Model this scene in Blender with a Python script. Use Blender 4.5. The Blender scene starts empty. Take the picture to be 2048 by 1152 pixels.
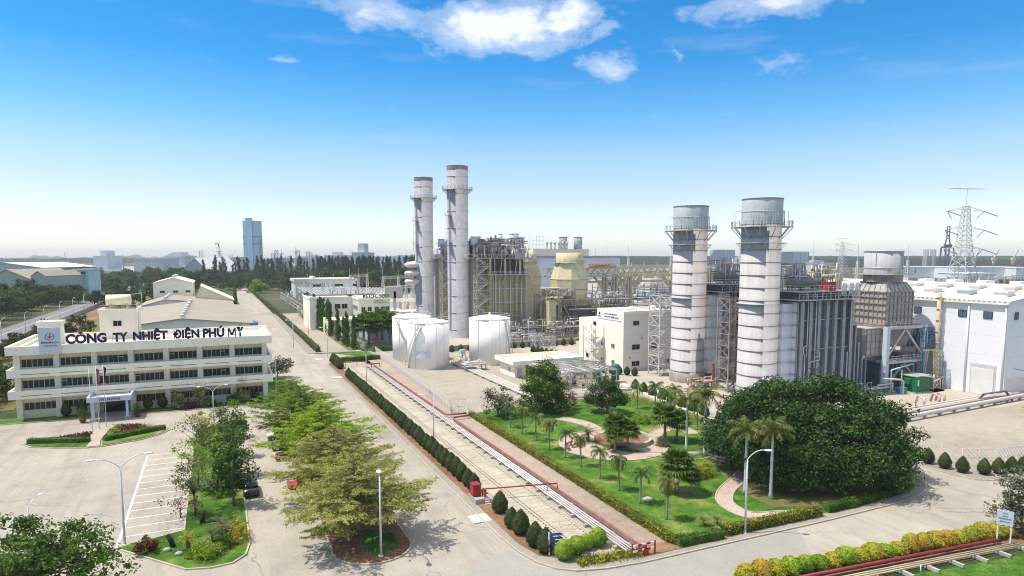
import bpy, math, random
import numpy as np
from math import sin, cos, pi, radians as R, atan2, hypot, sqrt, tan
S = bpy.context.scene
C = S.collection
random.seed(7)
rng = np.random.default_rng(7)
rnd = random.uniform
# ---------------------------------------------------------------- camera, light, sky, exposure
HEAD = atan2(.4115, .9114)            # the plant grid is x (across the avenue), y (along the avenue); the camera looks 24.3 deg off it
PITCH = math.atan(124 / 1310)
CAMH = 29.0
cam = bpy.data.cameras.new("camera")
cam.sensor_width = 36; cam.lens = 36 * 1310 / 2048
cam.shift_y = 61 / 2048; cam.clip_start = .5; cam.clip_end = 30000
co = bpy.data.objects.new("camera", cam); C.objects.link(co)
co.location = (0, 0, CAMH); co.rotation_euler = (pi / 2 - PITCH, 0, -HEAD)
S.camera = co
SUN_EL = R(64)
SUN_TO = (-.955, .297)                # horizontal direction towards the sun (plant grid)
sl = bpy.data.lights.new("sun", 'SUN'); sl.energy = 3.8; sl.angle = R(.5); sl.color = (1, .93, .81)
so = bpy.data.objects.new("sun", sl); C.objects.link(so)
so.rotation_euler = (pi / 2 - SUN_EL, 0, atan2(SUN_TO[1], SUN_TO[0]) + pi / 2)
so.location = (-200, 60, 400)
S.view_settings.view_transform = 'Standard'; S.view_settings.look = 'None'
S.view_settings.gamma = 1; S.view_settings.exposure = .45
S.render.engine = 'CYCLES'
cy = S.cycles
cy.use_denoising = True; cy.filter_width = 1.05
cy.max_bounces = 5; cy.diffuse_bounces = 3; cy.glossy_bounces = 2; cy.transmission_bounces = 3; cy.transparent_max_bounces = 6
cy.volume_bounces = 0; cy.caustics_reflective = False; cy.caustics_refractive = False
cy.use_adaptive_sampling = True; cy.adaptive_threshold = .015; cy.sample_clamp_indirect = 6
W = bpy.data.worlds.new("World"); S.world = W; W.use_nodes = True
nt = W.node_tree; nt.nodes.clear()
def N(t, kind, ins=None, **kw):
    n = t.nodes.new(kind)
    for k, v in kw.items(): setattr(n, k, v)
    for k, v in (ins or {}).items():
        if hasattr(v, 'is_linked') or isinstance(v, bpy.types.NodeSocket): t.links.new(v, n.inputs[k])
        else: n.inputs[k].default_value = v
    return n
def mth(t, op, a, b=None, c=None, clamp=False):
    n = N(t, 'ShaderNodeMath', {0: a} if b is None else ({0: a, 1: b} if c is None else {0: a, 1: b, 2: c}), operation=op)
    n.use_clamp = clamp
    return n.outputs[0]
def ramp(t, fac, stops, interp='LINEAR'):
    n = N(t, 'ShaderNodeValToRGB', {0: fac}); e = n.color_ramp; e.interpolation = interp
    while len(e.elements) < len(stops): e.elements.new(.5)
    for el, (p, c) in zip(e.elements, stops):
        el.position = p; el.color = (c if len(c) == 4 else (*c, 1)) if not isinstance(c, (int, float)) else (c, c, c, 1)
    return n.outputs[0]
def mixc(t, fac, a, b, mode='MIX'):
    n = N(t, 'ShaderNodeMix', data_type='RGBA', blend_type=mode)
    for k, v in ((0, fac), (6, a), (7, b)):
        if isinstance(v, bpy.types.NodeSocket): t.links.new(v, n.inputs[k])
        else: n.inputs[k].default_value = v if isinstance(v, (int, float)) else (*v[:3], 1)
    return n.outputs[2]
sky = N(nt, 'ShaderNodeTexSky', sky_type='NISHITA', sun_disc=False, sun_elevation=SUN_EL,
        sun_rotation=atan2(SUN_TO[0], SUN_TO[1]), air_density=1.0, dust_density=.7, ozone_density=2.5, altitude=0)
tc = N(nt, 'ShaderNodeTexCoord').outputs['Generated']
sep = N(nt, 'ShaderNodeSeparateXYZ', {0: tc})
dx, dy, dz = sep.outputs
az = mth(nt, 'SUBTRACT', mth(nt, 'ARCTAN2', dx, dy), HEAD)
el = mth(nt, 'ARCSINE', dz)
GR = [(0, (1.2, 1.22, 1.4)), (.048, (1.14, 1.16, 1.28)), (.165, (.96, .92, .98)), (.28, (.78, .9, .98)), (.38, (.42, .82, 1.0)), (.52, (.16, .66, .97)), (.665, (.11, .63, .95)), (1, (.3, .64, .95))]
grade = ramp(nt, mth(nt, 'MULTIPLY', el, 1 / .52, clamp=True), GR)
skyc = mixc(nt, 1, sky.outputs[0], grade, 'MULTIPLY')
# clouds: puffs at fixed bearings and heights in the sky, broken up by noise
v0 = N(nt, 'ShaderNodeCombineXYZ', {0: az, 1: mth(nt, 'MULTIPLY', el, 1.7), 2: 0.0}).outputs[0]
nz = N(nt, 'ShaderNodeTexNoise', {'Vector': v0, 'Scale': 9.0, 'Detail': 9.0, 'Roughness': .62})
nz2 = N(nt, 'ShaderNodeTexNoise', {'Vector': v0, 'Scale': 24.0, 'Detail': 8.0, 'Roughness': .65})
ofs = N(nt, 'ShaderNodeVectorMath', {0: nz.outputs['Color'], 1: (.5, .5, .5)}, operation='SUBTRACT').outputs[0]
v1 = N(nt, 'ShaderNodeVectorMath', {0: ofs, 1: (.17, .11, 0), 2: v0}, operation='MULTIPLY_ADD').outputs[0]
def bearing(px, py):
    x = (px - 1024) / 1310; d = (py - 637) / 1310; c, s = cos(PITCH), sin(PITCH)
    f = c - d * s; z = -s - d * c
    return atan2(x, f), math.asin(z / sqrt(x * x + f * f + z * z))
cl = None
for px, py, rx, ry, dens in ((1000, 55, 165, 58, 1.15), (1130, 38, 100, 34, 1.0), (905, 68, 90, 40, .75), (745, 18, 120, 34, .72), (1225, 128, 72, 32, .66),
                             (1040, 102, 46, 18, .6), (1560, 2, 185, 28, .78), (1570, 135, 62, 26, .42), (570, 108, 26, 14, .42), (1350, 98, 16, 22, .3)):
    a, e = bearing(px, py)
    d = N(nt, 'ShaderNodeVectorMath', {0: v1, 1: (a, e * 1.7, 0)}, operation='SUBTRACT').outputs[0]
    d = N(nt, 'ShaderNodeVectorMath', {0: d, 1: (1310 / rx, 1310 / ry / 1.7, 0)}, operation='MULTIPLY').outputs[0]
    l = N(nt, 'ShaderNodeVectorMath', {0: d}, operation='LENGTH').outputs['Value']
    m = mth(nt, 'MULTIPLY', mth(nt, 'SUBTRACT', 1.2, l, clamp=True), dens)
    cl = m if cl is None else mth(nt, 'MAXIMUM', cl, m)
cl = mth(nt, 'ADD', cl, mth(nt, 'MULTIPLY', mth(nt, 'SUBTRACT', nz2.outputs[0], .54), 1.15))
cl = mth(nt, 'MULTIPLY', cl, mth(nt, 'GREATER_THAN', el, .02))
clf = ramp(nt, cl, [(.08, 0), (.45, .3), (1.0, .93)], 'EASE')
veil = N(nt, 'ShaderNodeTexNoise', {'Vector': N(nt, 'ShaderNodeMapping', {'Vector': v0, 'Scale': (1.3, 4.5, 1), 'Rotation': (0, 0, .25)}).outputs[0], 'Scale': 3.0, 'Detail': 7.0, 'Roughness': .6}).outputs[0]
clf = mth(nt, 'MAXIMUM', clf, ramp(nt, veil, [(.55, 0), (.85, .2)]))
skyc = mixc(nt, clf, skyc, (5.4, 5.6, 5.9))
# broken bright cloud added overhead, out of view, to raise the neutral fill light
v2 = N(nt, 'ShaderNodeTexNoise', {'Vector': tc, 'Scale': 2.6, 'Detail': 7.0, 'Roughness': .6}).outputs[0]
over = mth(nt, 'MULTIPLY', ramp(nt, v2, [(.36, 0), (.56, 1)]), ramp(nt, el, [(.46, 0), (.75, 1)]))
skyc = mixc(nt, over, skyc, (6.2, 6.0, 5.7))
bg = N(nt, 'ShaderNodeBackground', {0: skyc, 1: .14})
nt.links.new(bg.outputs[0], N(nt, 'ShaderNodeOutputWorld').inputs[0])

# ---------------------------------------------------------------- materials
def mat(name, rgb, rough=.75, var=.14, scale=.35, metal=0, streak=0, bands=None, fine=0, bump=0, spec=.35, tint=None, panels=None, seam=.6):
    """a painted / mineral / metal surface: large and fine mottling, optional vertical streaks, rust bands every so many metres, panel seams"""
    m = bpy.data.materials.new(name); m.use_nodes = True; t = m.node_tree
    b = t.nodes['Principled BSDF']
    pos = N(t, 'ShaderNodeNewGeometry').outputs['Position']
    n1 = N(t, 'ShaderNodeTexNoise', {'Vector': pos, 'Scale': scale, 'Detail': 6.0, 'Roughness': .65}).outputs[0]
    lo = [max(0, c * (1 - var * 1.6)) for c in rgb]; hi = [min(.95, c * (1 + var)) for c in rgb]
    if tint: lo = tint
    col = mixc(t, mth(t, 'MULTIPLY_ADD', n1, 2.6, -.8, clamp=True), lo, hi)
    if fine:
        n2 = N(t, 'ShaderNodeTexNoise', {'Vector': pos, 'Scale': fine, 'Detail': 3.0}).outputs[0]
        col = mixc(t, 1, col, ramp(t, n2, [(.3, .72), (.7, 1.2)]), 'MULTIPLY')
    if streak:
        mp = N(t, 'ShaderNodeMapping', {'Vector': pos, 'Scale': (1.3, 1.3, .06)}).outputs[0]
        n3 = N(t, 'ShaderNodeTexNoise', {'Vector': mp, 'Scale': 1.0, 'Detail': 5.0, 'Roughness': .7}).outputs[0]
        col = mixc(t, mth(t, 'MULTIPLY', ramp(t, n3, [(.47, 0), (.72, 1)]), streak), col, [c * f for c, f in zip(rgb, (.5, .4, .3))])
    if bands:
        step, off, amt, rc = bands
        z = N(t, 'ShaderNodeSeparateXYZ', {0: pos}).outputs[2]
        fr = mth(t, 'FRACT', mth(t, 'DIVIDE', mth(t, 'SUBTRACT', z, off), step))
        w = ramp(t, fr, [(0, 1), (.09, .5), (.3, 0), (.8, 0), (.96, .75), (1, 1)])
        n4 = N(t, 'ShaderNodeTexNoise', {'Vector': pos, 'Scale': 1.2, 'Detail': 4.0}).outputs[0]
        col = mixc(t, mth(t, 'MULTIPLY', mth(t, 'MULTIPLY', w, mth(t, 'MULTIPLY_ADD', n4, 1.6, -.1, clamp=True)), amt), col, rc)
    if panels:
        pw, ph = panels
        xyz = N(t, 'ShaderNodeSeparateXYZ', {0: pos}).outputs
        h = mth(t, 'ADD', xyz[0], xyz[1])
        ls = None
        for q, st in ((h, pw), (xyz[2], ph)):
            if not st: continue
            fr = mth(t, 'LESS_THAN', mth(t, 'FRACT', mth(t, 'DIVIDE', q, st)), .055 / st * 1.6)
            ls = fr if ls is None else mth(t, 'MAXIMUM', ls, fr)
        col = mixc(t, ls, col, [c * seam for c in rgb])
    t.links.new(col, b.inputs['Base Color'])
    b.inputs['Roughness'].default_value = rough; b.inputs['Metallic'].default_value = metal
    b.inputs['Specular IOR Level'].default_value = spec
    if bump:
        n5 = N(t, 'ShaderNodeTexNoise', {'Vector': pos, 'Scale': fine or 6.0, 'Detail': 4.0}).outputs[0]
        bp = N(t, 'ShaderNodeBump', {'Height': n5, 'Strength': bump, 'Distance': .1})
        t.links.new(bp.outputs[0], b.inputs['Normal'])
    return m
def leafmat(name, cols, trans=.3, rough=.6, pscale=.5, spec=.18):
    """foliage: every leaf draws its own tone; slow drift through the crown; some light passes through"""
    m = bpy.data.materials.new(name); m.use_nodes = True; t = m.node_tree
    b = t.nodes['Principled BSDF']; g = N(t, 'ShaderNodeNewGeometry')
    n1 = N(t, 'ShaderNodeTexNoise', {'Vector': g.outputs['Position'], 'Scale': pscale, 'Detail': 3.0}).outputs[0]
    f = mth(t, 'ADD', mth(t, 'MULTIPLY', g.outputs['Random Per Island'], .55), mth(t, 'MULTIPLY_ADD', n1, 1.5, -.53))
    k = len(cols)
    col = ramp(t, f, [((i + .5) / k, c) for i, c in enumerate(cols)])
    t.links.new(col, b.inputs['Base Color']); b.inputs['Roughness'].default_value = rough
    b.inputs['Specular IOR Level'].default_value = spec
    tr = N(t, 'ShaderNodeBsdfTranslucent', {0: mixc(t, 1, col, (1.25, 1.3, .6), 'MULTIPLY')})
    mx = N(t, 'ShaderNodeMixShader', {0: trans, 1: b.outputs[0], 2: tr.outputs[0]})
    t.links.new(mx.outputs[0], t.nodes['Material Output'].inputs[0])
    return m
def groundmat(name, cols, scales=(.02, .15, 2.5), rough=.95, bump=.3, streak=None, fineamt=.35, gain=2.2, crack=0):
    m = bpy.data.materials.new(name); m.use_nodes = True; t = m.node_tree
    b = t.nodes['Principled BSDF']; pos = N(t, 'ShaderNodeNewGeometry').outputs['Position']
    a = [N(t, 'ShaderNodeTexNoise', {'Vector': pos, 'Scale': s, 'Detail': 7.0, 'Roughness': .6}).outputs[0] for s in scales]
    f = mth(t, 'ADD', mth(t, 'MULTIPLY', a[0], .6), mth(t, 'MULTIPLY', a[1], .4))
    k = len(cols)
    col = ramp(t, mth(t, 'MULTIPLY_ADD', f, gain, .5 - gain / 2), [((i + .5) / k, c) for i, c in enumerate(cols)])
    col = mixc(t, 1, col, ramp(t, a[2], [(.25, 1 - fineamt), (.75, 1 + fineamt)]), 'MULTIPLY')
    if streak:
        mp = N(t, 'ShaderNodeMapping', {'Vector': pos, 'Scale': streak}).outputs[0]
        n3 = N(t, 'ShaderNodeTexNoise', {'Vector': mp, 'Scale': 1.0, 'Detail': 6.0, 'Roughness': .7}).outputs[0]
        col = mixc(t, 1, col, ramp(t, n3, [(.3, .8), (.5, 1), (.75, 1.1)]), 'MULTIPLY')
    if crack:      # cracks, oil spots and old stains worn into the paving
        wv = N(t, 'ShaderNodeVectorMath', {0: N(t, 'ShaderNodeTexNoise', {'Vector': pos, 'Scale': .5, 'Detail': 4.0}).outputs['Color'], 1: (2.2, 2.2, 0), 2: pos}, operation='MULTIPLY_ADD').outputs[0]
        vo = N(t, 'ShaderNodeTexVoronoi', {'Vector': wv, 'Scale': .11}, feature='DISTANCE_TO_EDGE').outputs['Distance']
        msk = N(t, 'ShaderNodeTexNoise', {'Vector': pos, 'Scale': .06, 'Detail': 2.0}).outputs[0]
        col = mixc(t, mth(t, 'MULTIPLY', mth(t, 'LESS_THAN', vo, .006), ramp(t, msk, [(.45, 0), (.6, crack)])), col, (.16, .14, .11))
        sp = N(t, 'ShaderNodeTexNoise', {'Vector': pos, 'Scale': .33, 'Detail': 5.0, 'Roughness': .6}).outputs[0]
        col = mixc(t, 1, col, ramp(t, sp, [(.3, .86), (.42, 1), (.62, 1), (.74, 1.08)]), 'MULTIPLY')
    t.links.new(col, b.inputs['Base Color']); b.inputs['Roughness'].default_value = rough; b.inputs['Specular IOR Level'].default_value = .2
    bp = N(t, 'ShaderNodeBump', {'Height': a[2], 'Strength': bump, 'Distance': .12})
    t.links.new(bp.outputs[0], b.inputs['Normal'])
    return m
def glassmat(name, rgb, rough=.06):
    m = mat(name, rgb, rough, .25, .6, 0, spec=.9)
    return m
cream = mat('cream paint', (.86, .77, .55), .8, .05, .4, streak=.16)
ivory = mat('ivory paint', (.92, .855, .70), .8, .05, .4, streak=.12)
white = mat('white paint', (.80, .79, .77), .7, .05, .3, streak=.1)
whiteclad = mat('white cladding', (.82, .83, .85), .6, .03, .2, panels=(0, 4.2), seam=.86)
beigeclad = mat('beige panel', (.78, .73, .65), .75, .04, .3, streak=.12, panels=(4.2, 4.6), seam=.82)
tankpaint = mat('tank paint', (.92, .90, .84), .95, .03, .3, streak=.12, panels=(0, 2.4), seam=.95, spec=.05)
stackwhite = mat('weathered stack plate', (.50, .478, .47), .7, .08, .4, streak=.32, bands=(2.52, .1, .5, (.30, .24, .20)), spec=.25)
stackgrey = mat('grey stack plate', (.36, .36, .385), .7, .12, .6, streak=.3, panels=(0, 1.2), seam=.84, spec=.2)
steel = mat('galvanised steel', (.50, .50, .50), .5, .12, 1.5, metal=.25)
railsteel = mat('handrail steel', (.60, .59, .56), .5, .1, 1.5)
darksteel = mat('dark steel', (.09, .088, .09), .6, .25, 1.0, streak=.3)
bluegrey = mat('blue grey casing', (.115, .145, .19), .6, .2, .6, streak=.35)
ribgrey = mat('grey rib column', (.34, .35, .37), .6, .15, .8, streak=.45)
ductwhite = mat('pale duct plate', (.70, .71, .75), .6, .06, .5, bands=(2.52, .1, .7, (.3, .25, .22)))
brownsteel = mat('weathered grey brown steel', (.33, .295, .265), .65, .22, .8, streak=.5)
tan = mat('tan duct plate', (.46, .43, .39), .65, .1, .8, streak=.4)
yelclad = mat('pale yellow casing', (.50, .43, .25), .75, .16, .5, streak=.9, panels=(2.0, 1.3), seam=.45, spec=.15)
yelplate = mat('pale yellow plate', (.66, .59, .37), .7, .08, .4, streak=.4, panels=(0, 2.4), seam=.6, spec=.15)
yelsteel = mat('yellow beam paint', (.58, .51, .33), .65, .14, .6, streak=.55)
redpaint = mat('red paint', (.34, .025, .03), .5, .12, 1.0)
redpipe = mat('faded red pipe paint', (.21, .05, .045), .7, .2, .8, tint=(.34, .16, .14), spec=.2)
pipeclad = mat('aluminium pipe cladding', (.66, .60, .55), .45, .1, .8, metal=.2)
pinkpipe = mat('faded pink pipe', (.52, .36, .30), .6, .12, .8)
bluepaint = mat('blue paint', (.08, .22, .42), .5, .12, .8)
lightblue = mat('pale blue cladding', (.48, .66, .73), .6, .1, .05)
bluetank = mat('blue plastic tank', (.10, .26, .55), .45, .1, 1)
greenbox = mat('green container paint', (.012, .16, .06), .5, .1, .7, panels=(.8, 0), seam=.7)
tealpaint = mat('teal tank paint', (.035, .17, .17), .5, .12, .7)
orange = mat('orange crane paint', (.62, .33, .08), .6, .15, .8)
concrete = mat('concrete', (.44, .42, .38), .9, .14, .5, fine=9, bump=.15)
slabconc = mat('trench cover concrete', (.46, .41, .32), .9, .14, .35, fine=4)
kerbstone = mat('kerb stone', (.46, .41, .33), .9, .14, .9)
glass = mat('dark window glass', (.012, .016, .014), .15, .25, .6, spec=.35)
blind = mat('window behind blind', (.03, .038, .026), .3, .4, .9, spec=.3)
glassblue = glassmat('blue grey glass', (.10, .14, .18))
blueglass = mat('blue film glass', (.03, .23, .30), .15, .1, 1)
frame = mat('aluminium frame', (.62, .62, .6), .45, .05, 1)
navy = mat('navy letter', (.012, .012, .075), .4, .1, 1)
redletter = mat('red letter', (.45, .02, .03), .4, .1, 1)
greenletter = mat('green letter', (.01, .12, .05), .4, .1, 1)
greysign = mat('pale blue sign face', (.56, .62, .70), .5, .04, .5)
roofbeige = mat('ribbed beige roof', (.36, .31, .245), .7, .08, .15, panels=(1.0, 0), seam=.9, streak=0)
roofcream = mat('cream metal roof', (.72, .67, .53), .6, .05, .2, panels=(1.4, 0), seam=.94)
rooftile = mat('roof deck', (.70, .62, .50), .9, .1, .4, fine=3)
polewhite = mat('galvanised pole', (.66, .68, .70), .45, .06, 1, metal=.2)
lampwhite = mat('lamp housing', (.85, .84, .82), .4, .03, 1)
black = mat('black rubber', (.02, .02, .02), .7, .1, 1)
bark = mat('bark', (.17, .13, .10), .95, .3, 3, fine=8, bump=.5)
palmbark = mat('palm bark', (.34, .29, .24), .95, .2, 2, fine=6)
palmwhite = mat('whitewashed palm trunk', (.62, .60, .56), .9, .15, 1.2)
mesh_grey = mat('chain link wire', (.68, .65, .61), .6, .06, 1)
M_asph = groundmat('sun bleached asphalt', [(.27, .243, .208), (.35, .316, .268), (.395, .356, .299), (.44, .396, .332)], (.035, .22, 3.0), streak=(.3, .03, 1), fineamt=.1, bump=.1, crack=.6)
M_patch = groundmat('newer asphalt patch', [(.30, .285, .25), (.35, .335, .295)], (.05, .3, 3.0), fineamt=.1, bump=.1)
M_pave = groundmat('grey pavement', [(.26, .24, .20), (.34, .315, .265)], (.06, .5, 4.0), fineamt=.15, bump=.1)
M_gravel = groundmat('brown gravel', [(.27, .21, .16), (.36, .29, .225), (.42, .35, .28)], (.06, .5, 7.0), fineamt=.4, bump=.6)
M_yard = groundmat('pale gravel yard', [(.29, .25, .20), (.36, .315, .255), (.41, .365, .30)], (.04, .3, 5.0), fineamt=.22, bump=.3, crack=.2)
M_conc = groundmat('pale concrete yard', [(.36, .32, .265), (.43, .385, .32), (.48, .435, .37)], (.05, .3, 3.0), fineamt=.12, bump=.1, crack=.5)
M_lawn = groundmat('lawn', [(.03, .08, .01), (.045, .12, .012), (.075, .165, .018), (.14, .21, .035), (.29, .26, .10)], (.11, .6, 6.0), fineamt=.5, bump=.6, gain=3.4)
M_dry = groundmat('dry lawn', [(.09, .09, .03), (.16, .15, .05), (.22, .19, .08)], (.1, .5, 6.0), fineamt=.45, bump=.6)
M_soil = groundmat('red brown soil', [(.15, .085, .05), (.24, .13, .075), (.32, .20, .12)], (.1, .6, 5.0), fineamt=.4, bump=.5)
M_path = groundmat('pink paving', [(.38, .29, .23), (.45, .35, .285), (.51, .41, .34)], (.1, .6, 5.0), fineamt=.15, bump=.15)
M_land = groundmat('rough land', [(.03, .05, .018), (.05, .07, .028), (.10, .095, .05), (.19, .16, .10)], (.006, .05, .6), fineamt=.4, bump=.4)
M_hway = groundmat('highway asphalt', [(.17, .17, .18), (.22, .22, .225)], (.03, .3, 3.0), fineamt=.1, bump=.1)
paint = mat('road paint', (.75, .74, .70), .8, .12, 1.2, fine=6)
L_fresh = leafmat('bright feathery leaves', [(.17, .26, .015), (.30, .42, .025), (.46, .56, .06)], .45)
L_mid = leafmat('mid green leaves', [(.10, .17, .015), (.19, .29, .03), (.30, .40, .06)], .42)
L_olive = leafmat('olive leaves', [(.19, .21, .05), (.35, .36, .11), (.52, .50, .21)], .45)
L_dark = leafmat('dark glossy leaves', [(.016, .045, .008), (.036, .085, .014), (.075, .145, .025)], .25, .5, spec=.25)
L_rich = leafmat('rich green leaves', [(.03, .075, .01), (.07, .145, .02), (.14, .23, .04)], .32)
L_grey = leafmat('grey green leaves', [(.07, .10, .035), (.15, .18, .07), (.28, .29, .15)], .32)
L_bush = leafmat('clipped bush leaves', [(.025, .042, .012), (.05, .075, .02), (.09, .11, .032)], .15)
L_lime = leafmat('lime leaves', [(.10, .19, .012), (.20, .32, .02), (.36, .44, .045)], .3)
L_yellow = leafmat('yellow hedge leaves', [(.075, .12, .014), (.22, .23, .02), (.46, .40, .04)], .28, pscale=1.2)
L_croton = leafmat('croton leaves', [(.16, .22, .015), (.30, .32, .025), (.42, .36, .03), (.45, .18, .045)], .28, pscale=.8)
L_red = leafmat('dark red leaves', [(.06, .016, .014), (.12, .03, .025), (.18, .055, .04)], .2, pscale=1)
L_palm = leafmat('palm leaflets', [(.04, .085, .014), (.09, .16, .028), (.18, .25, .06)], .3, .5, spec=.25)
L_palmy = leafmat('coconut leaflets', [(.06, .09, .018), (.12, .15, .03), (.23, .22, .07)], .3, .45)
L_drypalm = leafmat('dry fronds', [(.24, .17, .09), (.33, .25, .14)], .2)
L_far = leafmat('far tree leaves', [(.022, .045, .012), (.05, .085, .02), (.10, .14, .035)], .25, pscale=.12)
L_cas = leafmat('casuarina needles', [(.018, .032, .016), (.032, .05, .022), (.055, .07, .035)], .15, pscale=.1)
L_pink = leafmat('pink flowers and leaves', [(.07, .08, .03), (.25, .14, .09), (.42, .25, .2)], .25, pscale=1.5)
L_grassy = leafmat('grass blades', [(.05, .15, .012), (.09, .22, .02), (.16, .28, .035)], .3)
L_flower = leafmat('white flower leaves', [(.035, .06, .02), (.10, .12, .05), (.45, .42, .34)], .2, pscale=2)
M_far = mat('distant pale building', (.55, .57, .58), .8, .12, .02)
M_fargrey = mat('distant grey steel', (.28, .31, .34), .7, .15, .02)
# ---------------------------------------------------------------- builders
def at(px, py, z=0.0):
    """ground (or level z) point of the plant grid seen at a photo pixel"""
    x = (px - 1024) / 1310; d = (py - 637) / 1310; c, s = cos(PITCH), sin(PITCH)
    f = c - d * s; k = (z - CAMH) / (-s - d * c)
    return rot(x * k, f * k)
def rot(cx, cyy):
    return (cx * .9114 + cyy * .4115, -cx * .4115 + cyy * .9114)
def far(px, dist, py=None):
    """point of the plant grid at a bearing and a distance ahead"""
    p = rot((px - 1024) / 1310 * dist, dist)
    return p if py is None else (p[0], p[1], CAMH + (513 - py) / 1310 * dist)
ORG = {}
class MB:
    def __init__(s): s.v = []; s.f = []; s.sm = []
    def add(s, vs, fs, sm=False):
        n = len(s.v); s.v += vs; s.f += [tuple(i + n for i in f) for f in fs]; s.sm += [sm] * len(fs); return s
    def box(s, x0, x1, y0, y1, z0, z1):
        return s.add([(x0, y0, z0), (x1, y0, z0), (x1, y1, z0), (x0, y1, z0), (x0, y0, z1), (x1, y0, z1), (x1, y1, z1), (x0, y1, z1)],
                     [(0, 3, 2, 1), (4, 5, 6, 7), (0, 1, 5, 4), (1, 2, 6, 5), (2, 3, 7, 6), (3, 0, 4, 7)])
    def cb(s, x, y, z, w, d, h, a=0):      # box on its base centre, turned by a
        c, q = cos(a), sin(a); P = []
        for zz in (z, z + h):
            for i, j in ((-1, -1), (1, -1), (1, 1), (-1, 1)):
                X, Y = i * w / 2, j * d / 2; P.append((x + X * c - Y * q, y + X * q + Y * c, zz))
        return s.add(P, [(0, 3, 2, 1), (4, 5, 6, 7), (0, 1, 5, 4), (1, 2, 6, 5), (2, 3, 7, 6), (3, 0, 4, 7)])
    def bar(s, p, q, w=.1, h=None):
        h = h or w; d = [q[i] - p[i] for i in range(3)]; L = sqrt(sum(t * t for t in d)) or 1e-6; d = [t / L for t in d]
        up = (0, 0, 1) if abs(d[2]) < .98 else (1, 0, 0)
        a = (d[1] * up[2] - d[2] * up[1], d[2] * up[0] - d[0] * up[2], d[0] * up[1] - d[1] * up[0])
        l = sqrt(sum(t * t for t in a)); a = [t / l for t in a]
        b = (a[1] * d[2] - a[2] * d[1], a[2] * d[0] - a[0] * d[2], a[0] * d[1] - a[1] * d[0])
        P = [tuple(o[i] + a[i] * u * w / 2 + b[i] * v * h / 2 for i in range(3)) for o in (p, q) for u, v in ((-1, -1), (1, -1), (1, 1), (-1, 1))]
        return s.add(P, [(0, 3, 2, 1), (4, 5, 6, 7), (0, 1, 5, 4), (1, 2, 6, 5), (2, 3, 7, 6), (3, 0, 4, 7)])
    def lathe(s, prof, x=0, y=0, n=24, cap=True, a0=0, smooth=True):
        vs = [(x + r * cos(a0 + 2 * pi * i / n), y + r * sin(a0 + 2 * pi * i / n), z) for r, z in prof for i in range(n)]
        fs = [(k * n + i, k * n + (i + 1) % n, (k + 1) * n + (i + 1) % n, (k + 1) * n + i) for k in range(len(prof) - 1) for i in range(n)]
        s.add(vs, fs, smooth)
        if cap:
            m = len(s.v) - len(vs)
            s.f += [tuple(m + i for i in range(n))[::-1], tuple(m + (len(prof) - 1) * n + i for i in range(n))]; s.sm += [False, False]
        return s
    def cyl(s, x, y, z0, z1, r0, r1=None, n=20, cap=True): return s.lathe([(r0, z0), (r0 if r1 is None else r1, z1)], x, y, n, cap)
    def tube(s, pts, r, n=7, cap=True):
        rs = r if isinstance(r, (list, tuple)) else [r] * len(pts); vs = []
        prev = None
        for i, p in enumerate(pts):
            a = pts[max(0, i - 1)]; b = pts[min(len(pts) - 1, i + 1)]
            d = np.array(b, float) - np.array(a, float); d /= (np.linalg.norm(d) or 1)
            if prev is None:
                u = np.cross(d, (0, 0, 1) if abs(d[2]) < .9 else (1, 0, 0))
            else: u = prev - d * np.dot(prev, d)
            u /= (np.linalg.norm(u) or 1); prev = u; w = np.cross(d, u)
            for k in range(n):
                q = np.array(p) + (u * cos(2 * pi * k / n) + w * sin(2 * pi * k / n)) * rs[i]; vs.append(tuple(q))
        fs = [(i * n + k, i * n + (k + 1) % n, (i + 1) * n + (k + 1) % n, (i + 1) * n + k) for i in range(len(pts) - 1) for k in range(n)]
        m = len(s.v); s.add(vs, fs, True)
        if cap:
            s.f += [tuple(m + k for k in range(n))[::-1], tuple(m + (len(pts) - 1) * n + k for k in range(n))]; s.sm += [False, False]
        return s
    def prism(s, poly, z0, z1):
        n = len(poly)
        if sum(poly[i][0] * poly[(i + 1) % n][1] - poly[(i + 1) % n][0] * poly[i][1] for i in range(n)) < 0: poly = poly[::-1]
        return s.add([(x, y, z0) for x, y in poly] + [(x, y, z1) for x, y in poly],
                     [tuple(range(n))[::-1], tuple(range(n, 2 * n))] + [(i, (i + 1) % n, n + (i + 1) % n, n + i) for i in range(n)])
    def yprism(s, prof, y0, y1):           # profile in x,z swept along y
        n = len(prof)
        if sum(prof[i][0] * prof[(i + 1) % n][1] - prof[(i + 1) % n][0] * prof[i][1] for i in range(n)) < 0: prof = prof[::-1]
        return s.add([(x, y0, z) for x, z in prof] + [(x, y1, z) for x, z in prof],
                     [tuple(range(n)), tuple(range(n, 2 * n))[::-1]] + [(i, n + i, n + (i + 1) % n, (i + 1) % n) for i in range(n)])
    def xprism(s, prof, x0, x1):           # profile in y,z swept along x
        n = len(prof)
        if sum(prof[i][0] * prof[(i + 1) % n][1] - prof[(i + 1) % n][0] * prof[i][1] for i in range(n)) < 0: prof = prof[::-1]
        return s.add([(x0, y, z) for y, z in prof] + [(x1, y, z) for y, z in prof],
                     [tuple(range(n))[::-1], tuple(range(n, 2 * n))] + [(i, (i + 1) % n, n + (i + 1) % n, n + i) for i in range(n)])
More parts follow.
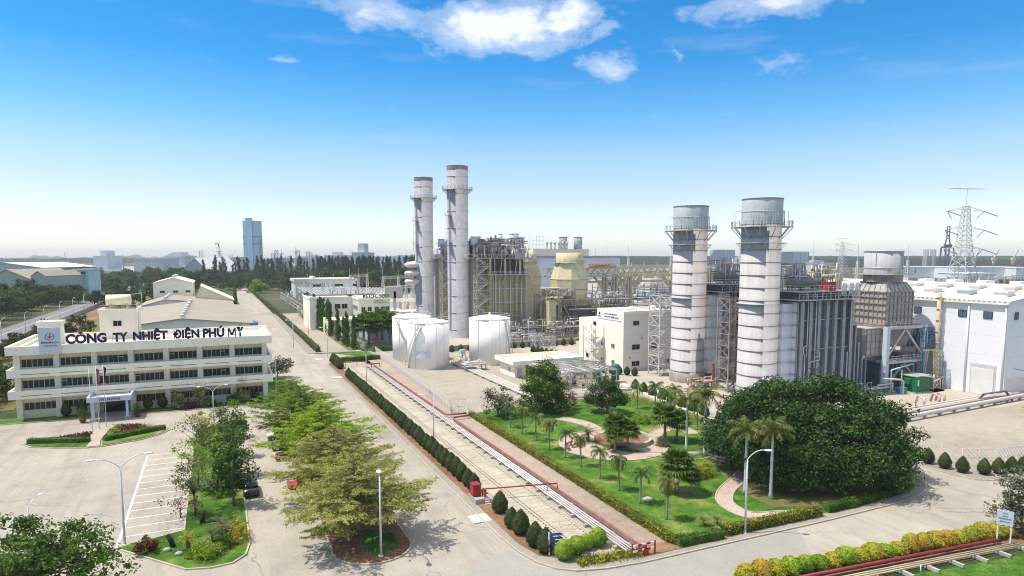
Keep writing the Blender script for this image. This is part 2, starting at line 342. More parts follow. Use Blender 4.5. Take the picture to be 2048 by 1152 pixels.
    def frus(s, a, z0, b, z1):             # rectangles (x0,x1,y0,y1) joined
        P = [(a[0], a[2], z0), (a[1], a[2], z0), (a[1], a[3], z0), (a[0], a[3], z0), (b[0], b[2], z1), (b[1], b[2], z1), (b[1], b[3], z1), (b[0], b[3], z1)]
        return s.add(P, [(0, 3, 2, 1), (4, 5, 6, 7), (0, 1, 5, 4), (1, 2, 6, 5), (2, 3, 7, 6), (3, 0, 4, 7)])
    def ell(s, c, r, n=10, m=7):
        prof = [(max(.001, sin(pi * i / m)), -cos(pi * i / m)) for i in range(m + 1)]
        vs = [(c[0] + r[0] * q * cos(2 * pi * k / n), c[1] + r[1] * q * sin(2 * pi * k / n), c[2] + r[2] * z) for q, z in prof for k in range(n)]
        return s.add(vs, [(i * n + k, i * n + (k + 1) % n, (i + 1) * n + (k + 1) % n, (i + 1) * n + k) for i in range(m) for k in range(n)], True)
    def rail(s, pts, h=1.1, r=.035, step=2.0, mid=True, closed=False):     # handrail along a path
        if closed: pts = pts + [pts[0]]
        for p, q in zip(pts, pts[1:]):
            L = sqrt(sum((q[i] - p[i]) ** 2 for i in range(3))); n = max(1, round(L / step))
            for zz in ((h, h * .55) if mid else (h,)): s.bar((p[0], p[1], p[2] + zz), (q[0], q[1], q[2] + zz), r * 2)
            for i in range(n + 1):
                t = i / n; x, y, z = (p[j] + (q[j] - p[j]) * t for j in range(3)); s.bar((x, y, z), (x, y, z + h), r * 2)
        return s
    def ladder(s, x, y, z0, z1, ax='x', w=.5):
        a, b = ((w / 2, 0), (-w / 2, 0)) if ax == 'x' else ((0, w / 2), (0, -w / 2))
        for o in (a, b): s.bar((x + o[0], y + o[1], z0), (x + o[0], y + o[1], z1), .07)
        z = z0 + .3
        while z < z1: s.bar((x + a[0], y + a[1], z), (x + b[0], y + b[1], z), .05); z += .6
        return s
    def truss(s, p, q, w, n, t=.12):       # lattice beam: four chords and diagonals; p, q ends of its centre line (horizontal)
        d = np.array(q, float) - np.array(p, float); L = np.linalg.norm(d); d /= L; a = np.array((-d[1], d[0], 0)) * w / 2; u = np.array((0, 0, w / 2))
        cs = [a + u, -a + u, -a - u, a - u]
        for c in cs: s.bar(tuple(p + c), tuple(q + c), t)
        for i in range(n):
            o0 = np.array(p) + d * L * i / n; o1 = np.array(p) + d * L * (i + 1) / n
            for k in range(4): s.bar(tuple(o0 + cs[k]), tuple(o1 + cs[(k + 1) % 4]), t * .6)
        return s
    def mast(s, x, y, z0, z1, w0, w1, n, t=.12):   # lattice mast
        def cs(z):
            w = (w0 + (w1 - w0) * (z - z0) / (z1 - z0)) / 2; return [(x + w, y + w, z), (x - w, y + w, z), (x - w, y - w, z), (x + w, y - w, z)]
        A, B = cs(z0), cs(z1)
        for p, q in zip(A, B): s.bar(p, q, t)
        for i in range(n):
            c0, c1 = cs(z0 + (z1 - z0) * i / n), cs(z0 + (z1 - z0) * (i + 1) / n)
            for k in range(4):
                s.bar(c0[k], c1[(k + 1) % 4], t * .6); s.bar(c1[k], c1[(k + 1) % 4], t * .6)
                if n < 14: s.bar(c0[(k + 1) % 4], c1[k], t * .6)
        return s
    def obj(s, name, m, parent=None, loc=None):
        o3 = ORG.get(parent.name, (0, 0, 0)) if parent else (loc or (0, 0, 0))
        me = bpy.data.meshes.new(name)
        me.from_pydata([(a - o3[0], b - o3[1], c - o3[2]) for a, b, c in s.v], [], s.f)
        me.polygons.foreach_set('use_smooth', s.sm); me.materials.append(m); me.update()
        return link(name, me, parent, o3)
def link(name, me, parent=None, o3=(0, 0, 0)):
    o = bpy.data.objects.new(name, me); C.objects.link(o)
    if parent: o.parent = parent
    else: o.location = o3
    ORG[o.name] = o3
    return o
def tag(o, label, cat, group=None):
    o['label'] = label; o['category'] = cat
    if group: o['group'] = group
    return o
def thing(name, label, cat, loc=(0, 0, 0), group=None):
    loc = tuple(loc) + (0,) * (3 - len(loc))
    o = bpy.data.objects.new(name, None); o.empty_display_size = .5; C.objects.link(o); o.location = loc; ORG[o.name] = loc
    return tag(o, label, cat, group)
KIDS = {}
def kids(o):
    return [c for c in bpy.data.objects if c.parent is o] if o.name not in KIDS else KIDS[o.name]
def dup(root, loc, rotz=0, label=None, scale=1, group=None):
    """a copy of a thing with its parts and their sub-parts; mesh data is shared"""
    if root.name not in KIDS: KIDS[root.name] = [c for c in bpy.data.objects if c.parent is root]
    r = root.copy(); C.objects.link(r); r.location = tuple(loc) + (0,) * (3 - len(loc)); r.rotation_euler[2] = rotz
    r.scale = (scale,) * 3 if isinstance(scale, (int, float)) else scale
    if label: r['label'] = label
    if group: r['group'] = group
    def down(a, b):
        if a.name not in KIDS: KIDS[a.name] = [c for c in bpy.data.objects if c.parent is a]
        for ch in KIDS[a.name]:
            c = ch.copy(); C.objects.link(c); c.parent = b; down(ch, c)
    down(root, r)
    return r
def place(root, loc, rotz=0, label=None, scale=1, used=set()):
    """the first call moves the thing itself, every later one copies it"""
    if root.name in used: return dup(root, loc, rotz, label, scale)
    used.add(root.name)
    if root.name not in KIDS: KIDS[root.name] = [c for c in bpy.data.objects if c.parent is root]
    root.location = tuple(loc) + (0,) * (3 - len(loc)); root.rotation_euler[2] = rotz; root.scale = (scale,) * 3 if isinstance(scale, (int, float)) else scale
    if label: root['label'] = label
    return root
def struct(mb, name, m, kind='structure'):
    o = mb.obj(name, m); o['kind'] = kind; return o
def text(name, body, w, h, pos, m, parent, facing='-y', ext=.04, italic=0, bold=.0):
    """standing lettering, fitted to w x h, its left foot at pos"""
    cu = bpy.data.curves.new(name, 'FONT'); cu.body = body; cu.extrude = .02; cu.offset = bold; cu.shear = italic
    t = bpy.data.objects.new(name, cu); C.objects.link(t)
    dg = bpy.context.evaluated_depsgraph_get(); me = bpy.data.meshes.new_from_object(t.evaluated_get(dg)); bpy.data.objects.remove(t)
    n = len(me.vertices); a = np.empty(n * 3); me.vertices.foreach_get('co', a); a = a.reshape(n, 3)
    lo, hi = a.min(0), a.max(0); q = (a - lo) / np.maximum(hi - lo, 1e-6)
    X, Z, T = q[:, 0] * w, q[:, 1] * h, q[:, 2] * ext
    o3 = ORG.get(parent.name, (0, 0, 0)) if parent else (0, 0, 0)
    if facing == '-y': b = np.stack([pos[0] + X, pos[1] - T, pos[2] + Z], 1)
    elif facing == '-x': b = np.stack([pos[0] - T, pos[1] - X, pos[2] + Z], 1)
    else:
        c, s_ = cos(facing), sin(facing); b = np.stack([pos[0] + X * c + T * s_, pos[1] + X * s_ - T * c, pos[2] + Z], 1)
    me.vertices.foreach_set('co', (b - np.array(o3)).astype('f').ravel()); me.materials.clear(); me.materials.append(m); me.update()
    return link(name, me, parent, o3)
def quads(name, V, m, parent=None, o3=(0, 0, 0), nv=4):
    """a mesh of loose faces from an array (n, nv, 3)"""
    k = len(V); me = bpy.data.meshes.new(name); me.vertices.add(k * nv); me.loops.add(k * nv); me.polygons.add(k)
    me.vertices.foreach_set('co', np.ascontiguousarray(V, dtype='f').ravel())
    me.loops.foreach_set('vertex_index', np.arange(k * nv, dtype=np.int32))
    me.polygons.foreach_set('loop_start', np.arange(k, dtype=np.int32) * nv); me.polygons.foreach_set('loop_total', np.full(k, nv, dtype=np.int32))
    me.materials.append(m); me.update(calc_edges=True); me.validate()
    return link(name, me, parent, o3)
def unit(a): return a / np.maximum(np.linalg.norm(a, axis=-1, keepdims=True), 1e-9)
def leaves(pts, size, outward=None, flat=.0, droop=0., aspect=.55, jitter=.35):
    """diamond leaves at pts (n,3): facing outward or up, tips hanging by droop"""
    n = len(pts); sz = size * (1 + jitter * rng.normal(size=(n, 1))).clip(.4, 1.8)
    nrm = rng.normal(size=(n, 3)) * .8
    if outward is not None: nrm = nrm + outward * 1.0
    nrm[:, 2] += flat
    nrm = unit(nrm); t = unit(np.cross(nrm, rng.normal(size=(n, 3)))); t[:, 2] -= droop; t = unit(t - nrm * (t * nrm).sum(1, keepdims=True) * (droop == 0))
    b = unit(np.cross(nrm, t)) * aspect
    return np.stack([pts - t * sz * .5, pts + b * sz * .5 + t * sz * .06, pts + t * sz * .5, pts - b * sz * .5 + t * sz * .06], 1)
def clump(c, r, n):
    d = unit(rng.normal(size=(n, 3))); return np.array(c) + d * (rng.random((n, 1)) ** .45) * np.array(r), d
def limb(mb, p, q, r0, r1, wob=.12, k=5, n=6):
    p, q = np.array(p, float), np.array(q, float); L = np.linalg.norm(q - p); pts = []
    for i in range(k + 1):
        t = i / k; pts.append(tuple(p + (q - p) * t + (rng.normal(size=3) * wob * L * .3 * sin(pi * t))))
    return mb.tube(pts, [r0 + (r1 - r0) * i / k for i in range(k + 1)], n)
# ------------------------------------------------ tree kinds (each builds one thing at the origin)
def tree(name, label, cat, leaf, shape, clumps, size, trunk_h, trunk_r, barkm=None, group=None, flat=.4, droop=.15, limbs=None, aspect=.55, lname='crown'):
    """shape: list of (cx,cy,cz,rx,ry,rz,leaf count); limbs run from the trunk's top into the clumps"""
    t = thing(name, label, cat, group=group); tb = MB()
    limb(tb, (0, 0, -.1), (rnd(-.1, .1), rnd(-.1, .1), trunk_h), trunk_r, trunk_r * .7, .06)
    V = []
    for i, (x, y, z, a, b, c, n) in enumerate(shape):
        p, d = clump((x, y, z), (a, b, c), int(n)); V.append(leaves(p, size, d, flat, droop, aspect))
        if limbs is None or i % limbs == 0:
            limb(tb, (0, 0, trunk_h * rnd(.75, .98)), (x * .9, y * .9, max(z - c * .35, trunk_h * .8)), trunk_r * .5, trunk_r * .12, .25, 4, 5)
    tb.obj('trunk', barkm or bark, t)
    quads(lname, np.concatenate(V), leaf, t)
    return t
def dome(R_, z0, z1, k, n, rc, squash=.75, fill=.35, lop=.15):
    """clumps spread over and inside a dome-shaped crown"""
    out = []
    for i in range(k):
        inner = rnd(0, 1) < fill; a = rnd(0, 2 * pi); u = rnd(0, 1); ph = math.asin(u ** .8)
        rr = R_ * (rnd(.3, .7) if inner else rnd(.82, 1.02)) * (1 + lop * sin(2.3 * a + R_)) ; q = rnd(.6, 1.4) * rc
        x, y = rr * cos(ph) * cos(a), rr * cos(ph) * sin(a); z = z0 + (z1 - z0) * (sin(ph) * (rr / R_) * .95) + rnd(-.2, .2) * rc
        out.append((x, y, z, q, q, q * squash, n * rnd(.7, 1.3)))
    return out
def layered(name, label, leaf, Rr, z0, z1, n, dens, size, group, barkm=None):
    """a wide feathery tree: near-level boughs at all heights, each carrying flat side twigs lined with small leaves"""
    t = thing(name, label, 'tree', group=group); tb = MB(); V = []
    tb.tube([(0, 0, -.1), (.06, .04, z1 * .35), (0, .1, z1 * .7), (.02, 0, z1 * .95)], [.22, .16, .09, .03], 8)
    sq = (rnd(.85, 1.1), rnd(.9, 1.1)); ph = rnd(0, 6)
    for k in range(n):
        f = (k + rnd(0, 1)) / n; a = k * 2.39996 + rnd(-.5, .5); prof = (1 - max(0, f - .25) ** 1.6 / .65) * (.78 + .22 * min(1, f * 5)) * (1 + .13 * sin(3 * a + ph) + .08 * sin(7 * a))
        r = max(.8, Rr * prof * rnd(.7, 1.08)); z = z0 + (z1 - z0) * f; rise = r * rnd(.04, .24) * (1 if f < .7 else 1.5)
        d = np.array((cos(a) * sq[0], sin(a) * sq[1], 0)); s = np.array((-sin(a), cos(a), 0)); o = np.array((0, 0, z - rise * .25))
        B = lambda u: o + d * r * u + np.array((0, 0, rise * u ** 1.4))
        tb.tube([tuple(B(u)) for u in (0, .35, .7, 1)], [.05, .035, .02, .008], 4)
        for j in range(int(4 + r * 2.6)):
            u = .2 + .8 * rnd(0, 1) ** .8; sg = 1 if j % 2 else -1; tw = r * rnd(.14, .34) * (1.15 - u * .6); p0 = B(u); td = unit(d * rnd(.5, 1.1) + s * sg * rnd(.5, 1.0) + np.array((0, 0, rnd(-.12, .16))))
            m = max(5, int(dens * tw)); w = rng.random((m, 1)); P = p0 + td * tw * w + rng.normal(size=(m, 3)) * np.array((.1, .1, .05))
            nn = unit(np.array((0, 0, 1)) + rng.normal(size=(m, 3)) * .4); l = unit(td + rng.normal(size=(m, 3)) * .5); b2 = unit(np.cross(nn, l)); sz = size * (.55 + .8 * rng.random((m, 1)))
            V.append(np.stack([P - l * sz * .5, P + b2 * sz * .2, P + l * sz * .5, P - b2 * sz * .2], 1))
    tb.obj('trunk', barkm or bark, t); quads('crown', np.concatenate(V), leaf, t)
    return t
def frondset(n, L, rise, curl, pairs, leaflet, width, tilt=(.1, 1.2), twist=.5, hang=.5):
    """feather fronds: arching ribs with two rows of leaflets"""
    V = []
    for k in range(n):
        a = k * 2.39996 + rnd(-.2, .2); e = tilt[0] + (tilt[1] - tilt[0]) * (k / max(1, n - 1)) + rnd(-.1, .1); l = L * rnd(.85, 1.1)
        d = np.array((cos(a), sin(a), 0)); s = np.array((-sin(a), cos(a), 0)); p = np.zeros(3); ang = e
        for i in range(pairs):
            f = i / pairs; dr = d * cos(ang) + np.array((0, 0, 1)) * sin(ang); step = l / pairs; q = p + dr * step; ang -= curl / pairs * (.6 + f)
            up = np.cross(s, dr)
            w = leaflet * (sin(pi * min(1, .12 + f * .9)) ** .6 + .1)
            for sg in (-1, 1):
                td = unit(s * sg * .8 + dr * .5 - np.array((0, 0, hang * (.5 + f))) + rng.normal(size=3) * .1)
                m0 = (p + q) / 2; bb = unit(dr) * width / 2
                V.append([m0 - bb, m0 + bb, m0 + td * w + bb * .3, m0 + td * w - bb * .3])
            V.append([p - s * .03, p + s * .03, q + s * .03, q - s * .03])
            p = q
    return np.array(V)
def palm(name, label, h, r0, r1, n, L, leaf, barkm, curl=1.5, pairs=14, leaflet=.55, width=.14, tilt=(1.25, -.15), lean=(0, 0), group=None, shaft=None, hang=.5, nuts=0):
    t = thing(name, label, 'palm', group=group); tb = MB()
    pts = [(lean[0] * f * f * h, lean[1] * f * f * h, -.1 + (h + .1) * f) for f in (0, .1, .3, .55, .8, 1)]
    tb.tube(pts, [r0 * 1.25, r0, (r0 * 2 + r1) / 3, (r0 + r1) / 2, r1, r1 * .8], 9); tb.obj('trunk', barkm, t)
    V = frondset(n, L, 0, curl, pairs, leaflet, width, tilt, hang=hang) + np.array((lean[0] * h, lean[1] * h, h))
    quads('crown', V, leaf, t)
    return t
def fanpalm(name, label, h, r, n, L, fan, leaf, barkm, group=None, skirt=True, tilt=(1.3, -.5)):
    t = thing(name, label, 'palm', group=group); MB().tube([(0, 0, -.1), (.03, 0, h * .5), (0, 0, h)], [r * 1.2, r, r * .9], 9).obj('trunk', barkm, t); V = []
    for k in range(n):
        a = k * 2.39996; e = tilt[0] + (tilt[1] - tilt[0]) * k / n + rnd(-.15, .15); d = np.array((cos(a) * cos(e), sin(a) * cos(e), sin(e))); s = np.array((-sin(a), cos(a), 0))
        l = L * rnd(.8, 1.1); c = np.array((0, 0, h)) + d * l; up = np.cross(d, s)
        V.append([np.array((0, 0, h)) - s * .025, np.array((0, 0, h)) + s * .025, c + s * .02, c - s * .02])
        for j in range(13):
            b = (j - 6) / 6 * 2.0; dd = d * cos(b) + s * sin(b); ww = unit(np.cross(dd, up)) * fan * .09
            tip = c + dd * fan * rnd(.85, 1.05) - np.array((0, 0, fan * rnd(.1, .4))) ; mid = c + dd * fan * .55
            V.append([c, mid + ww, tip, mid - ww])
    quads('crown', np.array(V), leaf, t)
    return t
def clipped(name, label, cat, leaf, prof, n, size, group=None, stem=.15, squash=(1, 1)):
    """a clipped bush: a leafy skin of small leaves over a turned solid of the same leaf"""
    t = thing(name, label, cat, group=group); mb = MB(); mb.lathe([(r * .93, z) for r, z in prof], 0, 0, 14); o = mb.obj('foliage_core', leaf, t)
    zs = np.array([z for r, z in prof]); rs = np.array([r for r, z in prof]); u = rng.random(n * 3); zz = zs[0] + (zs[-1] - zs[0]) * u; rr = np.interp(zz, zs, rs)
    keep = rng.random(len(zz)) < rr / rs.max() * .9 + .1; zz, rr = zz[keep][:n], rr[keep][:n]; a = rng.random(len(zz)) * 2 * pi
    bump = 1 + .05 * np.sin(a * 5 + zz * 7) + rng.normal(size=len(zz)) * .035
    P = np.stack([rr * bump * np.cos(a), rr * bump * np.sin(a), zz], 1); slope = -np.gradient(rs, zs + np.arange(len(zs)) * 1e-6); nz_ = np.interp(zz, zs, slope)
    d = unit(np.stack([np.cos(a), np.sin(a), nz_.clip(-3, 3)], 1))
    quads('foliage', leaves(P, size, d * 1.3, .2, .0, .6), leaf, t)
    mbs = MB(); mbs.cyl(0, 0, -.05, stem + .1, .06, n=6); mbs.obj('stem', bark, t)
    return t
def hedge(path, w, h, leaf, n, size, name, label, z=.1, round_=.12, base=None):
    """a clipped hedge along a path of (x, y)"""
    o0 = (path[0][0], path[0][1], z); t = thing(name, label, 'hedge', o0); mb = MB(); V = []
    tot = sum(hypot(q[0] - p[0], q[1] - p[1]) for p, q in zip(path, path[1:]))
    for p, q in zip(path, path[1:]):
        L = hypot(q[0] - p[0], q[1] - p[1]); a = atan2(q[1] - p[1], q[0] - p[0]); mb.cb((p[0] + q[0]) / 2, (p[1] + q[1]) / 2, z - .05, L + w * .3, w * .84, h * .93, a)
        m = int(n * L / tot); u = rng.random(m) * (L + w * .3) - w * .15; per = rng.random(m) * (2 * h + w)
        side = np.where(per < h, -w / 2, np.where(per < h + w, per - h - w / 2, w / 2)); zz = np.where(per < h, per, np.where(per < h + w, h, per - h - w))
        wob = 1 + .07 * np.sin(u * 2.1) + .05 * np.sin(u * 5.3 + 1); side = side * wob + rng.normal(size=m) * .04; zz = zz * (1 + .05 * np.sin(u * 1.7 + 2)) + rng.normal(size=m) * .04
        d = np.stack([np.zeros(m), np.where((per > h) & (per < h + w), 0, np.sign(side)), np.where((per > h) & (per < h + w), 1, .1)], 1)
        c, s = cos(a), sin(a); P = np.stack([p[0] + u * c - side * s, p[1] + u * s + side * c, z + zz], 1); D = np.stack([d[:, 0] * c - d[:, 1] * s, d[:, 0] * s + d[:, 1] * c, d[:, 2]], 1)
        V.append(leaves(P - np.array(o0), size, D * 1.1, .2, 0, .6))
    mb.obj('foliage_core', base or leaf, t); quads('foliage', np.concatenate(V), leaf, t)
    return t
def fence(path, h, label, name='chain_link_fence', step=2.5, pitch=.45, m=None, z=.1, wire=.036, posts=.07):
    t = thing(name, label, 'fence', (path[0][0], path[0][1], z)); w = MB(); m = m or mesh_grey
    for p, q in zip(path, path[1:]):
        L = hypot(q[0] - p[0], q[1] - p[1]); k = max(1, round(L / step)); d = ((q[0] - p[0]) / L, (q[1] - p[1]) / L)
        for i in range(k + (q == path[-1])):
            x, y = p[0] + d[0] * L * i / k, p[1] + d[1] * L * i / k; MB().cyl(x, y, z - .1, z + h + .05, posts / 2, n=6).obj('post', m, t)
        for zz in (.08, h * .5, h): w.bar((p[0], p[1], z + zz), (q[0], q[1], z + zz), .045)
        u = 0
        while u < L:
            for s in (1, -1):
                a, b = (u, min(L, u + h)) if s > 0 else (min(L, u + h), u)
                f = abs(b - a) / h
                w.bar((p[0] + d[0] * a, p[1] + d[1] * a, z if s > 0 else z + h * (1 - 1) ), (p[0] + d[0] * b, p[1] + d[1] * b, z + h * f), wire)
            u += pitch
    w.obj('wire_mesh', m, t)
    return t
def lamp(name, label, h, arms, reach=2.0, m=None, group='street lamps'):
    """arms: list of bearings"""
    t = thing(name, label, 'street lamp', group=None); m = m or polewhite
    MB().tube([(0, 0, 0), (0, 0, h * .5), (0, 0, h - 1.1)], [.13, .1, .07], 9).cyl(0, 0, 0, .12, .22, n=10).obj('pole', m, t)
    for a in arms:
        c, s = cos(a), sin(a); P = [(c * reach * u, s * reach * u, h - 1.15 + 1.15 * (1 - (1 - u) ** 2.4)) for u in (0, .05, .15, .3, .5, .75, 1)]
        arm = MB().tube(P, .05, 7).obj('arm', m, t); x, y = c * (reach + .28), s * (reach + .28)
        hd = MB(); hd.ell((x, y, h + .0), (.42 * abs(c) + .15 * abs(s), .42 * abs(s) + .15 * abs(c), .11), 9, 5); hd.obj('lamp_head', lampwhite, t)
    return t
# ---------------------------------------------------------------- setting
def sheet(name, poly, z, m, kind='structure', z0=None):
    mb = MB(); mb.prism(poly, (z - .3) if z0 is None else z0, z); return struct(mb, name, m, kind)
def arc(cx, cy, r, a0, a1, n=8): return [(cx + r * cos(R(a0 + (a1 - a0) * i / n)), cy + r * sin(R(a0 + (a1 - a0) * i / n))) for i in range(n + 1)]
g = MB(); g.box(-7000, 7000, -400, 7800, -1.5, 0); struct(g, 'ground', M_land)
sheet('asphalt_road', [(-62, 20), (27, 20), (42, 42.2), (150, 34), (150, 150), (84, 150), (60, 200), (26, 200), (25.5, 640), (14, 640), (11, 200), (11, 141), (-38, 141), (-62, 120)], .03, M_asph)
def curb(name, pts, w=.16, h=.16, m=None, closed=False, z=0.02):
    mb = MB(); pts = pts + [pts[0]] if closed else pts
    for p, q in zip(pts, pts[1:]): mb.bar((p[0], p[1], z + h / 2), (q[0], q[1], z + h / 2), w, h)
    return struct(mb, name, m or kerbstone)
# pavement block along the avenue, the garden front and its far corner
blk = [(25.7, 176), (25.7, 66), (25.8, 60)] + [(26.1, 56), (26.7, 53.6), (27.8, 51.6), (29.4, 50.4), (32, 49.7), (36, 49.3)] + [(60, 49.2), (70, 49.4), (76, 49.8), (79.5, 50.8), (81.6, 52.4), (82.9, 55), (83.4, 58), (83.2, 90), (82.0, 105), (82, 128), (60, 184), (33, 184), (29, 182.6), (27, 180)]
sheet('pavement', blk, .15, M_pave, z0=-.2); curb('pavement_kerb', blk[:24])
curb('crossing_kerb', [(60, 184.1), (33, 184.1), (29, 182.7), (27, 180.1), (25.7, 176)])
sheet('strip_gravel', [(27.6, 176), (27.6, 58), (28.6, 53.5), (36, 52), (41.3, 51.6), (41.3, 183), (30, 183)], .17, M_yard, z0=.1)
sheet('hedge_bed_soil', [(26.75, 180), (26.75, 58), (27.5, 54.5), (28.9, 53.3), (28.9, 180)], .175, M_soil, z0=.12)
sheet('gravel_path', [(37.7, 52), (41.3, 51.6), (41.3, 183), (37.7, 183)], .19, M_gravel, z0=.12)
sheet('sandy_corner', [(36.6, 50.1), (41.2, 50.1), (40.6, 51.9), (37.4, 52.2)], .2, M_soil, z0=.12)
sheet('yard_gravel', [(41.4, 111), (76, 111), (81.5, 124), (83, 132), (86, 140), (86, 188), (41.4, 188)], .16, M_yard, z0=.05)
sheet('plant_yard', [(84.2, 62), (300, 62), (300, 520), (60, 520), (60, 202), (84.2, 160)], .05, M_conc, z0=-.1)
sheet('right_yard_gravel', [(92.2, 60.5), (93.2, 55.2), (97.6, 53), (160, 52), (160, 74.6), (92.2, 74.6)], .09, M_yard, z0=0)
rk = [(88.4, 75), (88.2, 57), (88.3, 53.2), (89.2, 50.6), (91, 49.6), (96, 48.9), (150, 47.5)]
sheet('right_pavement', rk + [(150, 53), (97.6, 53.4), (93.4, 55.4), (92.3, 60.6), (92.3, 75)], .14, M_pave, z0=0); curb('right_kerb', rk)
sheet('newer_patch', [(27.3, 44), (51.5, 43.3), (55.5, 48.9), (36, 49.1), (30, 49.4)], .036, M_patch, z0=.0)
sheet('corner_patch', [(14, 42), (27.0, 44), (29.6, 49.4), (26.3, 53), (25.6, 57.2), (20.5, 55)], .035, M_patch, z0=.0)
# concrete trench strip with two lines of covers
mb = MB(); y = 53.6
while y < 171:
    for xa, xb in ((29.5, 31.28), (31.36, 31.72), (31.8, 34.5)):
        h = rnd(.208, .222); mb.box(xa, xb, y, y + 1.17, .1, h)
    y += 1.2
struct(mb, 'trench_cover_path', slabconc)
mb = MB(); mb.box(29.35, 29.46, 53.5, 171, .1, .25); mb.box(34.55, 34.68, 53.5, 171, .1, .25); struct(mb, 'trench_kerb', kerbstone)
mb = MB(); y = 53.8
while y < 171: [mb.box(x - .07, x + .07, y, y + .28, .2, .2255) for x in (31.32, 31.76, 34.2)]; y += .6
struct(mb, 'trench_slot_marking', darksteel)
# parking marks
mb = MB(); mb.box(-10.2, -9.95, 73.5, 107, .0, .038); y = 76.3
while y < 107.2: mb.box(-9.9, -4.4, y - .08, y + .08, 0, .039); y += 2.56
struct(mb, 'parking_marking', paint)
mb = MB()
for y in (205, 214, 224): mb.box(22.5, 24.6, y, y + .22, 0, .037)
for y in (64.3, 157.5, 188): mb.box(24.5, 26.7, y, y + 2.2, 0, .165)
struct(mb, 'kerb_ramp_path', mat('pale concrete ramp', (.58, .55, .5), .9, .12, .8, fine=5))
# islands of the parking lot
il = [(-10.1, 73.3), (-3.6, 65.6), (-1.5, 65.0), (.4, 65.2), (1.6, 66.6), (2.1, 69.2), (2.1, 119), (1.2, 120.4), (-2.6, 120.4), (-4.1, 119), (-4.1, 75.4)]
sheet('island_lawn', il, .17, M_lawn, z0=0); curb('island_kerb', il, closed=True)
i2 = [(9.4, 68)] + arc(13.2, 63.3, 3.9, 165, 375, 14)[::1] + [(17.0, 66.6), (16.9, 125), (9.4, 125)]
sheet('tree_island_soil', i2, .16, M_soil, z0=0); curb('tree_island_kerb', i2, closed=True)
sheet('island_grass', [(13.2, 61), (15.6, 62), (15.8, 65.5), (13.4, 67.5), (12.2, 64)], .18, M_lawn, z0=.1)
bedl = [(-28, 121.4), (-26.5, 119.3), (-23, 117.2), (-19.4, 115.6), (-18.5, 118.9), (-19.2, 124.5), (-25.5, 123.2)]
bedr = [(-16.9, 115.6), (-12, 117.2), (-9.3, 119.6), (-8.4, 121.8), (-9.6, 124.5), (-13, 127.6), (-16.8, 128.6), (-17.2, 125), (-17.4, 118.9)]
for p, q in ((bedl, 'flower_bed_lawn'), (bedr, 'flower_bed_lawn')): sheet(q, p, .15, M_lawn, z0=0)
ring = [(-28.4, 121.6), (-26.8, 119), (-23.2, 116.8), (-19, 115), (-16.6, 115), (-11.8, 116.8), (-9, 119.3), (-8, 122), (-9.4, 125), (-12.8, 128.1), (-17.3, 129.3)]
curb('flower_bed_kerb', ring)
sheet('flag_plinth_path', [(-19.1, 115.4), (-17.2, 115.4), (-17.6, 119), (-17.2, 126.8), (-20.2, 126.2), (-18.8, 119)], .2, M_path, z0=0)
# lawn, paths and plaza of the garden
gl = [(41.4, 52.2), (60, 50.7), (76.4, 51), (80, 52.4), (81.6, 56), (82, 74), (78.2, 86), (78.5, 112), (70, 113.5), (50, 112.5), (41.4, 111)]
sheet('garden_lawn', gl, .19, M_lawn, z0=.1)
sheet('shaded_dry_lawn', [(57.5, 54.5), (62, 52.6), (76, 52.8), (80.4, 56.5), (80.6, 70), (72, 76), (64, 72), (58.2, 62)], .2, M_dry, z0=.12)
def ribbon(name, pts, w, z, m, edge=True):
    L_, R_ = [], []
    for i, p in enumerate(pts):
        a, b = pts[max(0, i - 1)], pts[min(len(pts) - 1, i + 1)]; d = hypot(b[0] - a[0], b[1] - a[1]); n = (-(b[1] - a[1]) / d, (b[0] - a[0]) / d)
        ww = w[i] if isinstance(w, list) else w
        L_.append((p[0] + n[0] * ww / 2, p[1] + n[1] * ww / 2)); R_.append((p[0] - n[0] * ww / 2, p[1] - n[1] * ww / 2))
    mb = MB()
    for i in range(len(pts) - 1): mb.add([(*L_[i], z), (*R_[i], z), (*R_[i + 1], z), (*L_[i + 1], z)], [(0, 1, 2, 3)])
    struct(mb, name, m)
    if edge: curb('path_kerb', L_, .14, .1, kerbstone, z=z - .03); curb('path_kerb', R_, .14, .1, kerbstone, z=z - .03)
def smooth(pts, k=4):
    out = []
    for i in range(len(pts) - 1):
        p0, p1, p2, p3 = pts[max(0, i - 1)], pts[i], pts[i + 1], pts[min(len(pts) - 1, i + 2)]
        for j in range(k):
            t = j / k; out.append(tuple(.5 * (2 * p1[q] + (p2[q] - p0[q]) * t + (2 * p0[q] - 5 * p1[q] + 4 * p2[q] - p3[q]) * t * t + (3 * p1[q] - p0[q] - 3 * p2[q] + p3[q]) * t ** 3) for q in (0, 1)))
    return out + [pts[-1]]
ribbon('garden_path', smooth([at(1630, 1030), at(1570, 1032), at(1500, 1034), at(1452, 1010), at(1452, 985), at(1478, 960), at(1500, 935), at(1505, 915)]), 1.9, .205, M_path)
ribbon('garden_path', smooth([at(1505, 918), at(1460, 925), at(1420, 912), at(1385, 918), at(1330, 912), at(1290, 912)]), 2.0, .207, M_path)
ribbon('garden_path', smooth([at(1500, 920), at(1470, 903), at(1420, 906), at(1370, 910)]), 1.2, .211, M_path)
ribbon('garden_path', smooth([at(1118, 838), at(1165, 848), at(1195, 862), at(1215, 872)]), 2.4, .209, M_path)
ribbon('garden_path', smooth([at(1300, 885), at(1320, 865), at(1360, 858), at(1385, 870)]), 2.0, .213, M_path)
pc = (54.8, 83.6)
sheet('garden_plaza', arc(*pc, 8.3, 0, 360, 28)[:-1], .215, M_path, z0=.1); curb('plaza_kerb', arc(*pc, 8.3, 0, 360, 28), .16, .1, kerbstone, z=.19)
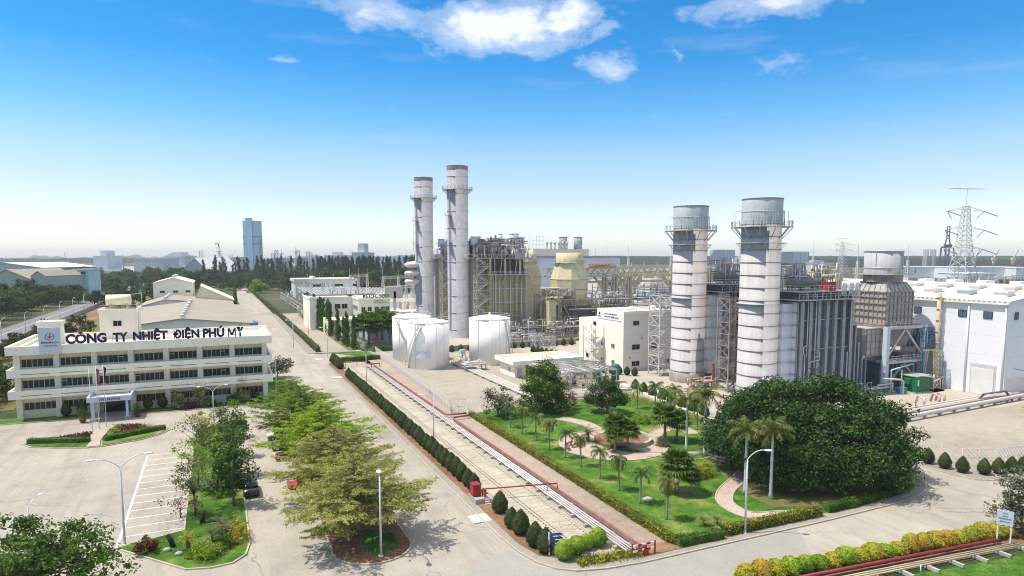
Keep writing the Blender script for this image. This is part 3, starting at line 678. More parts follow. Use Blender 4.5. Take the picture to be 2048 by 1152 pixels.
sheet('plaza_lawn', [at(1183, 886), at(1203, 884), at(1225, 897), at(1292, 905), at(1265, 908), at(1215, 900)], .235, M_lawn, z0=.1)
sheet('coconut_lawn', [at(1372, 914), at(1402, 909), at(1445, 921), at(1410, 926)], .235, M_lawn, z0=.1)
sheet('mown_lawn', [(46, 38.6), (52, 37.9), (75, 34.8), (150, 27), (150, 5), (20, 5), (38, 40)], .06, M_lawn, z0=-.1)
sheet('croton_bed_soil', [(40, 43.0), (44, 42.6), (75, 39.2), (88, 37.5), (88, 33), (72, 36.4), (50, 38.9), (40, 40)], .09, M_soil, z0=-.1)
sheet('office_lawn', [(-36, 137.2), (9, 135.8), (10.5, 140), (10.5, 160), (8, 160), (8, 142), (-36, 142)], .12, M_lawn, z0=0)
sheet('office_side_lawn', [(9.5, 146), (15.5, 148), (16, 152), (14, 162), (9, 168)], .14, M_lawn, z0=0)
curb('office_lawn_kerb', [(-36, 137.1), (9, 135.7), (10.6, 140), (10.6, 146), (15.7, 147.9), (16.2, 152), (14.2, 162.2), (9, 168.2)])
sheet('verge_lawn', [(30.6, 200.6), (41.5, 200.2), (41.5, 186), (41.3, 175), (36.4, 175), (36.2, 181), (41.3, 184)], .17, M_lawn, z0=.0)
sheet('far_verge_lawn', [(6, 300), (11.5, 300), (13, 520), (7, 520)], .1, M_lawn, z0=0)
sheet('strip_beyond_crossing', [(27, 203), (38, 203), (38, 350), (27, 350)], .13, M_yard, z0=0)
sheet('grass_edge_lawn', [(36.4, 203), (38.4, 203), (38.4, 340), (36.4, 340)], .15, M_dry, z0=0)
sheet('strip_beyond_pavement', [(24.2, 202), (27.3, 201), (40, 201), (40, 203), (28.2, 203.5), (28.2, 350), (24.4, 350)], .14, M_pave, z0=0)
# highway at the far side and its verge
sheet('highway_road', [(-79, 60), (-67.5, 60), (-67.5, 1100), (-72, 1500), (-84, 1500), (-79, 1100)], .06, M_hway)
mb = MB(); mb.box(-73.4, -73.15, 60, 1100, 0, .075); mb.box(-67.9, -67.75, 60, 1100, 0, .075); struct(mb, 'highway_marking', paint)
sheet('roadside_soil', [(-66, 150), (-36, 150), (-36, 560), (-66, 560)], .04, M_dry, z0=-.1)
sheet('railway_soil', [(-60, 240), (-52, 240), (-50, 420), (-60, 470)], .06, M_soil, z0=-.1)
sheet('river_water', [(-7000, 1500), (-150, 1500), (300, 2300), (900, 1300), (7000, 900), (7000, 1150), (900, 1560), (300, 2700), (-300, 2200), (-7000, 2200)], .05, mat('river water', (.25, .30, .33), .12, .1, .01, spec=.6))
# boundary wall along the highway
t = thing('boundary_wall', 'long grey concrete boundary wall beside the highway', 'wall', (-62.5, 150, 0)); mb = MB(); mb.box(-62.7, -62.4, 150, 760, 0, 2.0); mb.obj('wall_panel', concrete, t)
mb = MB()
for y in range(150, 760, 4): mb.box(-62.85, -62.25, y, y + .35, 0, 2.2)
mb.obj('pilaster_rib', concrete, t)

# ---------------------------------------------------------------- office building
def window(t, x0, x1, z0, z1, y, n, blinds=0, door=None, parent_name='window', gm=None, face='-y', frame_m=None):
    """a framed strip window in a wall facing -y (or -x when face is '-x': x0,x1 are then y values)"""
    f = MB(); mul = MB(); w = (x1 - x0) / n
    def bx(mb, a, b, c, d, o0, o1):
        return mb.box(a, b, y + o0, y + o1, c, d) if face == '-y' else mb.box(y + o0, y + o1, a, b, c, d)
    for k in range(n + 1): q = .05 if k % 2 == 0 else .025; bx(f, x0 + w * k - q, x0 + w * k + q, z0, z1, -.07, -.005)
    bx(f, x0 - .045, x1 + .045, z0 - .07, z0, -.08, -.004); bx(f, x0 - .045, x1 + .045, z1, z1 + .06, -.075, -.003)
    if door is not None: bx(f, x0 + w * door, x0 + w * (door + 1), z0 + (z1 - z0) * .68, z0 + (z1 - z0) * .76, -.09, -.006)
    fo = f.obj(parent_name, frame_m or frame, t)
    p = MB(); bx(p, x0, x1, z0, z1, -.03, .02); p.obj('pane', gm or (blind if blinds else glass), fo)
    return fo
t = thing('office_building', 'long cream three storey office block with deep white ledges and blue rooftop letters', 'building', (-12, 148, 0)); OB = t
mb = MB(); mb.box(-32.2, 8.2, 140.7, 158, 0, 12.6); mb.obj('wall', cream, t)
xs = [-32.6, -26.75, -20.95, -15.1, -9.25, -3.45, 2.35, 8.35]
for x in xs: MB().box(x - .45, x + .45, 139.95, 140.75, 0, 12.2).obj('column', ivory, t)
for x in (-32.6, 8.35):
    for y in (146, 152, 157.6): MB().box(x - .45, x + .45, y - .45, y + .4, 0, 12.2).obj('column', ivory, t)
for z0, z1 in ((4.05, 5.5), (7.85, 9.3)):
    mb = MB()
    mb.box(-33.8, 9.7, 138.3, 138.6, z0, z1); mb.box(-33.8, -33.5, 138.6, 159.2, z0, z1); mb.box(9.4, 9.7, 138.6, 159.2, z0, z1); mb.box(-33.5, 9.4, 158.9, 159.2, z0, z1)
    mb.box(-33.5, 9.4, 138.6, 140.72, z0, z0 + .22); mb.box(-33.5, -32.2, 140.72, 158.9, z0, z0 + .22); mb.box(8.2, 9.4, 140.72, 158.9, z0, z0 + .22)
    lg = mb.obj('ledge', ivory, t)
    s_ = MB()
    for a, b in zip(xs, xs[1:]): s_.box(a + .7, b - .7, 138.285, 138.31, z0 + .5, z0 + .6)
    s_.obj('drainage_groove', mat('shadow gap', (.12, .11, .1), .9) if 'shadow gap' not in bpy.data.materials else bpy.data.materials['shadow gap'], lg)
mb = MB(); mb.box(-33.8, 9.7, 138.3, 138.75, 11.8, 13.35); mb.box(-33.8, -33.35, 138.75, 159.2, 11.8, 13.35); mb.box(9.25, 9.7, 138.75, 159.2, 11.8, 13.35); mb.box(-33.35, 9.25, 158.75, 159.2, 11.8, 13.35)
mb.box(-33.35, 9.25, 138.75, 140.72, 11.8, 12.1); mb.box(-33.35, -32.2, 140.72, 158.75, 11.8, 12.1); mb.box(8.2, 9.25, 140.72, 158.75, 11.8, 12.1)
rf = mb.obj('roof_fascia', ivory, t)
mb = MB(); mb.box(-33.35, 9.25, 138.75, 158.75, 12.6, 12.72); mb.obj('roof', rooftile, t)
mb = MB(); mb.box(-32.5, 8.3, 156.9, 157.3, 12.72, 13.2); mb.box(-32.3, -31.9, 141, 156.9, 12.72, 13.2); mb.obj('roof_upstand', ivory, t)
doors = {(2, 1): 4, (2, 2): 4, (2, 4): 0, (2, 5): 4, (1, 1): 0, (1, 3): 0, (1, 5): 4}
for fl, (za, zb) in enumerate(((1.65, 2.9), (5.6, 6.95), (9.4, 10.75))):
    for b in range(7):
        if fl == 0 and b == 2: continue
        window(t, xs[b] + .52, xs[b + 1] - .52, za, zb, 140.66, 6, blinds=rnd(0, 1) < .55, door=doors.get((fl, b)))
MB().box(-27.0 + 6.2, -26.1 + 6.0, 140.5, 140.55, 9.75, 10.45).obj('open_sash', blueglass, t)
for fl, za in enumerate((1.65, 5.6, 9.4)):
    for y0 in (142, 147.5, 153): 
        p = MB(); p.box(-32.28, -32.18, y0, y0 + 4, za, za + 1.25); p.obj('side_window', glass, t)
# entrance porch
p = MB(); p.box(-21.2, -14.8, 133.0, 140.6, 3.6, 3.85); p.box(-21.4, -14.6, 132.8, 133.1, 3.55, 4.45); p.box(-21.4, -21.1, 133.1, 140.0, 3.55, 4.45); p.box(-14.9, -14.6, 133.1, 140.0, 3.55, 4.45)
po = p.obj('entrance_porch', greysign, t)
for x in (-20.6, -15.4): MB().box(x - .2, x + .2, 133.5, 133.9, .5, 3.6).obj('porch_column', greysign, po); MB().box(x - .5, x + .5, 133.2, 134.2, 0, .5).obj('column_base', concrete, po)
MB().box(-21.1, -14.9, 133.1, 140.0, 3.85, 3.95).obj('porch_roof', rooftile, po)
text('lettering', 'VĂN PHÒNG', 3.3, .62, (-19.6, 132.79, 3.72), navy, po, ext=.03, bold=.015)
MB().box(-19.9, -15.9, 140.3, 140.6, .15, 3.2).obj('entrance_door', glass, t)
MB().box(-21.0, -15.0, 134.2, 140.0, .0, .2).obj('porch_step', concrete, t)
MB().box(2.9 - 4.2, 4.1 - 4.2, 140.3, 140.6, .1, 1.6).obj('service_door', bluepaint if 0 else greysign, t)
# sign tower, stair tower, water tank
p = MB(); p.box(-28.75, -25.55, 137.95, 138.25, 11.9, 16.55); sg = p.obj('sign_panel', greysign, t)
e = MB(); cx_, cz_ = -27.1, 14.9
e.add([(cx_ + r * cos(2 * pi * k / 28), 137.93, cz_ + r * .85 * sin(2 * pi * k / 28)) for r in (.62, .72) for k in range(28)], [(k, 28 + k, 28 + (k + 1) % 28, (k + 1) % 28) for k in range(28)])
e.obj('emblem_ring', navy, sg)
e = MB()
for k in range(4):
    a = k * pi / 2; c, s = cos(a), sin(a)
    e.add([(cx_ + .60 * c, 137.925, cz_ + .5 * s), (cx_ + .12 * (c - s), 137.925, cz_ + .1 * (s + c)), (cx_, 137.925, cz_), (cx_ + .12 * (c + s), 137.925, cz_ + .1 * (s - c))], [(0, 1, 2, 3)])
e.obj('emblem_star', redletter, sg)
text('lettering', 'EVN', .75, .27, (-28.35, 137.94, 13.75), navy, sg, bold=.03); text('lettering', 'GENCO 3', 1.75, .27, (-27.57, 137.94, 13.75), redletter, sg, bold=.03)
text('lettering', 'TPC PHÚ MỸ', 1.9, .24, (-28.0, 137.94, 13.2), navy, sg, bold=.02)
fr = MB()
for z in (13.75, 14.5): fr.bar((-25.2, 138.75, z), (4.2, 138.75, z), .05)
for k in range(17): x = -24.9 + k * 1.8; fr.bar((x, 138.75, 13.1), (x, 138.75, 15.0), .05); fr.bar((x, 138.75, 14.5), (x, 140.2, 12.7), .05)
fr.obj('letter_support', steel, t)
for word, x, w in (('CÔNG', -24.9, 6.3), ('TY', -17.6, 2.4), ('NHIỆT', -14.4, 5.7), ('ĐIỆN', -7.8, 4.5), ('PHÚ', -2.7, 3.8), ('MỸ', 1.7, 2.7)):
    word0 = 'Ỹ' if word == 'MỸ' else word; extra = {'CÔNG': .5, 'NHIỆT': .9, 'ĐIỆN': .9, 'PHÚ': .55, 'Ỹ': .62}.get(word0, 0); dn = .34 if 'Ệ' in word else 0
    if word == 'MỸ':
        mm = MB(); [mm.bar((x + .14 + q, 138.62, 13.4), (x + .14 + q, 138.62, 15.1), .34, .2) for q in (0, 1.22)]; mm.bar((x + .2, 138.56, 15.0), (x + .75, 138.56, 13.7), .2, .34); mm.bar((x + 1.3, 138.56, 15.0), (x + .75, 138.56, 13.7), .2, .34); mm.obj('rooftop_lettering', navy, t)
        word, x, w = 'Ỹ', x + 1.55, 1.35
    text('rooftop_lettering', word, w, 1.7 + extra, (x, 138.7, 13.4 - dn), navy, t, ext=.18, bold=.05)
MB().box(-29.7, -26.2, 142.2, 145.5, 12.7, 17.0).box(-29.9, -29.72, 142.0, 145.7, 16.6, 17.25).box(-26.18, -26.0, 142.0, 145.7, 16.6, 17.25).box(-29.72, -26.18, 142.0, 142.2, 16.6, 17.25).box(-29.72, -26.18, 145.5, 145.7, 16.6, 17.25).obj('roof_housing', ivory, t)
st = MB().box(-21.2, -14.7, 150, 157, 12.7, 18.0).box(-21.4, -14.5, 149.8, 150.2, 18, 18.6).box(-21.4, -21.0, 150.2, 157.2, 18, 18.6).box(-14.9, -14.5, 150.2, 157.2, 18, 18.6).obj('stair_tower', ivory, t)
window(st, -18.9, -17.4, 15.3, 16.3, 149.98, 2)
MB().cyl(-14.45, 149.7, 12.7, 18.6, .09, n=8).obj('downpipe', steel, t)
tk = thing('water_tank', 'horizontal cream water tank on the office roof tower', 'water tank', (-18, 153, 18.6)); mb = MB()
n = 20; P = [(-20.3, .9), (-20.2, 1.05), (-16.0, 1.05), (-15.9, .9)]
mb.add([(x, 153.2 + r * cos(2 * pi * k / n), 20.3 + r * sin(2 * pi * k / n)) for x, r in P for k in range(n)], [(i * n + k, i * n + (k + 1) % n, (i + 1) * n + (k + 1) % n, (i + 1) * n + k) for i in range(3) for k in range(n)] + [tuple(range(n))[::-1], tuple(range(3 * n, 4 * n))], True)
mb.obj('tank_shell', cream, tk); mb = MB()
for x in (-19.5, -16.6): mb.box(x - .15, x + .15, 152.3, 154.1, 18.1, 19.4)
mb.obj('saddle', concrete, tk); MB().rail([(-21, 150.5, 18.1), (-14.9, 150.5, 18.1), (-14.9, 156.8, 18.1)], 1.3).obj('railing', railsteel, tk)
mb = MB(); mb.bar((-13.9, 152, 18), (-13.9, 152, 21.6), .12); mb.bar((-16, 152, 21.4), (-13.9, 152, 21.6), .1); mb.obj('vent_pipe', pipeclad, tk)
# ---------------------------------------------------------------- sheds behind the office
def shed(name, label, x0, x1, y0, y1, ze, zr, xr, wallm, roofm, wins=(), cat='warehouse', vents=0, overhang=.5, open_front=None):
    t = thing(name, label, cat, ((x0 + x1) / 2, (y0 + y1) / 2, 0))
    MB().yprism([(x0, 0), (x1, 0), (x1, ze), (xr, zr), (x0, ze)], y0, y1).obj('wall', wallm, t)
    o = overhang; s0 = (zr - ze) / (xr - x0); s1 = (zr - ze) / (x1 - xr)
    rf = MB().yprism([(x0 - o, ze - s0 * o + .03), (xr, zr + .03), (x1 + o, ze - s1 * o + .03), (x1 + o, ze - s1 * o + .25), (xr, zr + .28), (x0 - o, ze - s0 * o + .25)], y0 - o, y1 + o).obj('roof', roofm, t)
    for k in range(vents):
        y = y0 + (y1 - y0) * (k + .5) / vents; MB().cyl(xr, y, zr - .1, zr + .9, .6, n=12).cyl(xr, y, zr + .9, zr + 1.15, 1.0, .3, n=12).obj('roof_vent', white, rf)
    for (a, b, c, d) in wins: window(t, a, b, c, d, y0 - .02, 2)
    return t
sa = shed('warehouse', 'wide beige roofed warehouse directly behind the office block', -27.5, 9, 212, 293, 8.8, 10.9, -9.4, ivory, roofbeige, vents=9)
shed('warehouse', 'second beige warehouse roof behind the first, before the tall one', -28.5, 6, 297, 332, 8.9, 11.6, -19, ivory, roofbeige, vents=5)
shed('tall_warehouse', 'tall cream gabled hall with six small windows behind the warehouses', -26, -10, 336, 372, 16.8, 19.2, -17.8, ivory, roofcream, wins=[(x, x + 2, z, z + .9) for x in (-23.4, -18, -12.9) for z in (12.6, 9.2)], vents=3)
ws = shed('warehouse', 'cream sloped roof workshop with an open side beside the tall hall', -9, 6.8, 322, 352, 9.2, 15.8, -6.5, cream, roofcream)
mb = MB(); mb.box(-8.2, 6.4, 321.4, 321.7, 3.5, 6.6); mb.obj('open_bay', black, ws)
# ---------------------------------------------------------------- storage tanks
def tank(x, y, r, h, label, stair=True, pad=False, a0=200, a1=330):
    t = thing('storage_tank', label, 'storage tank', (x, y, .1))
    MB().cyl(x, y, .1, h, r, n=44).obj('shell', tankpaint, t)
    MB().lathe([(r + .06, h - .12), (r + .1, h), (r * .9, h + .18), (r * .5, h + .6), (.01, h + .95)], x, y, 44, False).obj('roof', tankpaint, t)
    MB().lathe([(r + .35, .0), (r + .35, .28)], x, y, 44).obj('foundation', concrete, t)
    q = MB(); P = [(x + (r - .15) * cos(2 * pi * k / 28), y + (r - .15) * sin(2 * pi * k / 28), h) for k in range(9, 24)]
    P2 = [(x + (r - .15) * cos(2 * pi * k / 28), y + (r - .15) * sin(2 * pi * k / 28), h) for k in range(-2, 8)]
    q.rail(P2, 1.0, .03, 1.6); q.rail([P[-1], P[-2], P[-3]], 1.0, .03, 1.6); q.obj('railing', railsteel, t)
    if stair:
        q = MB(); n = 26; P = []
        for k in range(n + 1):
            a = R(a0 + (a1 - a0) * k / n); P.append((x + (r + .12) * cos(a), y + (r + .12) * sin(a), .4 + (h - .5) * k / n))
        Q = [(x + (c[0] - x) * (1 + .75 / r), y + (c[1] - y) * (1 + .75 / r), c[2]) for c in P]
        for i in range(n): q.bar(P[i], P[i + 1], .05, .22); q.bar(Q[i], Q[i + 1], .05, .22); q.bar(P[i], Q[i], .3, .04)
        for i in range(n): q.bar((Q[i][0], Q[i][1], Q[i][2] + 1), (Q[i + 1][0], Q[i + 1][1], Q[i + 1][2] + 1), .05); q.bar(Q[i], (Q[i][0], Q[i][1], Q[i][2] + 1), .04)
        q.obj('spiral_stair', railsteel, t)
    q = MB()
    for a in (215, 250, 275, 300): q.tube([(x + (r + .09) * cos(R(a)), y + (r + .09) * sin(R(a)), .3), (x + (r + .09) * cos(R(a)), y + (r + .09) * sin(R(a)), h)], .07, 6)
    q.obj('riser_pipe', tankpaint, t)
    if pad:
        q = MB(); n = 8
        for k in range(n):
            a, b = (R(218 + 40 * (k + j) / n) for j in (0, 1)); q.add([(x + (r + .02) * cos(v), y + (r + .02) * sin(v), z) for v, z in ((a, 3.2), (b, 3.2), (b, 4.9), (a, 4.9))], [(0, 1, 2, 3)])
        q.obj('repainted_patch', mat('cool white repaint', (.66, .70, .80), .6, .03), t)
    q = MB().cyl(x, y, h + .8, h + 1.5, .25, n=10).cyl(x - r * .5, y - r * .4, h + .2, h + .9, .15, n=8); q.obj('roof_vent', tankpaint, t)
    return t
tank(50.1, 164.2, 5.45, 12.1, 'nearest white fuel tank with a pale repainted patch and diagonal stair', pad=True, a0=180, a1=232)
tank(49.6, 178.0, 5.45, 12.3, 'white fuel tank half hidden behind the patched tank', a0=262, a1=205)
tank(67.2, 163.6, 5.6, 12.4, 'white fuel tank standing alone beside the cream pump house', a0=330, a1=292)
# ---------------------------------------------------------------- pump house and its pipework
t = thing('pump_house', 'small flat roofed white pump house with an open bay of pipes', 'building', (70, 150, .1))
MB().box(64.2, 67.0, 140.5, 149.5, .1, 3.4).box(67.0, 80, 148.8, 149.5, .1, 3.4).box(66.9, 67.1, 140.6, 141.1, .1, 3.4).obj('wall', ivory, t)
r_ = MB(); r_.box(63.4, 82, 139.4, 150.6, 3.4, 3.6); r_.box(63.4, 82, 139.2, 139.4, 3.3, 4.3); r_.box(63.2, 63.4, 139.2, 150.6, 3.3, 4.3); r_.box(63.4, 82, 150.6, 150.8, 3.3, 4.3); r_.box(82, 82.2, 139.2, 150.8, 3.3, 4.3); r_.obj('roof', ivory, t)
MB().box(64.8, 66, 140.44, 140.5, .2, 2.3).box(64.14, 64.2, 143, 144.4, 1.2, 2.2).obj('door', steel, t)
t = thing('pipe_skid', 'dense grey steel pipework skid in front of the pump house', 'pipework', (74, 132, .1))
fr = MB()
for x in (66.5, 70, 74, 78, 82):
    for y in (124, 128.5, 133, 137.5): fr.bar((x, y, .1), (x, y, 3.6), .16)
for y in (124, 128.5, 133, 137.5): fr.bar((66.5, y, 3.5), (82, y, 3.5), .16); fr.bar((66.5, y, 2.2), (82, y, 2.2), .1)
for x in (66.5, 70, 74, 78, 82): fr.bar((x, 124, 3.5), (x, 137.5, 3.5), .16)
fr.obj('frame', steel, t); pm = MB(); pt = MB()
for k in range(16):
    y = 124.3 + k * .85; z = 3.7 + (k % 3) * .12; pm.tube([(66.3, y, z), (82.2, y, z)], rnd(.06, .13), 6)
for k in range(22):
    x = rnd(66.6, 81.8); pt.tube([(x, 124.0, rnd(3.7, 3.9)), (x, rnd(127, 137), 3.85)], rnd(.05, .11), 6)
    y = rnd(123.8, 136); pt.tube([(x, y, .2), (x, y, rnd(2, 3.6)), (x + rnd(-1.5, 1.5), y, 3.6)], rnd(.05, .12), 6)
pm.obj('header_pipe', pipeclad, t); pt.obj('branch_pipe', steel, t)
mb = MB()
for k in range(14): mb.cyl(rnd(67, 81), rnd(124.5, 137), .1, rnd(.7, 1.8), rnd(.2, .45), n=10)
mb.obj('valve', darksteel, t); MB().box(67.5, 72, 125.5, 132, 2.4, 2.6).obj('grating', steel, t)
for (x, y, r, h, lb) in ((83.4, 126.6, .95, 4.0, 'teal vertical vessel at the corner of the pipe skid'), (82.6, 133.5, 1.0, 3.2, 'teal squat vessel behind the pipe skid'), (79.5, 140.2 - 2, .8, 3.6, 'teal vessel next to the pump house roof')):
    v = thing('pressure_vessel', lb, 'vessel', (x, y, .1)); MB().lathe([(r, .6), (r, h), (r * .8, h + .25), (.02, h + .4)], x, y, 16).obj('shell', tealpaint, v); mb = MB()
    for k in range(3): a = k * 2.09; mb.bar((x + r * .8 * cos(a), y + r * .8 * sin(a), .05), (x + r * .8 * cos(a), y + r * .8 * sin(a), .7), .12)
    mb.obj('leg', steel, v)
t = thing('pipe_table', 'grey steel platform on legs beside the patched tank', 'platform', (59, 154, .1))
MB().box(56, 62.2, 153, 156.4, 1.7, 1.95).obj('deck', steel, t)
for x in (56.3, 61.9):
    for y in (153.3, 156.1): MB().bar((x, y, .05), (x, y, 1.7), .25).obj('leg', steel, t)
MB().box(57, 61.5, 154, 156, 1.95, 2.3).cyl(58, 155, 2.3, 3.1, .2).cyl(60.6, 154.6, 2.3, 2.9, .25).obj('pump', pipeclad, t)
t = thing('pipe_run', 'bundle of silver pipes crossing the gravel yard beside the pump house', 'pipework', (60, 140, .1))
for k in range(6): MB().tube([(57 + k * .55, 166, .65), (57 + k * .55, 118 + k * .5, .65), (70 + k * .6, 112 + k * .6, .65)], .12 if k % 2 else .17, 7).obj('pipe', pipeclad, t)
for y in range(118, 166, 5): MB().box(56.6, 60.6, y, y + .3, .05, .5).obj('sleeper', concrete, t)
t = thing('pipe_run', 'low silver pipes leaving the pipe skid towards the garden', 'pipework', (78, 118, .1))
for k in range(4): MB().tube([(76 + k * .7, 124, .5), (76 + k * .7, 119 - k * .3, .5), (81.5, 117.5 - k * .5, .5)], .14, 7).obj('pipe', pipeclad, t)
mb = MB()
for k in range(26):
    x, y = rnd(57.5, 64), rnd(158, 176); mb.tube([(x, y, .15), (x, y, rnd(.5, 1.4)), (x + rnd(-2, 2), y + rnd(-1, 1), rnd(.4, 1.2))], rnd(.05, .14), 6)
    if k % 3 == 0: mb.cyl(x, y, .1, rnd(.6, 1.3), .3, n=9)
t = thing('valve_station', 'tangle of brown and silver valves between the two tanks', 'pipework', (60, 166, .1)); mb.obj('pipe', pinkpipe if 0 else pipeclad, t)
MB().cb(62.6, 172.8, 1.6, 1.5, 1.1, 1.2, .2).obj('control_box', lightblue, t); MB().bar((62.6, 172.8, 0), (62.6, 172.8, 1.6), .2).obj('stand', steel, t)
# ---------------------------------------------------------------- red fire pipes and the pipe run along the trench
t = thing('pipe_rack', 'long run of thin silver pipes on concrete sleepers beside the trench', 'pipework', (35.6, 60, .17))
for k in range(4): MB().tube([(35.25 + k * .34, 51, .62), (35.25 + k * .34, 110.5, .62), (35.25 + k * .34, 112, .62), (35.25 + k * .34, 170, .62)], .075 if k % 2 else .1, 7).obj('pipe', pipeclad, t)
y = 52.5
while y < 170: MB().box(34.85, 36.75, y, y + .32, .1, .5).obj('sleeper', concrete, t); y += 2.9
t = thing('fire_main', 'long faded red fire pipe running along the silver pipes', 'pipe', (37, 60, .17))
MB().tube([(36.95, 50.6, .3), (36.95, 50.9, .75), (36.95, 106.8, .75), (37.1, 107.6, .75), (40.2, 107.9, .75), (40.3, 109.6, .75), (36.9, 109.9, .75), (36.75, 111.5, .75), (36.75, 170.5, .75), (35.9, 171, .9)], .16, 9).obj('pipe', redpipe, t)
MB().box(36.7, 37.2, 50.2, 50.8, .17, .8).cyl(36.95, 50.5, .8, 1.2, .2, n=10).obj('valve', redpaint, t)
t = thing('hydrant_branch', 'thin dark red pipe crossing the trench to the fire cabinet', 'pipe', (32, 69, .2))
MB().tube([(27.9, 70.3, .3), (27.9, 70.3, 1.5), (36.9, 68.4, 1.5), (36.95, 68.4, .8)], .09, 8).obj('pipe', redpaint, t); MB().bar((35.7, 68.6, .2), (35.7, 68.6, 1.5), .1).obj('support_post', polewhite, t)
t = thing('fire_cabinet', 'red fire hose cabinet on a concrete step beside the cone bushes', 'fire cabinet', (27.3, 70.6, .15))
MB().box(26.7, 27.6, 70.1, 71.3, .75, 2.2).obj('cabinet_body', redpaint, t); MB().box(26.66, 26.7, 70.15, 71.25, .8, 2.15).box(26.7, 27.6, 70.06, 70.1, .8, 2.15).obj('door', redpaint, t); MB().box(26.6, 27.75, 69.2, 71.5, .1, .75).obj('plinth', concrete, t)
mb = MB(); [mb.box(27.75, 28.3, 68.6 + i * .3, 68.9 + i * .3, .1, .25 + i * .17) for i in range(4)]; mb.obj('step', concrete, t)
t = thing('fire_hydrant', 'red standpipe hydrant beside the red fire cabinet', 'hydrant', (28.0, 69.6, .15))
MB().cyl(28, 69.7, .2, 1.5, .12, n=10).cyl(28, 69.7, 1.5, 1.75, .18, .1, n=10).obj('barrel', redpaint, t); MB().bar((27.65, 69.7, 1.15), (28.35, 69.7, 1.15), .14).obj('outlet', redpaint, t)
t = thing('fire_pipe_frame', 'dark red pipe gantry on posts at the far end of the trench', 'pipe', (32, 170, .2))
MB().tube([(29, 172.5, 1.5), (36.2, 171.2, 1.5), (36.3, 171.2, .3)], .13, 8).tube([(35.6, 166.5, .3), (35.6, 166.5, 1.6), (37.6, 166.0, 1.6), (37.6, 166, .8)], .15, 8).obj('pipe', redpaint, t)
for x in (30, 33.0): MB().bar((x, 172.3, .1), (x, 172.3, 1.5), .1).obj('support_post', redpaint, t)
# gravel yard fence
fence([(41.8, 190), (39.9, 130), (38.6, 112.7)], 2.6, 'long white chain link fence between the pipes and the tank yard', step=2.6, pitch=.55)
fence([(38.6, 112.7), (41.2, 112.4), (41.7, 110.2)], 2.6, 'short return of the chain link fence at the garden corner', step=1.3, pitch=.55)
# ---------------------------------------------------------------- white control building
t = thing('control_building', 'white two part control building with beige side, outside stair and sign', 'building', (99, 145, .05))
b1 = MB().box(93.1, 109.5, 137.8, 150.2, .05, 15.0).obj('wall', beigeclad, t)
MB().box(92.95, 93.1, 137.7, 150.3, .05, 15.25).box(93.1, 109.6, 137.66, 137.8, 14.6, 15.25).box(93.1, 109.6, 150.2, 150.35, 14.6, 15.25).obj('parapet', ivory, t)
MB().box(93.1, 106, 150.35, 160, .05, 12.0).obj('annex', ivory, t)
for (a, b, c, d) in ((95.8, 97.7, 11.6, 12.7), (95.6, 98.0, 5.4, 6.7), (101.3, 103.5, 5.5, 6.8), (95.6, 98.0, 1.2, 2.4), (102.2, 103.4, 1.3, 2.4), (106, 107.4, 1.3, 2.4)): window(t, a, b, c, d, 137.78, 2, gm=blind)
MB().box(100.2, 101.6, 137.7, 137.8, .1, 2.3).obj('door', greysign, t)
mb = MB()
for x, z in ((98.6, 8.1), (103.3, 8.2), (104.9, 8.2), (95.0, 3.3), (103.0, 3.3)): mb.cyl(x, 137.7, z, z + .3, .18, n=10)
mb.obj('fan_vent', brownsteel, t)
for y, z in ((141.6, 5.5), (141.4, 1.3), (146.5, 1.3), (146.5, 5.5)): window(t, y, y + 1.5, z, z + 1.0, 92.93, 2, gm=glassblue, face='-x')
window(t, 154.5, 155.9, 1.3, 3.0, 93.06, 1, face='-x'); MB().box(92.9, 93.1, 150.9, 152.2, 10.6, 11.5).obj('opening', black, t)
sgn = MB().box(92.82, 92.95, 138.4, 149.9, 12.7, 14.6).obj('sign_panel', white, t)
text('lettering', 'CÔNG TY NHIỆT ĐIỆN PHÚ MỸ', 6.0, .42, (92.8, 146.4, 13.9), navy, sgn, '-x'); text('lettering', 'PHÚ MỸ ĐIỆN LỰC', 6.6, .62, (92.8, 146.4, 13.05), navy, sgn, '-x')
text('lettering', 'EVN', 1.4, .3, (92.8, 149.6, 13.1), navy, sgn, '-x')
mb = MB(); mb.cyl(0, 0, 0, .02, .5, n=18); e = MB(); e.add([(92.79, 148.9 + .4 * cos(2 * pi * k / 16), 14.0 + .4 * sin(2 * pi * k / 16)) for k in range(16)], [tuple(range(16))]); e.obj('emblem', navy, sgn)
st = MB()
for y in (146.6, 152.6):
    for x in (90.2, 92.6): st.bar((x, y, .05), (x, y, 10.5), .16)
for k, z in enumerate((3.3, 6.6, 9.6)):
    st.box(90.2, 92.8, 151.4, 152.8, z - .1, z); st.box(90.2, 92.8, 146.4, 147.8, z - 1.75, z - 1.65)
    st.bar((91, 147.8, z - 1.7), (91, 151.4, z - .05), .8, .1); st.bar((92.2, 151.4, z - 3.3), (92.2, 147.8, z - 1.7), .8, .1)
    st.rail([(90.2, 147.8, z - 1.7), (90.2, 151.4, z - .05), (90.2, 152.8, z)], 1.0, .03); st.rail([(90.2, 151.4, z - 3.3), (90.2, 146.4, z - 1.7)], 1.0, .03)
st.obj('outside_stair', railsteel, t)
MB().box(97, 99, 143, 146, 15, 15.5).cyl(104, 141, 15, 16.2, .9, n=14).cyl(101, 146, 15, 15.8, .5).tube([(95, 144, 15.3), (108, 147, 15.3)], .2).obj('roof_plant', ivory, t)
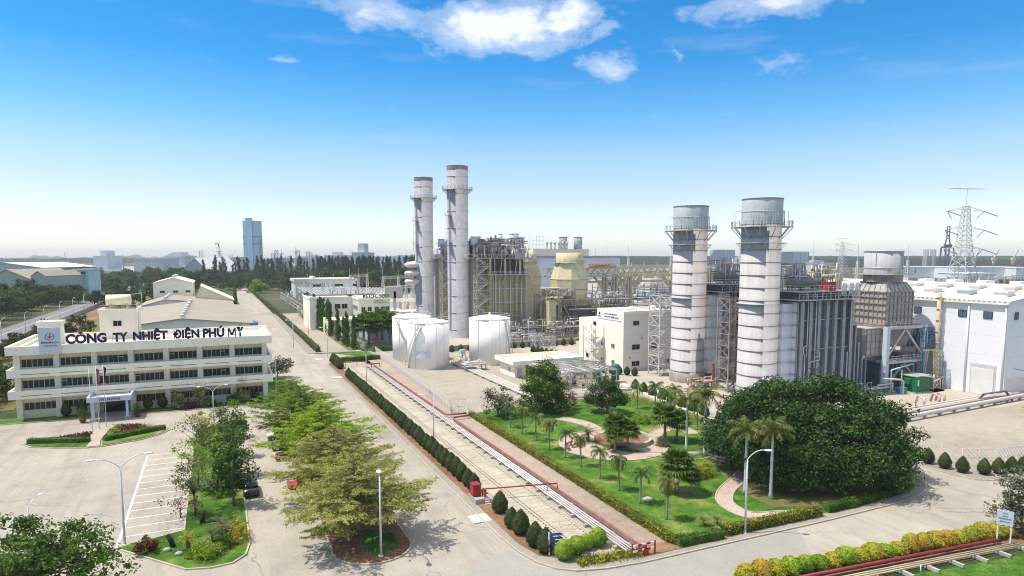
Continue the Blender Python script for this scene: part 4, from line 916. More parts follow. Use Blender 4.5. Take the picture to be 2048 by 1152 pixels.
# ---------------------------------------------------------------- chimneys
def chimney(x, y, r, h, label, ring, plats, shellm, seams, step, band_m, near=True, cap=5.0, lad=None):
    t = thing('chimney', label, 'chimney', (x, y, 0)); n = 48
    MB().lathe([(r * 1.05, 0), (r * 1.05, .0 if not near else 2.0), (r, .02 if not near else 2.05), (r, h), (r - .12, h), (r - .12, h - 1.5)], x, y, n, False).obj('shell', shellm, t)
    if near: MB().lathe([(r * 1.06, 0), (r * 1.06, 2.1), (r, 2.15)], x, y, n, False).obj('base_ring', brownsteel, t)
    z = seams
    while z < h - .5: MB().lathe([(r, z - .07), (r + .09, z - .05), (r + .09, z + .05), (r, z + .07)], x, y, n, False).obj('flange_ring', band_m, t); z += step
    MB().lathe([(r - .1, h - .12), (r + .16, h - .1), (r + .16, h + .05), (r - .1, h + .06)], x, y, n, False).obj('top_rim', band_m, t)
    for (pz, pw, br) in plats:
        p = MB(); p.lathe([(r + .02, pz - .14), (r + pw, pz - .14), (r + pw, pz), (r + .02, pz)], x, y, n, False); po_ = p.obj('platform', steel, t)
        P = [(x + (r + pw - .05) * cos(2 * pi * k / 24), y + (r + pw - .05) * sin(2 * pi * k / 24), pz) for k in range(24)]
        MB().rail(P, 1.1, .03, 1.5, closed=True).obj('railing', railsteel, po_)
        for k in range(12):
            a = 2 * pi * (k + .4) / 12; MB().bar((x + (r + pw) * cos(a), y + (r + pw) * sin(a), pz - .15), (x + r * cos(a), y + r * sin(a), pz - br), .14).obj('bracket', steel, po_)
    if ring: MB().lathe([(r, ring - .15), (r + .5, ring - .1), (r + .5, ring + .02), (r, ring + .05)], x, y, n, False).obj('walkway_ring', steel, t)
    return t
for (x, y, lb) in ((100.2, 100.2, 'nearer white banded exhaust chimney rising behind the big dark tree'), (100, 121.6, 'white banded exhaust chimney beside the beige control building')):
    c = chimney(x, y, 3.85, 40.4, lb, 19.6, [(34.9, 2.0, 2.4)], stackwhite, 2.62, 2.52, brownsteel)
    MB().lathe([(3.87, 35.2), (3.9, 35.3), (3.9, 40.3), (3.87, 40.35)], x, y, 48, False).obj('pale_top_section', mat('pale stack top', (.50, .54, .54), .6, .1, .6, streak=.35) if 'pale stack top' not in bpy.data.materials else bpy.data.materials['pale stack top'], c)
    q = MB(); q.lathe([(3.9, 37.78), (3.99, 37.8), (3.99, 37.9), (3.9, 37.92)], x, y, 48, False)
    for k in range(10): a = 2 * pi * (k + .5) / 10; q.bar((x + 3.86 * cos(a), y + 3.86 * sin(a), 31.6), (x + 4.9 * cos(a), y + 4.9 * sin(a), 31.6), .1); q.bar((x + 3.86 * cos(a), y + 3.86 * sin(a), 30.5), (x + 4.8 * cos(a), y + 4.8 * sin(a), 31.6), .08)
    q.lathe([(3.87, 31.6), (4.9, 31.6), (4.9, 31.68), (3.87, 31.68)], x, y, 48, False); q.obj('outrigger', railsteel, c)
    q = MB()
    for k in range(16):
        a = pi + .3 + k * .14; q.bar((x + 4.2 * cos(a), y + 4.2 * sin(a), 35.0), (x + 4.2 * cos(a), y + 4.2 * sin(a), 38.0), .06)
    q.obj('screen', railsteel, c)
    q = MB()
    for sx in (-1, 1):
        for sy in (.25,):
            X, Y = x + sx * 5.3 * .91, y - sx * 5.3 * .41; q.bar((X, Y, 35), (X, Y, 38), .06); q.bar((X, Y, 38), (X - sx * 1.2, Y, 38), .06); q.box(X - sx * 1.4 - .35, X - sx * 1.4 + .35, Y - .15, Y + .15, 37.9, 38.02)
    q.obj('warning_light', lampwhite, c)
# ---------------------------------------------------------------- stair towers
def stairtower(label, x0, x1, y0, y1, h, n, m, name='stair_tower'):
    t = thing(name, label, 'stair tower', ((x0 + x1) / 2, (y0 + y1) / 2, 0)); f = MB(); s = MB(); k = n
    for x in (x0, x1):
        for y in (y0, y1): f.bar((x, y, 0), (x, y, h), .22)
    dz = h / k
    for i in range(k):
        z = i * dz
        for (p, q) in (((x0, y0), (x1, y0)), ((x1, y0), (x1, y1)), ((x1, y1), (x0, y1)), ((x0, y1), (x0, y0))):
            f.bar((*p, z + dz), (*q, z + dz), .14); f.bar((*p, z), (*q, z + dz), .1)
            if i % 2: f.bar((*q, z), (*p, z + dz), .1)
        ya, yb = (y0 + .3, (y0 + y1) / 2 - .1) if i % 2 == 0 else ((y0 + y1) / 2 + .1, y1 - .3)
        xa, xb = (x0 + .8, x1 - .8) if i % 2 == 0 else (x1 - .8, x0 + .8)
        for y in (ya, yb): s.bar((xa, y, z), (xb, y, z + dz), .07, .28); s.bar((xa, y, z + 1), (xb, y, z + dz + 1), .06); s.bar((xa, y, z + .5), (xb, y, z + dz + .5), .05)
        for j in range(9): u = (j + .5) / 9; X = xa + (xb - xa) * u; s.box(X - .15, X + .15, ya, yb, z + dz * u - .03, z + dz * u + .02)
        s.box(min(xb, xb + (.8 if xb > xa else -.8)), max(xb, xb + (.8 if xb > xa else -.8)), y0 + .2, y1 - .2, z + dz - .08, z + dz); s.rail([(xb + (.8 if xb > xa else -.8), y0 + .2, z + dz), (xb + (.8 if xb > xa else -.8), y1 - .2, z + dz)], 1.05, .03)
    f.obj('frame', m, t); s.obj('flight', brownsteel if m is brownsteel else railsteel, t)
    return t
stairtower('zigzag steel stair tower between the two banded chimneys', 98.6, 103.6, 106.6, 110.2, 20.0, 8, brownsteel)
stairtower('zigzag steel stair tower between the control building and the chimney', 96.9, 100.2, 128.2, 132.4, 19.6, 8, railsteel)
# ---------------------------------------------------------------- heat recovery boilers of the near block
def clutter(mb, x0, x1, y0, y1, z, n, h, r=(.05, .16), kinds=3):
    """process pipework on a deck: risers, elbows, headers"""
    for k in range(n):
        x, y, hh, rr = rnd(x0, x1), rnd(y0, y1), rnd(.4, 1) * h, rnd(*r); a = rnd(-2.5, 2.5)
        if k % kinds == 0: mb.tube([(x, y, z), (x, y, z + hh)], rr, 6)
        elif k % kinds == 1: mb.tube([(x, y, z), (x, y, z + hh), (x + a, y, z + hh), (x + a, y, z + hh * .4)], rr, 6)
        else: mb.tube([(max(x0, x - 2.5), y, z + hh), (min(x1, x + 2.5), y, z + hh)], rr, 6)
def boiler(y0, y1, label, x0=106.2, x1=121.2, H=20.0, detail=True):
    t = thing('heat_recovery_boiler', label, 'boiler', ((x0 + x1) / 2, (y0 + y1) / 2, 0)); yc = (y0 + y1) / 2
    MB().box(x0, x1, y0 + .7, y1 - .7, 0, H).obj('casing', bluegrey, t)
    MB().box(x0 - .25, x0 - .01, y0 + .55, y1 - .5, 0, H - .2).frus((103.2, x0 - .25, yc - 3.4, yc + 3.4), 2, (103.2, x0 - .25, yc - 3.4, yc + 3.4), H - .5).obj('outlet_duct', ductwhite, t)
    mb = MB()
    for z in [2.62 + 2.52 * k for k in range(7)]: mb.box(x0 - .34, x0 - .25, y0 + .5, y1 - .5, z - .06, z + .06)
    for y in (y0 + .5, y1 - .6): mb.box(x0 - .4, x0 - .2, y, y + .15, 0, H - .2)
    mb.obj('duct_stiffener', brownsteel, t)
    k = 7
    for i in range(k):
        x = x0 + .5 + (x1 - x0 - .8) * i / (k - 1); w = .75 if i in (2, 3, 4) else .3
        MB().box(x - w / 2, x + w / 2, y0, y0 + .72, 0, H).obj('rib_column', ribgrey, t)
        if w < .5: MB().box(x - .42, x + .42, y0 - .04, y0 + .03, 0, H).obj('rib_flange', ribgrey, t)
    mb = MB()
    for z in (3.5, 10.2, 16.2): mb.bar((x0 + .4, y0 + .35, z), (x1, y0 + .35, z), .09)
    for x, za, zb in ((x0 + 1.3, 0, 9.2), (x0 + 1.75, 8.9, H), (x0 + 2.5, 0, 7.6), (x0 + 4.0, 6.5, H + 1.5), (x1 - 1.5, 0, 9.2), (x1 - .9, 9.2, H)): mb.tube([(x, y0 - .2, za), (x, y0 - .2, zb)], .11, 7)
    mb.tube([(x0 + 1.3, y0 - .2, 9.2), (x0 + .9, y0 - .2, 9.4), (x0 + .9, y0 - .2, 10.8), (x0 + 1.75, y0 - .2, 11.1)], .11, 7); mb.tube([(x0 + 2.5, y0 - .2, 7.6), (x0 + 5.5, y0 - .2, 8.0), (x0 + 5.5, y0 - .2, 9.6)], .1, 7); mb.tube([(x0 + 4.0, y0 - .2, 8.6), (x0 + 5.3, y0 - .2, 8.8)], .1, 7)
    mb.obj('drain_pipe', railsteel, t)
    # inclined inlet duct falling in steps towards the turbine
    for i, (a, b, hh, i0) in enumerate(((x1, x1 + 1.9, 14.5, .5), (x1 + 1.9, x1 + 3.4, 10.8, .8), (x1 + 3.4, x1 + 5.0, 8.0, 1.1), (x1 + 5.0, x1 + 6.6, 6.6, 1.4))): 
        MB().box(a, b, y0 + i0 + .4, y1 - i0 - .4, 0, hh).obj('inlet_duct', bluegrey, t); MB().box(b - .3, b, y0 + i0, y0 + i0 + .4, 0, hh).box(b - .4, b + .02, y0 + i0 - .05, y0 + i0, 0, hh).obj('rib_flange', ribgrey, t)
    dk = MB().box(x0 - 2, x1 + .6, y0 - 1.2, y1 + 1.2, H + .25, H + .45).box(x0 - 1.6, x1 + .4, y0 - 1.0, y1 + 1, H + 1.9, H + 2.1).obj('deck', steel, t)
    MB().box(x0 - 1, x1 - .4, y0 + .2, y1 - .2, H, H + 1.9).obj('penthouse', darksteel, t)
    q = MB(); q.rail([(x0 - 2, y0 - 1.2, H + .45), (x1 + .6, y0 - 1.2, H + .45), (x1 + .6, y1 + 1.2, H + .45)], 1.1, .035, 1.3); q.rail([(x0 - 1.6, y1 + 1, H + 2.1), (x0 - 1.6, y0 - 1, H + 2.1), (x1 + .4, y0 - 1, H + 2.1), (x1 + .4, y1 + 1, H + 2.1)], 1.1, .035, 1.3)
    for i in range(7): x = x0 + .2 + i * 2.2; q.bar((x, y0 - 1.1, H + .4), (x, y0 - 1.1, H + 2), .1)
    q.obj('railing', railsteel, dk)
    d = MB(); n = 18; P = [(x0 - 1.4, .2), (x0 - 1.0, .95), (x0 + 6.6, .95), (x0 + 7.2, .2)]
    d.add([(x, y0 + 2.4 + r * cos(2 * pi * j / n), H + 3.6 + r * sin(2 * pi * j / n)) for x, r in P for j in range(n)], [(i * n + j, i * n + (j + 1) % n, (i + 1) * n + (j + 1) % n, (i + 1) * n + j) for i in range(3) for j in range(n)] + [tuple(range(n))[::-1], tuple(range(3 * n, 4 * n))], True)
    d.obj('steam_drum', mat('drum cladding', (.16, .17, .15), .5, .2, 1) if 'drum cladding' not in bpy.data.materials else bpy.data.materials['drum cladding'], t)
    MB().box(x0 + 6.6, x0 + 8.5, y0 - .8, y0 + .9, H + 2.1, H + 3.9).obj('red_enclosure', redpaint, t)
    q = MB()
    for gx in (x0 + 10.2, x0 + 12.3, x0 + 14.1):
        for i in range(5): q.tube([(gx + i * .3, y0 - .9, H + 1.2), (gx + i * .3, y0 - .9, H + 4.0)], .1, 6)
    q.obj('vent_riser', white, t)
    q = MB(); clutter(q, x0 + 1, x1 - .5, y0 + 1.5, y1 - .5, H + 2.1, 60, 5.5); q.obj('roof_pipe', pipeclad, t)
    q = MB(); clutter(q, x0 + 1, x1 - .5, y0 + 3, y1 - .5, H + 2.1, 40, 6.0, (.06, .12)); q.obj('roof_pipe', steel, t)
    q = MB(); clutter(q, x0 + 7, x1 + 1, y0 + 3, y1 - .5, H + 2.1, 16, 4.2, (.18, .34)); q.obj('steam_pipe', yelplate, t)
    # silencers on a frame
    f = MB(); fx, fy = x0 + 3.5, yc + .5
    for a in (-1.7, 1.7, 5.2):
        for b in (-1.5, 1.5): f.bar((fx + a, fy + b, H + 2), (fx + a, fy + b, H + 7.6), .18); f.bar((fx + a, -1.5 + fy, H + 4.8), (fx + a, 1.5 + fy, H + 4.8), .14)
    for z in (4.4, 7.4):
        for b in (-1.5, 1.5): f.bar((fx - 1.7, fy + b, H + z), (fx + 5.2, fy + b, H + z), .18)
    f.bar((fx - 1.7, fy - 1.5, H + 7.4), (fx + 1.7, fy - 1.5, H + 4.4), .14); f.obj('silencer_frame', steel, t)
    q = MB().box(fx - 1.9, fx + 2.5, fy - 1.7, fy + 1.7, H + 7.6, H + 10.0); q.obj('silencer', greysign, t)
    q = MB(); [q.box(fx - 1.95 + i * 1.1, fx - 1.87 + i * 1.1, fy - 1.76, fy - 1.7, H + 7.55, H + 10.05) for i in range(5)]; q.obj('silencer_seam', steel, t)
    MB().cyl(fx - .8, fy, H + 4.6, H + 6.6, .8, n=14).cyl(fx + 1.4, fy, H + 4.6, H + 6.6, .8, n=14).obj('silencer_pot', greysign, t)
    MB().box(fx + 5.2, fx + 8.2, fy - .6, fy + 2, H + 4.2, H + 8.2).obj('silencer', greysign, t)
    MB().cyl(x1 - 1.0, yc + 2.5, H + 2.1, H + 5.2, 1.5, n=16).obj('flash_tank', mat('rusty tank', (.42, .30, .20), .7, .4, .9, streak=.6) if 'rusty tank' not in bpy.data.materials else bpy.data.materials['rusty tank'], t)
    return t
boiler(95, 105.4, 'blue grey ribbed boiler beside the nearer banded chimney')
boiler(116.4, 126.8, 'blue grey boiler behind, between the two banded chimneys', H=20.6)
# base pumps, small hot pipe stacks and the wisps of steam over them
for (x, y, h, lb) in ((99.0, 111.6, 5.5, 'rust red vent pipe among pumps at the chimney foot'), (105.0, 93.0, 3.4, 'rust red vent pipe showing over the big dark tree')):
    t = thing('vent_pipe', lb, 'vent pipe', (x, y, 0)); MB().cyl(x, y, 0, 1.6, .42, n=12).obj('base', brownsteel, t); MB().cyl(x, y, 1.6, h, .27, n=12, cap=False).cyl(x, y, h - .25, h, .31, n=12, cap=False).obj('stack_pipe', mat('rust', (.26, .10, .06), .8, .3, 2) if 'rust' not in bpy.data.materials else bpy.data.materials['rust'], t)
sm = bpy.data.materials.new('steam'); sm.use_nodes = True; q = sm.node_tree; q.nodes.clear()
g = N(q, 'ShaderNodeTexCoord').outputs['Object']; nn = N(q, 'ShaderNodeTexNoise', {'Vector': g, 'Scale': 1.6, 'Detail': 4.0}).outputs[0]
pv = N(q, 'ShaderNodeVolumePrincipled', {'Color': (1, 1, 1, 1), 'Density': mth(q, 'MULTIPLY', mth(q, 'SUBTRACT', nn, .42, clamp=True), 6.0)}); q.links.new(pv.outputs[0], N(q, 'ShaderNodeOutputMaterial').inputs['Volume'])
for (x, y, z, a) in ((105.9, 92.6, 3.9, 1.0), (108.6, 92.2, 4.7, .8), (100.4, 111.2, 6.3, .9)):
    s = MB().ell((x, y, z), (1.5 * a, .8 * a, .75 * a), 12, 8).obj('steam', sm, loc=(x, y, z)); s['kind'] = 'stuff'
t = thing('pump_set', 'rusty pumps and pipes between the two chimney bases', 'pumps', (97.5, 108, 0)); mb = MB(); clutter(mb, 94.5, 101.5, 111.2, 115.6, .1, 30, 2.2, (.08, .22)); mb.obj('pipe', pinkpipe, t)
mb = MB(); [mb.cyl(rnd(95, 101), rnd(111.5, 115), .1, rnd(.7, 1.5), rnd(.3, .6), n=10) for i in range(9)]; mb.obj('pump', brownsteel, t)
mb = MB(); mb.tube([(88, 112.5, .35), (98, 113.5, .35)], .14); mb.tube([(87, 111, .35), (97, 112.6, .35)], .1); mb.obj('low_pipe', pinkpipe, t)
def onY(px, py, y0):
    """x and z where the sight line of a pixel meets the vertical plane y = y0"""
    a = at(px, py, 0); k = y0 / a[1]; return a[0] * k, CAMH * (1 - k)
# ---------------------------------------------------------------- bypass stack of the near block
t = thing('bypass_stack', 'square ribbed grey brown bypass stack with a pale round top', 'bypass stack', (135.4, 99, 0))
MB().lathe([(3.85, 25), (3.85, 30.2), (3.7, 30.2), (3.7, 29)], 135.4, 99.2, 40, False).obj('stack_top', mat('grey stack top', (.47, .47, .47), .7, .08, .6, streak=.3), t)
mb = MB()
for a in (0.2, 1.8, 3.4, 5.0): mb.bar((135.4 + 3.88 * cos(a), 99.2 + 3.88 * sin(a), 25), (135.4 + 3.88 * cos(a), 99.2 + 3.88 * sin(a), 30.2), .12)
mb.lathe([(3.86, 30.05), (3.98, 30.1), (3.98, 30.25), (3.86, 30.28)], 135.4, 99.2, 40, False); mb.lathe([(3.86, 26.4), (3.98, 26.45), (3.98, 26.6), (3.86, 26.6)], 135.4, 99.2, 40, False); mb.obj('stack_rib', steel, t)
p = MB().box(131.0, 139.8, 94.8, 103.6, 25.0, 25.2).obj('platform', steel, t); MB().rail([(131, 94.8, 25.2), (139.8, 94.8, 25.2), (139.8, 103.6, 25.2), (131, 103.6, 25.2)], 1.1, .035, 1.5, closed=True).obj('railing', railsteel, p)
MB().lathe([(3.9, 23.4), (3.9, 25.0)], 135.4, 99.2, 40, False).obj('stack_neck', brownsteel, t)
MB().frus((131.0, 139.9, 95, 103.5), 21.4, (132.2, 138.7, 96.0, 102.4), 23.5).obj('transition_hood', tan, t)
mb = MB()
for k in range(7): x0, x1 = 131.1 + k * 1.45, 132.3 + k * 1.05; mb.bar((x0, 94.95, 21.4), (x1, 95.95, 23.5), .14)
for k in range(7): y0, y1 = 95.1 + k * 1.38, 96.1 + k * 1.03; mb.bar((130.95, y0, 21.4), (132.15, y1, 23.5), .14)
mb.obj('hood_rib', brownsteel, t)
MB().box(131.0, 139.9, 95, 103.5, 14.2, 21.3).obj('stack_casing', tan, t)
mb = MB()
for z in (14.3, 16.0, 17.4, 18.8, 20.2, 21.35): mb.box(130.7, 140.1, 94.75, 94.98, z - .12, z + .12); mb.box(130.75, 130.98, 94.98, 103.7, z - .12, z + .12)
for k in range(8): x = 131.1 + k * 1.24; mb.box(x - .09, x + .09, 94.8, 94.97, 14.2, 21.4)
for k in range(8): y = 95.6 + k * 1.1; mb.box(130.8, 130.97, y - .07, y + .07, 14.2, 21.4)
mb.obj('stiffener', brownsteel, t)
MB().frus((131.8, 139.4, 95.8, 102.9), 9.2, (131.0, 141.4, 94.9, 103.6), 13.2).box(130.6, 142.4, 94.4, 104, 13.2, 14.1).obj('lower_hopper', brownsteel, t)
MB().box(126.2, 131.2, 95.4, 101, 7.6, 13.6).obj('side_duct', tan, t); mb = MB()
for z in (7.8, 9.3, 10.8, 12.3, 13.6): mb.box(126.0, 131.3, 95.2, 95.38, z - .08, z + .08)
for x in (126.1, 127.5, 128.9, 130.3): mb.box(x, x + .12, 95.25, 95.39, 7.6, 13.6)
mb.obj('side_duct_rib', brownsteel, t)
mb = MB()
for (x, y) in ((130.4, 93.9), (142.6, 93.9), (130.4, 104.2), (142.6, 104.2)): MB().box(x - .5, x + .5, y - .5, y + .5, 0, 14).obj('support_column', greysign, t)
mb.bar((130.6, 93.9, 7.2), (136, 93.9, 13.2), .4); mb.bar((142.4, 93.9, 7.2), (136.4, 93.9, 13.2), .4); mb.bar((130.6, 93.9, .5), (136, 93.9, 5.6), .35); mb.bar((142.4, 93.9, .5), (136.4, 93.9, 5.6), .35)
mb.box(130.4, 142.6, 93.5, 94.3, 13.4, 14.0); mb.box(130.4, 142.6, 93.3, 96, 6.0, 6.5); mb.obj('support_brace', steel, t)
MB().rail([(130.6, 93.3, 6.5), (142.4, 93.3, 6.5)], 1.1, .03, 1.2).obj('railing', railsteel, t); MB().rail([(131, 93.3, 14.0), (142.4, 93.3, 14.0)], 1.1, .03, 1.5).obj('railing', railsteel, t)
MB().box(131.5, 139.6, 96, 102.5, 0, 6.0).obj('diffuser_casing', bluegrey, t); mb = MB()
for k in range(7): mb.box(131.6 + k * 1.25, 131.9 + k * 1.25, 95.7, 96.0, 0, 6)
mb.obj('diffuser_rib', ribgrey, t)
# blue pipe rack, yellow access tower and post
t = thing('pipe_bridge', 'blue and grey pipe bridge between the brown bypass stack and the white hall', 'pipe bridge', (144, 96, 0)); f = MB()
for x in (142.9, 144.6, 146.0): 
    for y in (93.4, 97.6): f.bar((x - .1, y, 0 if x > 145 else 8.6), (x - .1, y, 13.4), .16)
for z in (8.8, 10.4, 12, 13.4):
    for y in (93.4, 97.6): f.bar((141.5, y, z), (145.7, y, z), .18)
f.obj('frame', bluepaint, t); mb = MB(); clutter(mb, 141.6, 145.5, 93.2, 97.6, 8.8, 34, 4.8, (.08, .2)); mb.obj('pipe', bluepaint, t); mb = MB(); clutter(mb, 141.6, 145.5, 93.0, 97.6, 8.8, 18, 5.0, (.05, .12)); mb.obj('cable_pipe', steel, t)
mb = MB().tube([(145.2, 91.2, 0), (145.2, 91.2, 7.2), (144.6, 92.6, 7.6)], .32, 9).tube([(145.3, 92.0, 0), (145.3, 92.0, 7.0), (144.6, 93.2, 7.4)], .32, 9).tube([(140.9, 92.6, 0), (140.9, 92.6, 8.2), (142.5, 92.6, 8.4)], .2, 8); mb.obj('riser', bluepaint, t)
t = thing('access_tower', 'pale yellow lattice ladder tower in front of the white hall', 'ladder tower', (143.7, 91.2, 0)); mb = MB(); mb.mast(143.4, 91.0, 0, 8.6, 1.1, 1.1, 9, .09); mb.bar((140, 92.3, 8.5), (145.6, 92.3, 8.5), .3); mb.bar((141, 92.5, .5), (142.2, 92.5, 8.4), .25); mb.bar((145, 92.5, .5), (143.9, 92.5, 8.4), .25); mb.obj('frame', yelsteel, t)
mb = MB().cyl(144.9, 92.4, 0, 21.2, .42, n=14); [mb.cyl(144.9, 92.4, z, z + .12, .6, n=14) for z in (10, 12.5, 15, 17.5, 20)]
tag(mb.obj('yellow_pipe_column', yelsteel, loc=(144.9, 92.4, 0)), 'tall pale yellow pipe column standing against the white hall wall', 'pipe')
mb = MB().box(139, 142.5, 96, 104, 0, 7.6); tag(mb.obj('lube_skid_enclosure', brownsteel, loc=(140.7, 100, 0)), 'dark brown enclosure beneath the yellow and blue pipe bridge', 'enclosure')
# green container with steps, pipes and rails beside it
gx, gy = at(1831, 788)
t = thing('equipment_container', 'dark green steel equipment container with a pale lid', 'container', (gx, gy, .1))
MB().box(gx, gx + 4.7, gy, gy + 3.6, .25, 3.6).obj('container_body', greenbox, t); MB().box(gx - .15, gx + 4.85, gy - .15, gy + 3.75, 3.6, 3.75).obj('lid', mat('pale green lid', (.40, .44, .38), .6), t)
MB().box(gx - .3, gx + 5, gy - .3, gy + 3.9, .05, .25).obj('base_slab', concrete, t); MB().xprism([(gy + 1.0, 2.0), (gy + 2.4, 2.0), (gy + 2.4, 3.1), (gy + 1.0, 3.1)], gx - .7, gx).obj('air_hood', greenbox, t); MB().box(gx + .5, gx + .95, gy - .03, gy, 1.6, 2.9).obj('notice_plate', white, t)
t = thing('blue_pipe_frame', 'pale blue bent pipe standing beside the green container', 'pipe', (gx - 3, gy, 0)); MB().tube([(gx - 4.5, gy + 2.5, 0), (gx - 4.5, gy + 2.5, 4.6), (gx - 4.2, gy + 2.7, 5.0), (gx + 4.5, gy + 3.9, 5.6)], .16, 8).obj('pipe', lightblue, t); MB().bar((gx - 1.2, gy + 2.4, 0), (gx - 1.2, gy + 2.4, 4.9), .16).obj('support_post', railsteel, t)
t = thing('pipe_loop', 'cream bent pipe loop and pump left of the green container', 'pipe', (gx - 5, gy, 0)); MB().tube([(gx - 8, gy + 2, 3.6), (gx - 3.6, gy + .8, 3.2), (gx - 3.2, gy + .6, 2.8), (gx - 3.2, gy + .6, 0)], .2, 8).tube([(gx - 10, gy + 3, 1.4), (gx - 24, gy + 8.4, 2.1)], .16, 8).obj('pipe', pipeclad, t); MB().box(gx - 3, gx - 1.2, gy + 1, gy + 2.4, .1, 1.3).obj('pump', bluepaint, t)
t = thing('guard_rail', 'cream pipe barrier in front of the hall beside the green container', 'barrier', (gx + 6, gy, 0)); mb = MB()
for p, q in (((gx + 5.4, gy - .2, 0), (gx + 5.4, gy - .2, 3.8)), ((gx + 9.5, gy + 1, 0), (gx + 9.5, gy + 1, 2.6)), ((gx + 5.4, gy - .2, 2.2), (gx + 11, gy + 1.4, 2.6)), ((gx + 5.4, gy - .2, 3.2), (gx + .5, gy - .4, 4.0)), ((gx + 11, gy + 1.4, 0), (gx + 11, gy + 1.4, 2.8))): MB().tube([p, q], .13, 7).obj('pipe', pipeclad, t); MB().box(gx + 5.2, gx + 8.6, gy - .6, gy + 1, .05, .35).obj('plinth', concrete, t)
mb = MB()
clutter(mb, 118, 131, 91.2, 94.3, .1, 26, 2.6, (.06, .18)); t = thing('ground_piping', 'low brown and silver pipes at the foot of the blue grey boiler', 'pipework', (124, 92, 0)); mb.obj('pipe', pipeclad, t)
# ---------------------------------------------------------------- white turbine hall
t = thing('turbine_hall', 'huge white turbine hall with a cream roof and rows of roof vents', 'building', (166, 160, 0))
MB().yprism([(146, 0), (188, 0), (188, 19.6), (167, 22.2), (146, 19.6)], 79.1, 136).obj('wall', whiteclad, t)
rf = MB().yprism([(145.5, 19.56), (167, 22.3), (188.5, 19.56), (188.5, 19.9), (167, 22.65), (145.5, 19.9)], 78.7, 136.4).obj('roof', roofcream, t)
MB().box(145.3, 145.96, 78.8, 136, 19.2, 19.55).obj('gutter', white, t)
mb = MB(); y = 79.3
while y < 135: mb.box(145.44, 145.5, y, y + .5, 19.6, 19.85); y += 1.0
mb.obj('gutter_bracket', brownsteel, t)
MB().box(146.02, 188, 78.98, 79.1, 0, 4.0).obj('base_panel', beigeclad, t)
for y in (79.35, 86.6, 101): MB().cyl(145.75, y, 0, 19.3, .16, n=8).obj('downpipe', white, t)
fr = MB().box(145.85, 146.0, 80.6, 85.6, 0, 6.6).obj('door_frame', frame, t); dd = MB()
for k in range(16): dd.box(145.88 + .02 * (k % 2), 145.97, 80.95, 85.25, .1 + k * .38, .46 + k * .38)
MB().box(145.8, 146.02, 80.8, 85.4, .05, 6.35).obj('door_opening', mat('door recess', (.55, .56, .58), .7), fr)
o = MB()
for k in range(15): o.box(145.72, 145.8, 80.9, 85.3, .1 + k * .37, .455 + k * .37)
o.obj('roller_door', white, fr)
for y in (82.0, 87.1, 97, 104): window(t, y, y + 1.7, 16.2, 17.6, 145.93, 2, gm=glassblue, face='-x', frame_m=black)
window(t, 148.2, 149.4, 16.2, 17.6, 79.05, 1, gm=glassblue, frame_m=black)
for x in (155, 165): window(t, x, x + 1.3, 16.2, 17.6, 79.05, 1, gm=glassblue, frame_m=black)
for k in range(7):
    y = 82 + k * 7.6; MB().box(150.5, 153.3, y, y + 2.6, 20.0, 21.5).box(150.2, 153.6, y - .3, y + 2.9, 21.5, 21.8).obj('roof_vent', greysign if k % 2 else white, rf)
for k in range(7):
    y = 85 + k * 7.3; MB().box(158.5, 161.3, y, y + 2.2, 21.0, 22.3).box(158.2, 161.6, y - .3, y + 2.5, 22.3, 22.6).obj('roof_vent', white, rf)
    MB().box(168.5, 172, y - 3, y - .8, 21.6, 23.2).obj('roof_vent', white, rf)
MB().xprism([(80, 5.1), (80.25, 5.1), (80.25, 5.25), (80, 5.25)], 146.5, 150).obj('wall_lamp_arm', darksteel, t)
MB().tube([(149, 78.9, 6.0), (152.5, 75.5, 5.2)], .06).obj('lamp_arm', darksteel, t)
# ---------------------------------------------------------------- pipes and fence of the yard on that side
t = thing('pipe_run', 'thick cream pipes lying on low supports across the gravel yard by the hall', 'pipework', (120, 76, .1))
for k, (y0, y1, r, m) in enumerate(((74.6, 76.6, .38, pipeclad), (76.2, 78.0, .3, pinkpipe), (77.0, 78.7, .36, pipeclad), (78.4, 79.8, .22, pipeclad))): MB().tube([(90, y0 - 1.2, .95), (113, y0, .95), (147, y1, .95), (175, y1 + 1.5, .95)], r, 10).obj('pipe', m, t)
for k in range(14): x = 92 + k * 4.6; MB().box(x, x + .4, 73.2 + (x - 90) * .055, 78.4 + (x - 90) * .04, .05, .6).obj('support', concrete, t)
mb = MB(); bx_, by_ = at(1880, 815)
for k in (0, 3, 4): MB().tube([(bx_ - 4 + k * 1.5, by_ + .5, .6), (bx_ - 4 + k * 1.5, by_ + .5, 2.0), (bx_ - 3.4 + k * 1.5, by_ + 2.2, 2.2), (bx_ - 3.4 + k * 1.5, by_ + 2.6, .6)], .22, 8).obj('pipe_bend', pinkpipe if k else pipeclad, t)
t = thing('pipe_crossover', 'small steel footbridge over the thick cream pipes', 'footbridge', at(1990, 815)); x, y = at(1985, 806)
MB().box(x - 3, x + 4, y - .3, y + .3, 2.0, 2.15).bar((x - 3, y, 2.1), (x - 5.5, y + .3, .1), .3).bar((x + 4, y, 2.1), (x + 5.5, y - .6, .1), .3).obj('walkway', darksteel, t)
x, y = at(2052, 822); t = thing('yellow_gate', 'yellow pipe gate at the far end of the cream pipes', 'gate', (x, y, .1)); yl = mat('yellow paint', (.62, .50, .05), .5); [MB().tube([(x - 1.5, y, z), (x + 7, y, z)], .09).obj('bar', yl, t) for z in (.8, 1.3)]; mb = MB().rail([(x - 4, y - 2, .1), (x + 2, y - 4.5, .1)], 2.2, .03, 1.2); mb.obj('side_rail', railsteel, t)
fence([(92.3, 66), (92.4, 60.2), (93.4, 55.1), (97.5, 53.0), (112, 52.2), (140, 50.8)], 2.35, 'white chain link fence around the gravel yard beside the service road', step=2.6, pitch=.6)
